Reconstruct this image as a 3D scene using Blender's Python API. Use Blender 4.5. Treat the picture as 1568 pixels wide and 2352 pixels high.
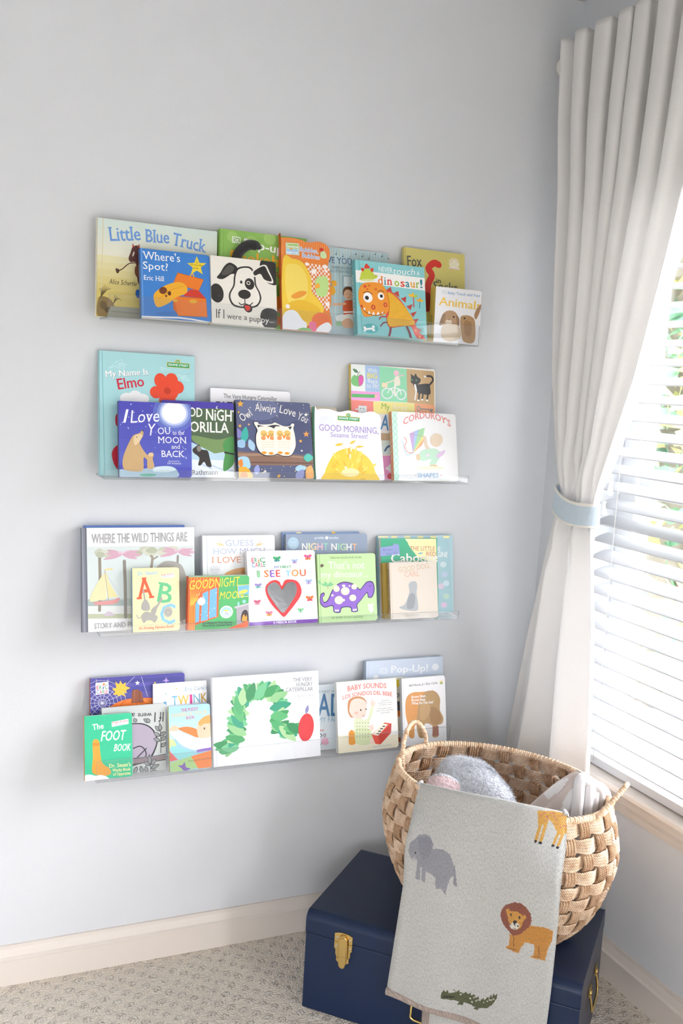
import bpy, math, random
import numpy as np
from mathutils import Vector, Matrix, geometry
for o in list(bpy.data.objects): bpy.data.objects.remove(o)
SC = bpy.context.scene
COL = SC.collection
# ------------------------------------------------------------------ camera
cam = bpy.data.cameras.new('camera'); cam.sensor_fit = 'HORIZONTAL'; cam.sensor_width = 36.0
cam.lens = 51.7716; cam.clip_start = 0.05; cam.clip_end = 200
camo = bpy.data.objects.new('camera', cam); COL.objects.link(camo)
RT, UP, FW = Vector((0.915260, -0.398902, 0.056355)), Vector((-0.000065, 0.139738, 0.990189)), Vector((0.402863, 0.906284, -0.127870))
M4 = Matrix((RT, UP, -FW)).transposed().to_4x4(); M4.translation = Vector((0.000000, -2.244074, 1.428907))
camo.matrix_world = M4
SC.camera = camo
cam.dof.use_dof = True; cam.dof.focus_distance = 2.40; cam.dof.aperture_fstop = 9.0
# ------------------------------------------------------------------ light
W = bpy.data.worlds.new('sky'); SC.world = W; W.use_nodes = True
wn = W.node_tree.nodes; wb = wn['Background']; wb.inputs['Color'].default_value = (0.96, 0.98, 1.0, 1); wb.inputs['Strength'].default_value = 1.0
wtc = wn.new('ShaderNodeTexCoord'); wsx = wn.new('ShaderNodeSeparateXYZ'); wcr = wn.new('ShaderNodeValToRGB'); WL = W.node_tree.links
WL.new(wtc.outputs['Generated'], wsx.inputs[0]); wmr = wn.new('ShaderNodeMapRange'); wmr.inputs[1].default_value = -1; wmr.inputs[2].default_value = 1; WL.new(wsx.outputs[2], wmr.inputs[0]); WL.new(wmr.outputs[0], wcr.inputs[0])
for pos, c in ((.49, (.10, .097, .095, 1)), (.51, (.62, .62, .645, 1)), (.75, (1.0, 1.0, 1.045, 1))):
    el = wcr.color_ramp.elements[0] if pos == .49 else (wcr.color_ramp.elements[1] if pos == .75 else wcr.color_ramp.elements.new(.51)); el.position = pos; el.color = c
WL.new(wcr.outputs[0], wb.inputs['Color'])
def portal(name, loc, rot, sx, sy):
    l = bpy.data.lights.new(name, 'AREA'); l.shape = 'RECTANGLE'; l.size = sx; l.size_y = sy
    l.cycles.is_portal = True
    o = bpy.data.objects.new(name, l); COL.objects.link(o); o.location = loc; o.rotation_euler = rot; return o
WIN_Y0, WIN_Y1, WIN_Z0, WIN_Z1 = -0.215, -1.27, 0.500, 2.02
BIG_Y0, BIG_Y1, BIG_Z0, BIG_Z1 = (-2.45, -3.9, 0.2, 1.72)  # unseen right-wall opening, added as a fill light source
FRONT = -4.2; LEFT = -1.9; XC = 1.604; CEIL = 2.45
portal('window_daylight', (XC+.15, (WIN_Y0+WIN_Y1)/2, (WIN_Z0+WIN_Z1)/2), (0, math.pi/2, 0), WIN_Z1-WIN_Z0, WIN_Y0-WIN_Y1)
portal('added_right_fill_portal', (XC+.15, (BIG_Y0+BIG_Y1)/2, (BIG_Z0+BIG_Z1)/2), (0, math.pi/2, 0), BIG_Z1-BIG_Z0, BIG_Y0-BIG_Y1)  # guides sampling through the added right-hand opening
portal('added_front_fill_portal', (-1.15, FRONT-.13, 1.0), (math.pi/2, 0, 0), 1.1, 1.5)  # guides sampling through the added opening behind the camera
SC.view_settings.view_transform = 'Standard'; SC.view_settings.look = 'None'; SC.view_settings.gamma = 1.0
SC.view_settings.use_curve_mapping = False; SC.view_settings.exposure = 4.85
SC.cycles.max_bounces = 14; SC.cycles.diffuse_bounces = 8; SC.cycles.glossy_bounces = 4; SC.cycles.transmission_bounces = 6; SC.cycles.transparent_max_bounces = 24
SC.cycles.caustics_reflective = False; SC.cycles.caustics_refractive = False
# ------------------------------------------------------------------ helpers
def lin(h):
    out = []
    for i in range(3):
        c = (int(h.split(',')[i]) if ',' in h else int(h[2*i:2*i+2], 16))/255
        out.append(c/12.92 if c <= .04045 else ((c+.055)/1.055)**2.4)
    return (*out, 1.0)
def tag(o, label=None, cat=None, group=None, kind=None):
    if label: o['label'] = label
    if cat: o['category'] = cat
    if group: o['group'] = group
    if kind: o['kind'] = kind
    return o
def empty(name, loc=(0, 0, 0), rot=(0, 0, 0), **k):
    o = bpy.data.objects.new(name, None); COL.objects.link(o); o.location = loc; o.rotation_euler = rot; o.empty_display_size = .05
    return tag(o, **k)
class MB:
    def __init__(s): s.v = []; s.f = []; s.c = []; s.m = []; s.s = []
    def add(s, vs, fs, col=(.8, .8, .8, 1), mi=0, sm=False):
        b = len(s.v); s.v += [tuple(p) for p in vs]
        for q in fs: s.f.append(tuple(b+i for i in q)); s.c.append(col); s.m.append(mi); s.s.append(sm)
    def box(s, x0, x1, y0, y1, z0, z1, col=(.8, .8, .8, 1), mi=0, M=None):
        vs = [Vector((x, y, z)) for z in (z0, z1) for y in (y0, y1) for x in (x0, x1)]
        if M: vs = [M @ p for p in vs]
        s.add(vs, [(0, 2, 3, 1), (4, 5, 7, 6), (0, 1, 5, 4), (2, 6, 7, 3), (0, 4, 6, 2), (1, 3, 7, 5)], col, mi)
    def tube(s, pts, r, n=10, col=(.8, .8, .8, 1), mi=0, closed=False, rfun=None):
        pts = [Vector(p) for p in pts]; N = len(pts); vs = []; prev = None
        for i, p in enumerate(pts):
            a = pts[(i-1) % N] if (closed or i) else p; b = pts[(i+1) % N] if (closed or i < N-1) else p
            t = (b-a).normalized()
            if prev is None:
                prev = t.orthogonal().normalized()
            nrm = (prev - t*prev.dot(t)).normalized(); prev = nrm; bi = t.cross(nrm)
            for k in range(n):
                rr = r if rfun is None else rfun(i, k)
                an = 2*math.pi*k/n; vs.append(p + nrm*math.cos(an)*rr + bi*math.sin(an)*rr)
        fs = []
        for i in range(N if closed else N-1):
            j = (i+1) % N
            for k in range(n): k2 = (k+1) % n; fs.append((i*n+k, i*n+k2, j*n+k2, j*n+k))
        if not closed: fs.append(tuple(range(n-1, -1, -1))); fs.append(tuple((N-1)*n+k for k in range(n)))
        s.add(vs, fs, col, mi, True)
    def ball(s, c, rx, ry, rz, nu=24, nv=14, col=(.8, .8, .8, 1), mi=0, fn=None):
        vs = []
        for i in range(nv+1):
            ph = math.pi*i/nv
            for k in range(nu):
                th = 2*math.pi*k/nu
                d = Vector((math.sin(ph)*math.cos(th), math.sin(ph)*math.sin(th), math.cos(ph)))
                q = 1 if fn is None else fn(d)
                vs.append((c[0]+rx*d.x*q, c[1]+ry*d.y*q, c[2]+rz*d.z*q))
        s.add(vs, [(i*nu+k, (i+1)*nu+k, (i+1)*nu+(k+1) % nu, i*nu+(k+1) % nu) for i in range(nv) for k in range(nu)], col, mi, True)
    def prism(s, poly, y0, y1, col=(.8, .8, .8, 1), mi=0, side=None):   # poly in (x, z), extruded along y (y0 is the front)
        n = len(poly); tri = geometry.tessellate_polygon([[Vector((p[0], p[1], 0)) for p in poly]])
        ar = sum(poly[i][0]*poly[(i+1) % n][1]-poly[(i+1) % n][0]*poly[i][1] for i in range(n))
        if ar < 0: poly = poly[::-1]; tri = geometry.tessellate_polygon([[Vector((p[0], p[1], 0)) for p in poly]])
        def ccw(t):
            a, b, c = (poly[i] for i in t)
            return t if (b[0]-a[0])*(c[1]-a[1])-(b[1]-a[1])*(c[0]-a[0]) > 0 else (t[0], t[2], t[1])
        tri = [ccw(t) for t in tri]
        s.add([(p[0], y0, p[1]) for p in poly], tri, col, mi)
        s.add([(p[0], y1, p[1]) for p in poly], [t[::-1] for t in tri], col, mi)
        vs = [(p[0], y0, p[1]) for p in poly]+[(p[0], y1, p[1]) for p in poly]
        s.add(vs, [(i, i+n, (i+1) % n+n, (i+1) % n) for i in range(n)], side or col, mi)
    def build(s, name, mats, parent=None, **k):
        me = bpy.data.meshes.new(name); me.from_pydata(s.v, [], s.f)
        for m in (mats if isinstance(mats, (list, tuple)) else [mats]): me.materials.append(m)
        me.polygons.foreach_set('material_index', s.m); me.polygons.foreach_set('use_smooth', s.s)
        at = me.attributes.new('ink', 'FLOAT_COLOR', 'CORNER')
        tot = np.array([len(q) for q in s.f]); cc = np.repeat(np.array(s.c, dtype=np.float32), tot, axis=0)
        at.data.foreach_set('color', cc.ravel()); me.update()
        o = bpy.data.objects.new(name, me); COL.objects.link(o)
        if parent: o.parent = parent
        return tag(o, **k)
MATS = {}
def mat(name, col=None, rough=.6, metal=0, ink=False, var=.0, vscale=40, bump=0, bscale=200, spec=.5, coat=0, sheen=0, trans=0, stretch=(1, 1, 1)):
    m = bpy.data.materials.new(name); m.use_nodes = True; nt = m.node_tree; N = nt.nodes; b = N['Principled BSDF']
    b.inputs['Roughness'].default_value = rough; b.inputs['Metallic'].default_value = metal
    b.inputs['Specular IOR Level'].default_value = spec; b.inputs['Coat Weight'].default_value = coat; b.inputs['Coat Roughness'].default_value = .12
    b.inputs['Sheen Weight'].default_value = sheen
    tc = N.new('ShaderNodeTexCoord'); mp = N.new('ShaderNodeMapping'); mp.inputs['Scale'].default_value = stretch; nt.links.new(tc.outputs['Object'], mp.inputs['Vector'])
    src = None
    if ink:
        a = N.new('ShaderNodeAttribute'); a.attribute_name = 'ink'; src = a.outputs['Color']
    nz = N.new('ShaderNodeTexNoise'); nz.inputs['Scale'].default_value = vscale; nz.inputs['Detail'].default_value = 4; nt.links.new(mp.outputs['Vector'], nz.inputs['Vector'])
    mx = N.new('ShaderNodeMix'); mx.data_type = 'RGBA'; mx.blend_type = 'MULTIPLY'; mx.inputs['Factor'].default_value = var
    if src: nt.links.new(src, mx.inputs[6])
    else: mx.inputs[6].default_value = (*col[:3], 1)
    rp = N.new('ShaderNodeValToRGB'); rp.color_ramp.elements[0].position = .3; rp.color_ramp.elements[1].position = .7; rp.color_ramp.elements[0].color = (.35, .35, .35, 1)
    nt.links.new(nz.outputs['Fac'], rp.inputs['Fac']); nt.links.new(rp.outputs['Color'], mx.inputs[7]); nt.links.new(mx.outputs[2], b.inputs['Base Color'])
    if bump:
        n2 = N.new('ShaderNodeTexNoise'); n2.inputs['Scale'].default_value = bscale; n2.inputs['Detail'].default_value = 3; nt.links.new(mp.outputs['Vector'], n2.inputs['Vector'])
        bp = N.new('ShaderNodeBump'); bp.inputs['Strength'].default_value = 1; bp.inputs['Distance'].default_value = bump; nt.links.new(n2.outputs['Fac'], bp.inputs['Height']); nt.links.new(bp.outputs['Normal'], b.inputs['Normal'])
    if trans:
        out = N['Material Output']; t = N.new('ShaderNodeBsdfTranslucent'); nt.links.new(mx.outputs[2], t.inputs['Color']); ms = N.new('ShaderNodeMixShader'); ms.inputs[0].default_value = trans
        nt.links.new(b.outputs[0], ms.inputs[1]); nt.links.new(t.outputs[0], ms.inputs[2]); nt.links.new(ms.outputs[0], out.inputs['Surface'])
    MATS[name] = m; return m
WALL = mat('wall_paint', (.668, .688, .716), .75, var=.02, vscale=3, bump=.0004, bscale=260, spec=.3)
CEILM = mat('ceiling_paint', (.52, .51, .50), .85, var=.02, bump=.0003)
TRIM = mat('trim_paint', (.72, .66, .60), .4, var=.03, vscale=6)
SASH = mat('sash_vinyl', (.84, .85, .86), .35, var=.02)
CARD = mat('printed_card', None, .38, ink=True, var=.05, vscale=18, spec=.45, coat=.12)
PAGE = mat('page_paper', (.80, .77, .71), .8, var=.25, vscale=900, stretch=(.02, 1, .02))
ACM = mat('slat_faux_wood', (.58, .59, .61), .4, var=.02, trans=.08)
FAB = mat('curtain_linen', (.91, .90, .89), .9, var=.03, vscale=300, bump=.0003, bscale=900, sheen=.2, trans=.35)
TIE = mat('tieback_linen', None, .9, ink=True, var=.10, vscale=160, bump=.0004, bscale=700, stretch=(1, 1, .4))
NAVY = mat('navy_enamel', (.006, .019, .060), .33, var=.06, vscale=10, spec=.45, bump=.00012, bscale=900)
BRASS = mat('brass', (.80, .58, .22), .24, 1, var=.06, vscale=30)
STEEL = mat('rivet_steel', (.6, .6, .6), .3, 1)
RODM = mat('rod_paint', (.80, .77, .72), .45, var=.02)
CORD = mat('cord', (.85, .82, .76), .8, var=.05)
FELT = mat('black_felt', (.012, .012, .013), .95, var=.5, vscale=500, bump=.0015, bscale=1500, sheen=.3)
BUMPY = mat('textured_vinyl', None, .45, ink=True, var=.15, vscale=120, bump=.0012, bscale=380, spec=.5)
MIRROR = mat('mirror_foil', (.36, .365, .375), .16, 1, var=.12, vscale=30, bump=.0002, bscale=60)
PLUSH = mat('plush_fur', None, .95, ink=True, var=.35, vscale=140, bump=.006, bscale=160, sheen=.6)
def acrylic(name, edge):
    m = bpy.data.materials.new(name); m.use_nodes = True; nt = m.node_tree; N = nt.nodes; N.remove(N['Principled BSDF']); out = N['Material Output']
    t = N.new('ShaderNodeBsdfTransparent'); g = N.new('ShaderNodeBsdfGlossy'); g.inputs['Roughness'].default_value = .03; fr = N.new('ShaderNodeFresnel'); ge = N.new('ShaderNodeNewGeometry'); io = N.new('ShaderNodeMath'); io.operation = 'MULTIPLY_ADD'; io.inputs[1].default_value = 1/1.45-1.45; io.inputs[2].default_value = 1.45; nt.links.new(ge.outputs['Backfacing'], io.inputs[0]); nt.links.new(io.outputs[0], fr.inputs['IOR'])
    ms = N.new('ShaderNodeMixShader'); nt.links.new(fr.outputs[0], ms.inputs[0]); nt.links.new(t.outputs[0], ms.inputs[1]); nt.links.new(g.outputs[0], ms.inputs[2]); last = ms
    nz = N.new('ShaderNodeTexNoise'); nz.inputs['Scale'].default_value = 8
    if edge:
        d = N.new('ShaderNodeBsdfDiffuse'); d.inputs['Color'].default_value = (.50, .55, .60, 1); m2 = N.new('ShaderNodeMixShader'); m2.inputs[0].default_value = .5
        nt.links.new(ms.outputs[0], m2.inputs[1]); nt.links.new(d.outputs[0], m2.inputs[2]); last = m2; t.inputs['Color'].default_value = (.8, .84, .88, 1)
    else:
        cr = N.new('ShaderNodeValToRGB'); cr.color_ramp.elements[0].color = (.965, .972, .978, 1); cr.color_ramp.elements[1].color = (.98, .985, .988, 1)
        nt.links.new(nz.outputs['Fac'], cr.inputs['Fac']); nt.links.new(cr.outputs['Color'], t.inputs['Color'])
    nt.links.new(last.outputs[0], out.inputs['Surface']); return m
ACRYL = acrylic('clear_acrylic', False); ACEDGE = acrylic('acrylic_edge', True)
# carpet
def carpet():
    m = bpy.data.materials.new('cut_loop_carpet'); m.use_nodes = True; nt = m.node_tree; N = nt.nodes; b = N['Principled BSDF']; b.inputs['Roughness'].default_value = .95; b.inputs['Specular IOR Level'].default_value = .1; b.inputs['Sheen Weight'].default_value = .2
    tc = N.new('ShaderNodeTexCoord'); mp = N.new('ShaderNodeMapping'); mp.inputs['Rotation'].default_value = (0, 0, math.radians(40)); k = 2*math.pi/.031; nt.links.new(tc.outputs['Object'], mp.inputs['Vector'])
    wob = N.new('ShaderNodeTexNoise'); wob.inputs['Scale'].default_value = 45; nt.links.new(tc.outputs['Object'], wob.inputs['Vector'])
    sp = N.new('ShaderNodeSeparateXYZ'); nt.links.new(mp.outputs[0], sp.inputs[0])
    def sine(sock, kk):
        a = N.new('ShaderNodeMath'); a.operation = 'MULTIPLY_ADD'; a.inputs[1].default_value = kk; nt.links.new(sock, a.inputs[0])
        w = N.new('ShaderNodeMath'); w.operation = 'MULTIPLY'; w.inputs[1].default_value = 2.2; nt.links.new(wob.outputs['Fac'], w.inputs[0]); nt.links.new(w.outputs[0], a.inputs[2])
        s = N.new('ShaderNodeMath'); s.operation = 'SINE'; nt.links.new(a.outputs[0], s.inputs[0]); return s.outputs[0]
    pr = N.new('ShaderNodeMath'); pr.operation = 'ADD'; nt.links.new(sine(sp.outputs[0], k), pr.inputs[0]); nt.links.new(sine(sp.outputs[1], k*.8), pr.inputs[1])
    mr = N.new('ShaderNodeMapRange'); mr.interpolation_type = 'SMOOTHSTEP'; mr.inputs[1].default_value = .15; mr.inputs[2].default_value = 1.0; nt.links.new(pr.outputs[0], mr.inputs[0])
    f1 = N.new('ShaderNodeTexNoise'); f1.inputs['Scale'].default_value = 330; f1.inputs['Detail'].default_value = 3; nt.links.new(tc.outputs['Object'], f1.inputs['Vector'])
    f2 = N.new('ShaderNodeTexVoronoi'); f2.inputs['Scale'].default_value = 230; nt.links.new(tc.outputs['Object'], f2.inputs['Vector'])
    c1 = N.new('ShaderNodeValToRGB'); c1.color_ramp.elements[0].color = (.72, .625, .515, 1); c1.color_ramp.elements[1].color = (.90, .82, .71, 1); c1.color_ramp.elements[0].position = .2; c1.color_ramp.elements[1].position = .55; nt.links.new(f1.outputs['Fac'], c1.inputs['Fac'])
    c2 = N.new('ShaderNodeValToRGB'); c2.color_ramp.elements[0].color = (.93, .88, .80, 1); c2.color_ramp.elements[1].color = (.52, .43, .34, 1); c2.color_ramp.elements[0].position = .35; c2.color_ramp.elements[1].position = .8; nt.links.new(f2.outputs['Distance'], c2.inputs['Fac'])
    mx = N.new('ShaderNodeMix'); mx.data_type = 'RGBA'; nt.links.new(mr.outputs[0], mx.inputs[0]); nt.links.new(c1.outputs[0], mx.inputs[6]); nt.links.new(c2.outputs[0], mx.inputs[7]); nt.links.new(mx.outputs[2], b.inputs['Base Color'])
    h = N.new('ShaderNodeMath'); h.operation = 'MULTIPLY_ADD'; h.inputs[1].default_value = .75; nt.links.new(mr.outputs[0], h.inputs[0]); nt.links.new(f1.outputs['Fac'], h.inputs[2])
    h2 = N.new('ShaderNodeMath'); h2.operation = 'SUBTRACT'; nt.links.new(h.outputs[0], h2.inputs[0]); nt.links.new(f2.outputs['Distance'], h2.inputs[1])
    bp = N.new('ShaderNodeBump'); bp.inputs['Distance'].default_value = .0045; nt.links.new(h2.outputs[0], bp.inputs['Height']); nt.links.new(bp.outputs[0], b.inputs['Normal'])
    return m
CARPET = carpet()
# ------------------------------------------------------------------ the room
def struct(name, mb, m): o = mb.build(name, m); o['kind'] = 'structure'; return o
m = MB(); m.box(LEFT-.12, XC+.14, FRONT-.12, .12, -.06, 0); struct('floor', m, CARPET)
m = MB(); m.box(LEFT-.12, XC+.14, FRONT-.12, .12, CEIL, CEIL+.1); struct('ceiling', m, CEILM)
m = MB(); m.box(LEFT-.12, XC+.14, 0, .12, 0, CEIL); struct('wall_back', m, WALL)
m = MB(); m.box(LEFT-.12, LEFT, FRONT-.12, 0, 0, CEIL); struct('wall_left', m, WALL)
m = MB()
for a in ((-.6, XC+.14, 0, CEIL), (LEFT, -1.7, 0, CEIL), (-1.7, -.6, 1.75, CEIL), (-1.7, -.6, 0, .25)): m.box(a[0], a[1], FRONT-.12, FRONT, a[2], a[3])  # gap left for the added fill window
struct('wall_front', m, WALL)
m = MB(); T_ = XC+.14
m.box(XC, T_, WIN_Y0, 0, 0, CEIL); m.box(XC, T_, BIG_Y0, WIN_Y1, 0, CEIL); m.box(XC, T_, FRONT, BIG_Y1, 0, CEIL); m.box(XC, T_, BIG_Y1, BIG_Y0, 0, BIG_Z0); m.box(XC, T_, BIG_Y1, BIG_Y0, BIG_Z1, CEIL); m.box(XC, T_, WIN_Y1, WIN_Y0, 0, WIN_Z0-.02); m.box(XC, T_, WIN_Y1, WIN_Y0, WIN_Z1, CEIL)
struct('wall_right', m, WALL)
def base(name, x0, x1, y0, y1, ax):
    prof = [(0, 0), (.016, 0), (.016, .060), (.0185, .062), (.0185, .066), (.013, .070), (.010, .080), (.007, .086), (.006, .094), (0, .094)]
    mb = MB(); n = len(prof)
    if ax == 'x': vs = [(x, -p[0], p[1]) for x in (x0, x1) for p in prof]
    else: vs = [(XC-p[0], y, p[1]) for y in (y0, y1) for p in prof]
    fs = [(i, (i+1) % n, n+(i+1) % n, n+i) for i in range(n)]+[tuple(range(n)), tuple(range(2*n-1, n-1, -1))]
    mb.add(vs, fs); o = struct(name, mb, TRIM); return o
base('baseboard_back', LEFT, XC-.0005, 0, 0, 'x'); base('baseboard_right', 0, 0, FRONT, -.0195, 'y')
# sill and apron
m = MB(); prof = [(.14, .500), (-.030, .500), (-.036, .496), (-.038, .489), (-.034, .481), (-.026, .479), (-.018, .474), (-.016, .458), (-.012, .446), (-.009, .428), (0, .424), (0, .4795), (.14, .4795)]
n = len(prof); ys = (WIN_Y0+.05, WIN_Y1-.05)
def inwall(y, p): return p
vs = [(XC+p[0], (y if p[0] <= 0 else (WIN_Y0-.0005 if y > -1 else WIN_Y1+.0005)), p[1]) for y in ys for p in prof]
m.add(vs, [(i, n+i, n+(i+1) % n, (i+1) % n) for i in range(n)]+[tuple(range(n-1, -1, -1)), tuple(range(n, 2*n))]); struct('trim_1', m, TRIM)
# window: two sashes with panes
m = MB(); fx0, fx1 = XC+.085, XC+.135
e_ = .0006
m.box(fx0, fx1, WIN_Y0-.062, WIN_Y0-e_, WIN_Z0+e_, WIN_Z1-e_); m.box(fx0, fx1, WIN_Y1+e_, WIN_Y1+.062, WIN_Z0+e_, WIN_Z1-e_)
m.box(fx0, fx1, WIN_Y1+.062, WIN_Y0-.062, WIN_Z0+e_, WIN_Z0+.05); m.box(fx0, fx1, WIN_Y1+.062, WIN_Y0-.062, WIN_Z1-.05, WIN_Z1-e_)
m.box(fx0+.008, fx1, WIN_Y1+.062, WIN_Y0-.062, 1.19, 1.245)
wf = struct('window_1', m, SASH)
for nm, y0, y1, z0, z1 in (('pane', WIN_Y0-.063, WIN_Y1+.063, 1.246, WIN_Z1-.051), ('pane', WIN_Y0-.063, WIN_Y1+.063, WIN_Z0+.051, 1.189)):
    g = MB(); g.box(fx0+.028, fx0+.032, y1, y0, z0, z1); g.build(nm, ACRYL, wf)
m = MB(); q_ = .0006; m.box(fx0, fx1, BIG_Y0-.05, BIG_Y0-q_, BIG_Z0+q_, BIG_Z1-q_); m.box(fx0, fx1, BIG_Y1+q_, BIG_Y1+.05, BIG_Z0+q_, BIG_Z1-q_); m.box(fx0, fx1, BIG_Y1+.05, BIG_Y0-.05, BIG_Z0+q_, BIG_Z0+.05); m.box(fx0, fx1, BIG_Y1+.05, BIG_Y0-.05, BIG_Z1-.05, BIG_Z1-q_)
struct('added_fill_window_right', m, SASH)  # added window out of view, brings in fill daylight from the right
m = MB(); m.box(-1.7+q_, -1.65, FRONT-.09, FRONT-.04, .25+q_, 1.75-q_); m.box(-.65, -.6-q_, FRONT-.09, FRONT-.04, .25+q_, 1.75-q_); m.box(-1.65, -.65, FRONT-.09, FRONT-.04, 1.7, 1.75-q_); m.box(-1.65, -.65, FRONT-.09, FRONT-.04, .25+q_, .3)
struct('added_fill_window_front', m, SASH)  # added window out of view, fills the right wall from the left
# ------------------------------------------------------------------ outside
m = MB(); m.box(XC+.14, XC+.62, -1.42, .2, 2.26, 2.34); struct('light_block_awning', m, TRIM)  # unseen awning, added to cut the daylight falling on the blind slats
LAWN = mat('lawn', (.30, .30, .28), .95, var=.4, vscale=3)
LEAF = mat('foliage', None, .7, ink=True, var=.25, vscale=3, trans=.15)
BARK = mat('bark', (.30, .26, .22), .9, var=.4, vscale=12, bump=.01, bscale=20)
SIDE = mat('house_siding', (.72, .72, .70), .8, var=.05)
m = MB(); m.box(XC+.3, 30, -16, 22, -.5, -.3); o = m.build('lawn', LAWN); o['kind'] = 'structure'
def tree(loc, h, r, seed, label, cols, n=7000):
    R = random.Random(seed); t = empty('tree', loc, label=label, cat='tree', group='trees outside the window')
    b = MB(); b.tube([(0, 0, 0), (.04*h, 0, h*.3), (.02*h, .02*h, h*.62)], .045*h, 10, rfun=lambda i, k: .05*h*(1-.3*i))
    for k in range(5):
        a = k*1.3; b.tube([(.02*h, 0, h*.4), (.2*r*math.cos(a), .2*r*math.sin(a), h*.55), (.6*r*math.cos(a), .6*r*math.sin(a), h*.75)], .02*h, 6)
    b.build('trunk', BARK, t)
    f = MB()
    cl = [(R.uniform(-.5, .5)*r, R.uniform(-.5, .5)*r, h*R.uniform(.25, .95), R.uniform(.4, .62)*r) for _ in range(9)]
    for _ in range(n):
        c = R.choice(cl); d = Vector((R.gauss(0, 1), R.gauss(0, 1), R.gauss(0, .8))).normalized()*c[3]*R.uniform(.75, 1.05); p = Vector(c[:3])+d
        s = R.uniform(.035, .075)*r/1.4; u = Vector((R.gauss(0, 1), R.gauss(0, 1), R.gauss(0, 1))).normalized(); w = u.orthogonal().normalized()
        f.add([p-u*s, p+w*s*.5, p+u*s, p-w*s*.5], [(0, 1, 2, 3)], lin(R.choice(cols)))
    f.build('foliage', LEAF, t); return t
tree((3.95, 2.15, -.3), 3.9, 1.7, 1, 'green leafy tree seen between the upper blind slats', ['6a9a74', '7aa884', '5f9070', 'a8a468', 'b8a874'])
tree((6.6, 5.5, -.3), 5.4, 2.2, 2, 'blue green tree standing behind the nearer leafy tree outside the window', ['6a9a7c', '7aa88a', '5f9074', '9fa478'])
m = MB(); hs = empty('house', (12.5, 6.0, -.3), label='pale house across the yard outside the window', cat='house')
for k in range(18): m.box(-.03 if k % 2 else 0, .1, -7, 7, .17*k, .17*k+.165)
m.build('siding_wall', SIDE, hs)
m = MB(); m.add([(-.4, -7.2, 3.0), (-.4, 7.2, 3.0), (2, 7.2, 4.6), (2, -7.2, 4.6), (-.4, -7.2, 3.1), (-.4, 7.2, 3.1), (2, 7.2, 4.7), (2, -7.2, 4.7)], [(0, 1, 2, 3), (7, 6, 5, 4), (0, 4, 5, 1), (1, 5, 6, 2), (2, 6, 7, 3), (3, 7, 4, 0)]); m.build('roof', mat('shingle', (.4, .4, .4), .9, var=.4), hs)
# ------------------------------------------------------------------ acrylic ledges
SH = (1.543409, 1.197721, 0.846680, 0.507708)
SX0, SL, SD = .3865, .9145, .0995
for i, (z, lip, lab) in enumerate(zip(SH, (.050, .0215, .0215, .050), ('clear acrylic picture ledge on the wall, topmost of the four', 'clear acrylic picture ledge with a low lip, second from the top', 'clear acrylic picture ledge with a low lip, third from the top', 'clear acrylic picture ledge with a high front lip, lowest of the four'))):
    t = empty('acrylic_ledge', (SX0+SL/2, 0, z), label=lab, cat='shelf', group='acrylic ledges on the wall')
    h = SL/2
    def panel(nm, x0, x1, y0, y1, z0, z1, edges):
        b = MB(); b.box(x0, x1, y0, y1, z0, z1)
        for k in range(6): b.m[k] = 1 if k in edges else 0
        b.build(nm, [ACRYL, ACEDGE], t)
    panel('shelf_floor', -h, h, -SD+.003, 0, 0, .003, (4, 5))
    panel('front_lip', -h, h, -SD, -SD+.003, 0, lip, (0, 1, 4, 5))
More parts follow.
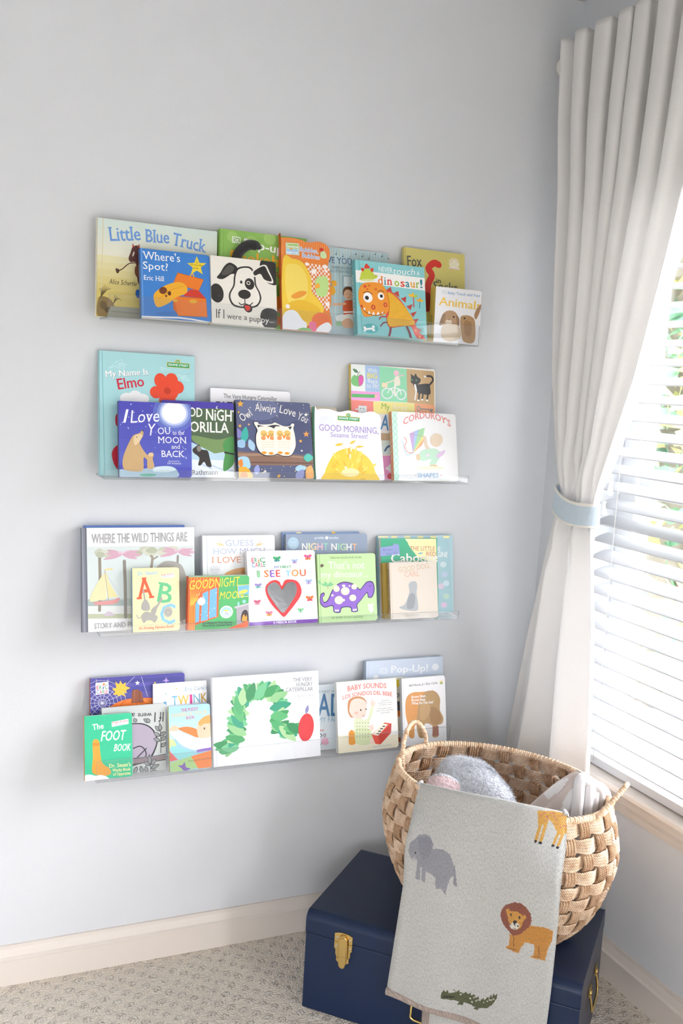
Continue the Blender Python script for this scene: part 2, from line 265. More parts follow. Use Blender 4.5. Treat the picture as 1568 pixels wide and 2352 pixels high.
# ------------------------------------------------------------------ books; right-hand cover inks on the lower three ledges include reflection haze
DATA = r'''B|truck|0|3711|-450|-300|2669|2101|120|h
P|209,224,217|-25,2100 2705,2107 2707,1973 -21,1971
P|213,225,215|-21,1971 2707,1973 2710,1840 -17,1842
P|217,226,213|-17,1842 2710,1840 2713,1706 -13,1712
P|220,226,212|-13,1712 2713,1706 2716,1572 -9,1583
P|224,227,210|-9,1583 2716,1572 2718,1437 -5,1453
P|228,228,208|-5,1453 2718,1437 2721,1303 -1,1323
P|228,221,177|-1,1323 2721,1303 2724,1151 -2,1172
P|225,216,163|-2,1172 2724,1151 2727,999 -4,1020
P|222,210,150|-4,1020 2727,999 2731,846 -5,869
P|219,205,136|-5,869 2731,846 2734,694 -7,717
P|216,199,122|-7,717 2734,694 2737,541 -8,565
P|212,193,108|-8,565 2737,541 2740,388 -10,413
P|209,188,94|-10,413 2740,388 2743,235 -11,261
P|206,182,81|-11,261 2743,235 2746,82 -12,108
P|203,177,67|-12,108 2746,82 2750,-72 -14,-44
K|216,207,166|17|120,2100 93,-7
T|108,154,218|Little|257,1632 944,1722|290|bs|0
T|108,154,218|Blue|1034,1697 1577,1720|271|bs|0
T|108,154,218|Truck|1632,1697 2404,1605|274|bs|0
S|84,42,37|750,1534 817,1591 898,1579 939,1421 964,804 889,797 854,1118 823,1233 718,1228 676,1300 716,1427
P|178,74,63|750,1534 760,1643 803,1569
P|178,74,63|862,1575 906,1639 923,1537
E|232,217,200|781,1405|15,59,-17
L|90,53,36|21|844,1220 689,1190 543,1058 449,1014
S|77,47,34|461,1050 396,1049 432,953 479,999
S|122,74,51|824,1130 898,1167 945,1009 872,913 817,997
T|74,58,30|Alice Schertle|262,715 863,718|105|i|0
S|138,115,68|31,368 140,436 302,377 383,222 335,42 29,3
E|108,90,56|143,246|76,93,5
E|92,76,48|261,153|88,64,5
P|150,150,134|304,239 1002,250 1021,8 219,3
P|132,132,122|305,142 1004,140 1004,110 291,112
E|47,98,176|892,555|54,95,5
P|47,98,176|923,475 1029,469 1032,276 926,282
L|95,79,38|9|82,401 95,548 51,591
L|95,79,38|9|82,401 113,550 91,618
L|95,79,38|9|82,401 130,551 132,645
L|95,79,38|9|82,401 148,553 172,672
L|95,79,38|9|82,401 165,554 213,652
L|95,79,38|9|82,401 183,556 255,633
L|95,79,38|9|82,401 200,558 296,613
L|95,79,38|9|347,278 390,399 388,487
L|95,79,38|9|347,278 404,400 424,460
L|95,79,38|9|347,278 419,401 460,434
L|95,79,38|9|347,278 434,403 496,408
L|95,79,38|9|347,278 448,404 531,382
B|spot|0|4584|-950|-570|1554|1540|150|b
K|127,176,230|15|36,1535 35,-13
T|255,255,255|Where's|54,1298 885,1313|177|s|0
T|255,255,255|Spot?|58,1079 611,1087|165|s|0
T|255,255,255|Eric Hill|73,837 514,844|104|s|0
P|244,216,58|1266,1491 1319,1344 1481,1354 1350,1239 1389,1086 1256,1162 1119,1059 1167,1220 1043,1308 1205,1332
T|107,90,16|A|1243,1326 1286,1327|44||0
T|107,90,16|lift-the-flap|1117,1263 1403,1268|44||0
T|107,90,16|book|1177,1195 1295,1194|44||0
E|58,120,196|804,141|519,55,5
P|239,129,38|823,1065 1406,968 1286,702 716,824
K|196,95,20|12|823,1065 1406,968 1286,702 716,824 823,1065
L|240,180,49|25|1104,1016 1130,1065 1173,1064 1181,1008
P|211,60,42|922,551 1095,715 1280,714 1445,536
P|217,106,30|702,623 830,542 818,97 701,240
P|240,128,42|708,531 1445,536 1464,119 803,95
K|196,95,20|12|708,531 1445,536 1464,119 803,95
E|240,180,49|1155,448|93,43,5
E|240,180,49|751,428|55,28,5
S|243,180,47|272,492 396,655 640,801 885,856 1020,760 1000,620 784,508 567,335 341,255
E|122,61,32|485,633|91,77,28
E|92,45,28|622,585|40,55,5
E|122,61,32|548,517|27,28,5
L|224,154,32|12|390,441 636,647 943,769
K|242,242,242|36|12,9 379,24 801,50 1106,38 1537,-8
B|green|0|6430|-600|-350|2100|2158|280|h
E|163,203,112|289,2007|129,123,6
E|163,203,112|734,1893|187,176,6
E|163,203,112|1185,2058|147,137,6
E|163,203,112|1645,1943|207,192,6
K|124,171,74|16|79,2143 79,21
P|255,255,255|282,2013 476,2013 477,1874 283,1874
P|127,174,76|295,1999 463,1999 464,1888 296,1888
T|255,255,255|DK|309,1899 451,1899|80|b|0
T|255,255,255|Pop-up|549,1805 1509,1736|191|b|0
T|242,179,44|Peekaboo!|245,1434 1987,1406|264|b|0
T|217,80,60|Fun|1296,1166 1615,1165|141|b|0
P|242,179,44|234,1663 356,1661 357,1569 234,1565
E|111,160,64|1617,897|305,189,5
E|232,132,44|1418,565|101,189,5
E|232,132,44|1422,187|135,94,4
B|puppy|0|6148|-950|-620|1546|1537|150|b
S|47,45,44|1176,1510 1259,1569 1572,1561 1568,1051 1408,1004 1247,1099 1153,1280
E|47,45,44|130,687|158,217,5
S|47,45,44|1142,208 1195,385 1360,446 1549,367 1545,-12 1250,-10
S|47,45,44|766,1360 944,1353 1037,1205 1063,956 1141,805 1176,651 1100,487 969,419 742,394 519,421 421,553 415,707 515,903 535,1093 604,1287
S|243,239,230|765,1322 920,1319 1001,1186 1028,952 1108,796 1137,647 1075,516 953,456 743,431 546,458 459,568 453,705 550,897 574,1096 635,1259
S|243,239,230|991,1295 1272,1450 1383,1303 1475,1042 1246,1068 1151,1185 1026,1141
S|47,45,44|1010,1265 1255,1417 1350,1284 1437,1086 1263,1101 1168,1224 1037,1173
S|47,45,44|621,1320 463,1413 334,1338 220,1155 138,1038 280,1021 473,1149 569,1174
S|87,83,79|541,1312 446,1358 349,1286 250,1127 377,1124 506,1208
E|47,45,44|902,965|114,132,5
E|243,239,230|876,985|46,44,5
E|47,45,44|876,985|29,28,5
E|47,45,44|706,990|29,38,5
E|47,45,44|776,715|149,107,5
K|47,45,44|22|780,631 784,522
L|47,45,44|22|643,510 696,468 784,500 889,475 965,538
S|47,45,44|751,472 921,472 951,364 869,304 780,350
S|224,60,44|776,459 885,456 903,382 837,339 793,382
E|106,102,96|185,624|13,12,5
T|58,55,51|If I|102,123 290,120|204||0
T|58,55,51|were|354,125 688,124|124||0
T|58,55,51|a|752,129 822,126|125||0
T|58,55,51|pup|880,108 1142,104|131||0
T|243,239,230|py|1162,103 1344,98|132||0
T|243,239,230|...|1358,112 1466,114|133||0
B|bubbles|0|7814|-950|-520|1220|2137|130|b
O|10,2081 9,2130 17,2136 68,2140 191,2147 363,2147 517,2126 645,2088 777,2099 936,2134 1101,2106 1211,2009 1232,1862 1204,1709 1172,1573 1218,1462 1254,1333 1224,1132 1238,869 1225,670 1187,534 1224,340 1241,177 1188,41 1055,-41 516,-49 52,-35 -1,-33 -4,-20 -5,22
K|255,178,122|8|61,2113 49,1620
K|255,178,122|8|112,2119 100,1626
K|255,178,122|8|163,2125 152,1631
K|255,178,122|8|215,2130 203,1637
K|255,178,122|8|266,2136 255,1642
K|255,178,122|8|318,2142 306,1648
K|255,178,122|8|370,2148 358,1653
K|255,178,122|8|421,2144 409,1659
K|255,178,122|8|473,2139 461,1664
K|255,178,122|8|525,2134 513,1669
K|255,178,122|8|576,2130 565,1675
K|255,178,122|9|628,2125 617,1680
K|255,178,122|9|680,2121 670,1686
K|255,178,122|9|733,2116 722,1692
K|255,178,122|9|785,2111 774,1697
K|255,178,122|9|837,2107 827,1703
K|255,178,122|9|890,2102 879,1708
K|255,178,122|9|942,2097 932,1714
K|255,178,122|9|995,2093 985,1719
K|255,178,122|9|1047,2088 1038,1725
K|255,178,122|9|1100,2083 1091,1731
K|255,178,122|9|1153,2079 1144,1736
P|251,233,221|660,1596 706,1595 704,1539 659,1540
P|251,233,221|658,1485 703,1483 701,1427 656,1429
P|251,233,221|655,1373 700,1371 699,1315 653,1317
P|251,233,221|652,1261 697,1259 696,1203 651,1205
P|251,233,221|649,1149 694,1147 693,1091 648,1094
P|251,233,221|647,1038 692,1036 690,980 645,982
P|251,233,221|644,926 689,924 687,868 642,871
P|251,233,221|641,815 686,813 685,757 640,759
P|251,233,221|638,704 683,701 682,645 637,648
P|251,233,221|635,592 680,590 679,534 634,537
P|251,233,221|704,1539 749,1537 748,1481 703,1483
P|251,233,221|701,1427 747,1425 745,1369 700,1371
P|251,233,221|699,1315 744,1313 742,1257 697,1259
P|251,233,221|696,1203 741,1201 740,1145 694,1147
P|251,233,221|693,1091 738,1089 737,1033 692,1036
P|251,233,221|690,980 735,977 734,922 689,924
P|251,233,221|687,868 733,866 731,810 686,813
P|251,233,221|685,757 730,754 728,699 683,701
P|251,233,221|682,645 727,643 726,587 680,590
P|251,233,221|679,534 724,531 723,476 678,479
P|251,233,221|751,1593 796,1591 795,1535 749,1537
P|251,233,221|748,1481 793,1479 792,1423 747,1425
P|251,233,221|745,1369 790,1367 789,1311 744,1313
P|251,233,221|742,1257 788,1255 786,1199 741,1201
P|251,233,221|740,1145 785,1143 783,1087 738,1089
P|251,233,221|737,1033 782,1031 781,975 735,977
P|251,233,221|734,922 779,919 778,863 733,866
P|251,233,221|731,810 776,808 775,752 730,754
P|251,233,221|728,699 773,696 772,640 727,643
P|251,233,221|726,587 771,584 769,529 724,531
P|251,233,221|795,1535 840,1533 839,1477 793,1479
P|251,233,221|792,1423 837,1421 836,1365 790,1367
P|251,233,221|789,1311 834,1309 833,1253 788,1255
P|251,233,221|786,1199 831,1197 830,1141 785,1143
P|251,233,221|783,1087 829,1085 827,1029 782,1031
P|251,233,221|781,975 826,973 824,917 779,919
P|251,233,221|778,863 823,861 822,805 776,808
P|251,233,221|775,752 820,749 819,693 773,696
P|251,233,221|772,640 817,638 816,582 771,584
P|251,233,221|769,529 814,526 813,470 768,473
P|251,233,221|841,1589 887,1587 885,1531 840,1533
P|251,233,221|839,1477 884,1475 883,1419 837,1421
P|251,233,221|836,1365 881,1363 880,1306 834,1309
P|251,233,221|833,1253 878,1250 877,1194 831,1197
P|251,233,221|830,1141 875,1138 874,1082 829,1085
P|251,233,221|827,1029 873,1026 871,970 826,973
P|251,233,221|824,917 870,914 868,858 823,861
P|251,233,221|822,805 867,803 865,747 820,749
P|251,233,221|819,693 864,691 863,635 817,638
P|251,233,221|816,582 861,579 860,523 814,526
P|251,233,221|885,1531 931,1529 930,1473 884,1475
P|251,233,221|883,1419 928,1417 927,1360 881,1363
P|251,233,221|880,1306 925,1304 924,1248 878,1250
P|251,233,221|877,1194 922,1192 921,1136 875,1138
P|251,233,221|874,1082 919,1080 918,1024 873,1026
P|251,233,221|871,970 917,968 915,912 870,914
P|251,233,221|868,858 914,856 912,800 867,803
P|251,233,221|865,747 911,744 909,688 864,691
P|251,233,221|863,635 908,632 907,576 861,579
P|251,233,221|860,523 905,521 904,465 858,468
P|251,233,221|932,1585 978,1583 977,1527 931,1529
P|251,233,221|930,1473 975,1471 974,1415 928,1417
P|251,233,221|927,1360 972,1358 971,1302 925,1304
P|251,233,221|924,1248 969,1246 968,1190 922,1192
P|251,233,221|921,1136 966,1134 965,1078 919,1080
P|251,233,221|918,1024 963,1022 962,966 917,968
P|251,233,221|915,912 961,910 959,854 914,856
P|251,233,221|912,800 958,798 956,742 911,744
P|251,233,221|909,688 955,686 953,630 908,632
P|251,233,221|907,576 952,574 951,518 905,521
P|251,233,221|977,1527 1022,1525 1021,1469 975,1471
P|251,233,221|974,1415 1019,1413 1018,1356 972,1358
P|251,233,221|971,1302 1016,1300 1015,1244 969,1246
P|251,233,221|968,1190 1013,1188 1012,1132 966,1134
P|251,233,221|965,1078 1011,1075 1009,1019 963,1022
P|251,233,221|962,966 1008,963 1006,907 961,910
P|251,233,221|959,854 1005,851 1003,795 958,798
P|251,233,221|956,742 1002,739 1000,683 955,686
P|251,233,221|953,630 999,627 997,571 952,574
P|251,233,221|951,518 996,515 995,459 949,462
P|251,233,221|1024,1581 1069,1579 1068,1523 1022,1525
P|251,233,221|1021,1469 1066,1467 1065,1411 1019,1413
P|251,233,221|1018,1356 1064,1354 1062,1298 1016,1300
P|251,233,221|1015,1244 1061,1242 1059,1186 1013,1188
P|251,233,221|1012,1132 1058,1129 1056,1073 1011,1075
P|251,233,221|1009,1019 1055,1017 1053,961 1008,963
P|251,233,221|1006,907 1052,905 1050,849 1005,851
P|251,233,221|1003,795 1049,793 1047,736 1002,739
P|251,233,221|1000,683 1046,680 1044,624 999,627
P|251,233,221|997,571 1043,568 1042,512 996,515
P|251,233,221|1068,1523 1114,1521 1112,1465 1066,1467
P|251,233,221|1065,1411 1111,1408 1109,1352 1064,1354
P|251,233,221|1062,1298 1108,1296 1106,1240 1061,1242
P|251,233,221|1059,1186 1105,1183 1103,1127 1058,1129
P|251,233,221|1056,1073 1102,1071 1100,1015 1055,1017
P|251,233,221|1053,961 1099,958 1097,902 1052,905
P|251,233,221|1050,849 1096,846 1095,790 1049,793
P|251,233,221|1047,736 1093,734 1092,678 1046,680
P|251,233,221|1044,624 1090,622 1089,566 1043,568
P|251,233,221|1115,1578 1161,1576 1160,1519 1114,1521
P|251,233,221|1112,1465 1158,1463 1157,1406 1111,1408
P|251,233,221|1109,1352 1155,1350 1154,1294 1108,1296
P|251,233,221|1106,1240 1152,1237 1151,1181 1105,1183
P|251,233,221|1103,1127 1149,1125 1148,1069 1102,1071
P|251,233,221|1100,1015 1146,1012 1145,956 1099,958
P|251,233,221|1097,902 1143,900 1142,844 1096,846
P|251,233,221|1095,790 1140,788 1139,731 1093,734
P|251,233,221|1092,678 1137,675 1136,619 1090,622
P|251,233,221|1089,566 1134,563 1133,507 1087,510
P|251,233,221|1160,1519 1206,1517 1204,1461 1158,1463
P|251,233,221|1157,1406 1203,1404 1201,1348 1155,1350
P|251,233,221|1154,1294 1200,1292 1198,1235 1152,1237
P|251,233,221|1151,1181 1197,1179 1195,1123 1149,1125
P|251,233,221|1148,1069 1194,1066 1192,1010 1146,1012
P|251,233,221|1145,956 1191,954 1189,897 1143,900
P|251,233,221|1142,844 1188,841 1186,785 1140,788
P|251,233,221|1139,731 1185,729 1183,673 1137,675
P|251,233,221|1136,619 1182,616 1180,560 1134,563
S|246,207,69|42,1603 282,1655 488,1618 629,1469 738,1217 748,923 884,771 1035,522 834,210 450,83 15,113
S|249,221,106|106,1415 314,1534 518,1457 649,1143 570,743 156,642
S|239,192,52|120,574 535,708 947,514 731,235 146,221
S|240,160,60|227,778 436,911 616,911 537,806 329,722
S|191,224,142|879,1264 1108,1319 1174,1127 1096,856 886,854 828,1062
S|244,176,66|829,1094 928,1137 943,1039 837,1013
S|242,120,60|732,300 910,446 1119,397 1168,237 1041,95 795,44
S|240,122,160|660,197 817,209 829,14 690,-13
S|244,246,251|19,307 185,450 355,416 489,248 597,159 517,-10 11,-22
S|244,246,251|902,118 1115,233 1226,143 1162,23 1056,-28 828,-19
S|140,196,124|311,-25 484,59 691,43 672,-31 379,-46
E|253,244,238|632,1567|45,43,6
E|253,244,238|802,1404|63,59,6
E|253,244,238|1086,1548|57,53,6
E|253,244,238|1112,1452|36,33,6
E|253,244,238|136,527|55,52,5
E|253,244,238|937,1500|28,26,6
E|253,244,238|1133,662|57,53,5
P|223,233,208|120,2019 446,2032 450,1751 120,1742
P|169,207,122|140,1998 428,2011 426,1906 137,1890
P|168,205,234|137,1874 429,1890 429,1769 138,1760
T|255,255,255|Sesame|144,1907 423,1918|65|b|0
T|255,255,255|beginnings|141,1777 423,1791|49|b|0
E|240,160,60|253,1887|28,26,6
T|255,255,255|Bubbles,|459,1850 929,1845|112|bb|0
T|156,200,238|Bubbles,|466,1854 922,1848|105|b|0
T|255,255,255|Bubbles|518,1713 960,1700|112|bb|0
T|156,200,238|Bubbles|525,1717 953,1703|105|b|0
S|207,231,176|982,1868 1071,1917 1129,1850 1120,1757 993,1753
E|216,60,48|1012,1944|50,43,6
B|notes|0|8720|-550|-120|2073|2115|90|p
K|163,195,204|11|536,2105 477,-57
K|163,195,204|11|609,2104 549,-52
K|163,195,204|11|681,2103 621,-47
K|163,195,204|11|754,2102 694,-41
K|163,195,204|11|827,2102 766,-36
K|163,195,204|11|900,2101 839,-31
K|163,195,204|11|974,2100 912,-25
K|163,195,204|11|1047,2099 986,-20
K|163,195,204|11|1121,2098 1059,-15
K|163,195,204|11|1195,2098 1133,-9
K|163,195,204|11|1269,2097 1207,-4
K|163,195,204|11|1343,2096 1281,2
K|163,195,204|11|1418,2095 1355,7
K|163,195,204|11|1492,2094 1429,13
K|163,195,204|11|1567,2093 1504,18
K|163,195,204|11|1642,2093 1579,23
K|163,195,204|11|1718,2092 1654,29
K|163,195,204|11|1793,2091 1729,34
K|163,195,204|11|1869,2090 1804,40
K|163,195,204|11|1944,2089 1880,45
K|163,195,204|11|2020,2088 1955,51
K|163,195,204|11|2097,2088 2031,57
K|217,201,160|7|580,2110 521,-20
K|217,201,160|7|740,2108 680,-9
K|217,201,160|7|900,2106 840,3
K|217,201,160|7|1062,2104 1001,15
K|217,201,160|7|1225,2101 1163,27
K|217,201,160|7|1388,2099 1326,39
K|217,201,160|7|1552,2097 1490,51
K|217,201,160|7|1718,2095 1655,63
K|217,201,160|7|1884,2093 1820,75
K|217,201,160|7|2051,2091 1987,88
E|90,120,132|659,1949|18,17,6
E|90,120,132|829,1913|18,17,6
E|90,120,132|1000,1876|19,17,6
E|90,120,132|1177,2005|19,17,6
E|90,120,132|1351,1968|19,17,6
E|90,120,132|1525,1932|19,17,6
E|90,120,132|1705,2061|19,17,6
E|90,120,132|1882,2025|19,17,6
E|90,120,132|2059,1988|19,17,6
K|90,120,132|7|673,1950 675,2018
K|90,120,132|7|844,1914 846,1982
K|90,120,132|7|1015,1878 1017,1946
K|90,120,132|7|1192,2006 1194,2075
K|90,120,132|7|1366,1970 1368,2039
K|90,120,132|7|1540,1933 1542,2002
K|90,120,132|7|1720,2063 1723,2132
K|90,120,132|7|1897,2027 1899,2096
K|90,120,132|7|2074,1990 2077,2060
T|70,111,156|LOVE YOU|184,1723 1073,1730|148|s|0
T|70,111,156|FOREVER|1109,1690 1818,1693|151|s|0
T|111,142,162|WRITTEN BY ROBERT|529,1596 1329,1616|54|s|0
T|111,142,162|ILLUSTRATED BY SHEILA|491,1505 1438,1534|54|s|0
P|168,192,200|809,1455 1102,1450 1074,495 764,503
P|223,232,234|844,1425 1065,1429 1058,1207 838,1186
P|183,204,212|490,413 1075,529 1060,2 478,10
S|238,243,244|598,422 818,508 1074,495 1069,325 703,296
S|243,178,51|513,1274 623,1301 649,1202 546,1152
S|243,178,51|455,1117 564,1161 615,1030 540,939 451,982
S|107,68,41|825,1117 947,1190 1075,1141 1088,972 831,949
E|230,181,146|949,993|118,123,5
E|60,42,32|905,989|11,10,5
E|60,42,32|1001,998|11,10,5
L|160,64,48|11|911,929 950,912 991,936
S|214,95,58|826,796 938,856 1084,835 1095,598 813,568
P|255,255,255|813,568 1095,598 1094,564 812,534
P|214,95,58|812,534 1094,564 1086,513 807,486
L|230,181,146|57|862,765 716,735 552,721
S|244,241,234|799,472 1074,508 1086,292 812,271
S|230,181,146|740,299 925,415 1069,325 1028,186 809,186
S|159,200,160|594,287 722,331 756,233 628,206
B|dino|0|9710|-950|-550|1866|1799|220|h
K|111,188,192|18|102,1786 110,-56
P|251,251,248|2,1549 1886,1532 1872,1217 8,1253
S|201,217,74|123,1399 164,1522 314,1605 458,1534 500,1464 574,1478 565,1422 470,1372 120,1314
E|223,229,154|303,1332|185,27,6
S|226,67,46|234,1613 282,1727 340,1699 381,1629
S|226,67,46|148,1571 168,1620 233,1593 194,1525
S|226,67,46|395,1613 470,1638 466,1552 415,1547
E|28,28,28|518,1465|15,14,6
E|242,242,224|518,1465|7,7,6
T|255,255,255|NEVER|619,1568 988,1570|130||0
T|255,255,255|touch|1010,1538 1607,1574|166|i|0
T|255,255,255|A|1646,1577 1730,1575|105||0
T|239,125,42|d|588,1258 725,1261|198|sb|0
T|46,142,160|i|744,1262 803,1261|192|sb|0
T|226,67,46|n|826,1263 968,1267|199|sb|0
T|156,196,60|o|1024,1255 1156,1253|193|sb|0
T|226,67,46|s|1186,1256 1307,1254|194|sb|0
T|46,142,160|a|1326,1259 1440,1260|194|sb|0
T|242,169,44|u|1467,1262 1593,1264|195|sb|0
T|156,196,60|r|1612,1266 1709,1268|195|sb|0
T|46,142,160|!|1728,1273 1797,1273|209|sb|0
L|216,80,74|26|1526,1054 1533,778
S|245,194,60|1526,1036 1483,1087 1394,1076 1450,1021
S|201,217,74|1526,1036 1586,1015 1649,1065 1577,1083
S|245,194,60|1526,1036 1553,1090 1511,1138 1485,1074
L|46,142,160|18|1705,931 1686,763
S|242,169,44|1705,931 1677,976 1607,974 1644,925
S|245,194,60|1705,931 1760,922 1810,968 1745,974
S|242,169,44|1705,931 1741,976 1717,1029 1680,975
P|194,70,60|775,1115 921,1221 945,1086
P|194,70,60|997,1074 1120,1137 1144,985
P|194,70,60|1180,954 1335,1019 1309,862
P|194,70,60|1324,777 1498,844 1434,683
P|194,70,60|1431,614 1605,674 1503,517
P|194,70,60|1500,465 1647,494 1552,349
P|194,70,60|1614,268 1719,224 1647,150
P|194,70,60|1675,100 1790,92 1710,17
S|231,88,74|735,1050 850,1122 1034,1043 1250,822 1429,563 1534,365 1677,135 1824,-9 1668,-45 1522,89 1416,287 1113,256 849,216 765,440
L|138,58,74|57|879,211 851,73 809,-32
L|138,58,74|58|1321,262 1390,113 1422,-21
L|176,74,80|32|748,473 637,463 578,398
L|138,58,74|32|817,342 686,315 609,231
S|242,154,46|75,1090 190,1236 449,1288 669,1265 811,1091 876,858 829,615 675,501 415,462 195,427 110,588 51,852
E|226,112,42|516,1125|37,34,5
E|226,67,46|231,1166|37,34,5
E|226,67,46|294,1104|22,20,5
E|226,112,42|342,1200|33,31,5
E|253,253,253|297,902|122,122,5
E|28,28,28|271,892|52,51,5
E|253,253,253|646,964|86,92,5
E|28,28,28|657,968|41,41,5
L|60,42,32|14|181,1006 310,1045 418,987
L|60,42,32|14|569,1069 663,1105 736,1067
E|200,56,44|431,677|56,61,5
E|242,154,46|431,677|22,34,5
E|200,56,44|760,763|52,58,5
E|242,154,46|760,763|22,34,5
L|42,32,24|14|131,658 235,532 416,486 601,508 723,579
P|255,255,255|158,620 218,648 211,573
P|255,255,255|289,509 310,589 359,508
P|255,255,255|387,490 427,575 468,494
P|255,255,255|509,494 553,585 594,514
P|255,255,255|632,531 687,603 696,553
E|200,56,44|124,677|26,34,5
E|92,188,192|337,153|206,115,4
L|255,255,255|46|201,125 403,158
E|255,255,255|184,158|37,34,4
E|255,255,255|189,98|33,30,4
E|255,255,255|412,202|37,34,4
E|255,255,255|416,122|37,34,4
E|240,160,122|1545,194|35,41,4
E|240,160,122|1653,47|35,41,4
X|textured_patch|242,185,46|1.6|817,1057 958,1029 1158,866 1339,675 1464,497 1533,348 1379,301 1113,270 857,237 776,424 824,513 866,789|bumpy|1
B|fox|0|11189|-500|-150|1728|2301|120|h
K|184,172,84|15|40,2292 77,127
T|91,90,80|Fox|95,1833 504,1864|262|b|0
T|91,90,80|in|909,1496 1036,1501|126|b|0
T|91,90,80|Socks|816,1313 1517,1324|216|b|0
L|216,53,42|173|979,1957 840,1988 681,1840 779,1675 671,1421 636,1001
S|154,38,32|598,1206 716,1182 714,799 588,789
E|236,229,200|1421,2038|154,134,6
K|182,72,60|8|1280,2034 1422,2168 1563,2063
P|242,239,226|1271,1934 1579,1937 1578,1888 1271,1885
T|192,58,52|Beginner Books|1283,1890 1566,1894|28|b|0
B|animals|0|11764|-930|-880|1299|1336|260|b
P|197,204,210|176,1248 293,1245 298,1172 181,1175
T|255,255,255|DK|196,1183 282,1180|47|b|0
T|123,166,201|Baby Touch and Feel|336,1179 1242,1180|67|b|0
T|233,193,76|Animals|96,896 1290,867|200|b|0
S|165,128,90|1117,726 1187,902 1309,1015 1289,877 1220,700 1164,627
S|176,138,94|724,627 839,704 1040,686 1148,558 1158,79 858,58 765,290
S|156,118,72|847,569 1050,516 1029,207 866,263
S|176,138,98|194,619 322,764 517,780 641,688 691,523 638,417 266,389
S|143,108,70|138,430 211,654 295,694 277,524 206,411
S|143,108,70|602,685 694,608 697,421 634,484
E|42,33,26|534,639|28,24,5
E|42,33,26|843,630|28,24,4
S|220,202,176|316,527 412,569 494,507 421,417 333,444
E|128,96,74|404,561|24,13,4
S|205,183,149|226,403 458,454 697,421 753,153 483,32 223,116
B|elmo|1|3846|-600|-140|2150|2761|120|h
K|127,188,198|15|58,2758 105,-25
L|196,233,236|16|1277,2004 1259,1961 1327,2034 1381,2034 1413,1968 1434,2015
L|196,233,236|15|257,2384 280,2455 311,2447 202,2377 385,2439 408,2471
L|196,233,236|15|471,2463 488,2513 433,2445 564,2446 416,2506 622,2481
L|196,233,236|15|365,2571 370,2505 336,2502 482,2579 506,2537 544,2500
L|196,233,236|15|405,2397 425,2405 451,2471 351,2417 538,2395 553,2466
L|196,233,236|16|1260,1752 1316,1818 1336,1830 1384,1762 1416,1798 1447,1848
L|196,233,236|16|1874,2210 1909,2199 1854,2267 1991,2242 2012,2193 1797,2246
L|196,233,236|16|1678,2319 1679,2342 1739,2273 1782,2299 1614,2347 1859,2300
L|196,233,236|16|1274,2001 1316,1959 1362,1922 1233,1985 1237,1979 1457,1925
L|196,233,236|16|1398,2459 1436,2389 1366,2415 1374,2468 1556,2415 1571,2405
L|196,233,236|16|1601,1951 1620,2024 1565,2001 1707,1949 1534,1999 1779,2033
L|196,233,236|16|1312,2164 1366,2208 1398,2141 1277,2137 1468,2215 1250,2156
L|196,233,236|16|718,1823 716,1796 787,1746 691,1803 849,1824 884,1755
L|196,233,236|16|1911,2339 1946,2269 1869,2275 2014,2348 1844,2286 1842,2255
L|196,233,236|15|567,1728 559,1679 539,1743 526,1749 699,1688 756,1729
E|233,198,63|1761,2614|61,51,4
E|31,165,106|1761,2614|48,38,4
P|233,198,63|1510,2595 2036,2589 2035,2474 1510,2481
P|31,165,106|1520,2586 2026,2579 2026,2483 1519,2491
T|255,255,255|SESAME STREET|1539,2521 2006,2511|44|b|0
T|255,255,255|123|1732,2599 1790,2603|29|b|0
T|111,143,164|My Name Is|146,2165 1096,2274|136|b|0
T|255,255,255|My Name Is|140,2173 1090,2283|136|b|0
T|212,44,72|Elmo|410,1913 1000,2021|236|b|0
E|234,74,42|1358,2166|140,164,3
E|234,74,42|1613,2180|148,165,3
E|234,74,42|1757,2029|142,146,3
E|234,74,42|1261,1893|146,139,3
E|234,74,42|1516,1921|256,221,3
E|234,74,42|1514,1731|192,95,3
E|200,56,30|1516,1937|77,76,3
E|244,245,246|610,1721|167,131,3
E|244,245,246|790,1760|156,150,3
E|244,245,246|952,1724|144,119,3
S|200,40,58|259,470 327,626 444,644 441,134 319,225
S|200,40,58|349,1322 448,1403 446,1093 354,1121
B|moonback|1|4203|-950|-620|1625|1673|135|b
P|75,75,181|-26,1688 1632,1685 1633,1394 -23,1402
P|77,80,183|-23,1402 1633,1394 1634,1104 -20,1118
P|80,84,184|-20,1118 1634,1104 1634,814 -18,833
P|82,89,186|-18,833 1634,814 1635,524 -15,549
P|84,94,188|-15,549 1635,524 1635,235 -12,265
E|95,108,194|1233,1454|476,440,2
E|129,149,210|1233,1454|381,339,2
E|185,198,236|1233,1454|323,289,2
E|244,246,252|1233,1454|279,245,2
P|223,226,248|207,1320 218,1332 230,1320 218,1308
P|223,226,248|501,1286 510,1295 518,1286 509,1278
P|223,226,248|28,1151 39,1162 49,1151 39,1141
P|223,226,248|200,1069 213,1083 225,1070 212,1057
P|223,226,248|683,1376 698,1392 712,1377 697,1362
P|223,226,248|132,1267 149,1284 165,1268 148,1250
P|223,226,248|429,1219 444,1234 459,1220 444,1204
P|223,226,248|65,1196 79,1210 93,1197 79,1182
P|223,226,248|255,1606 272,1624 289,1608 272,1590
P|223,226,248|387,1230 404,1248 421,1231 404,1213
P|223,226,248|584,1124 596,1137 608,1125 596,1113
P|223,226,248|651,1393 669,1411 687,1394 669,1375
P|223,226,248|725,1590 735,1600 744,1591 735,1581
P|223,226,248|187,1086 199,1098 211,1087 199,1074
P|223,226,248|517,1467 530,1481 543,1468 530,1455
P|223,226,248|323,1431 337,1446 351,1433 337,1418
P|223,226,248|801,1004 811,1014 821,1005 811,995
P|223,226,248|721,1031 731,1041 740,1032 731,1022
P|223,226,248|1478,457 1491,471 1504,458 1491,445
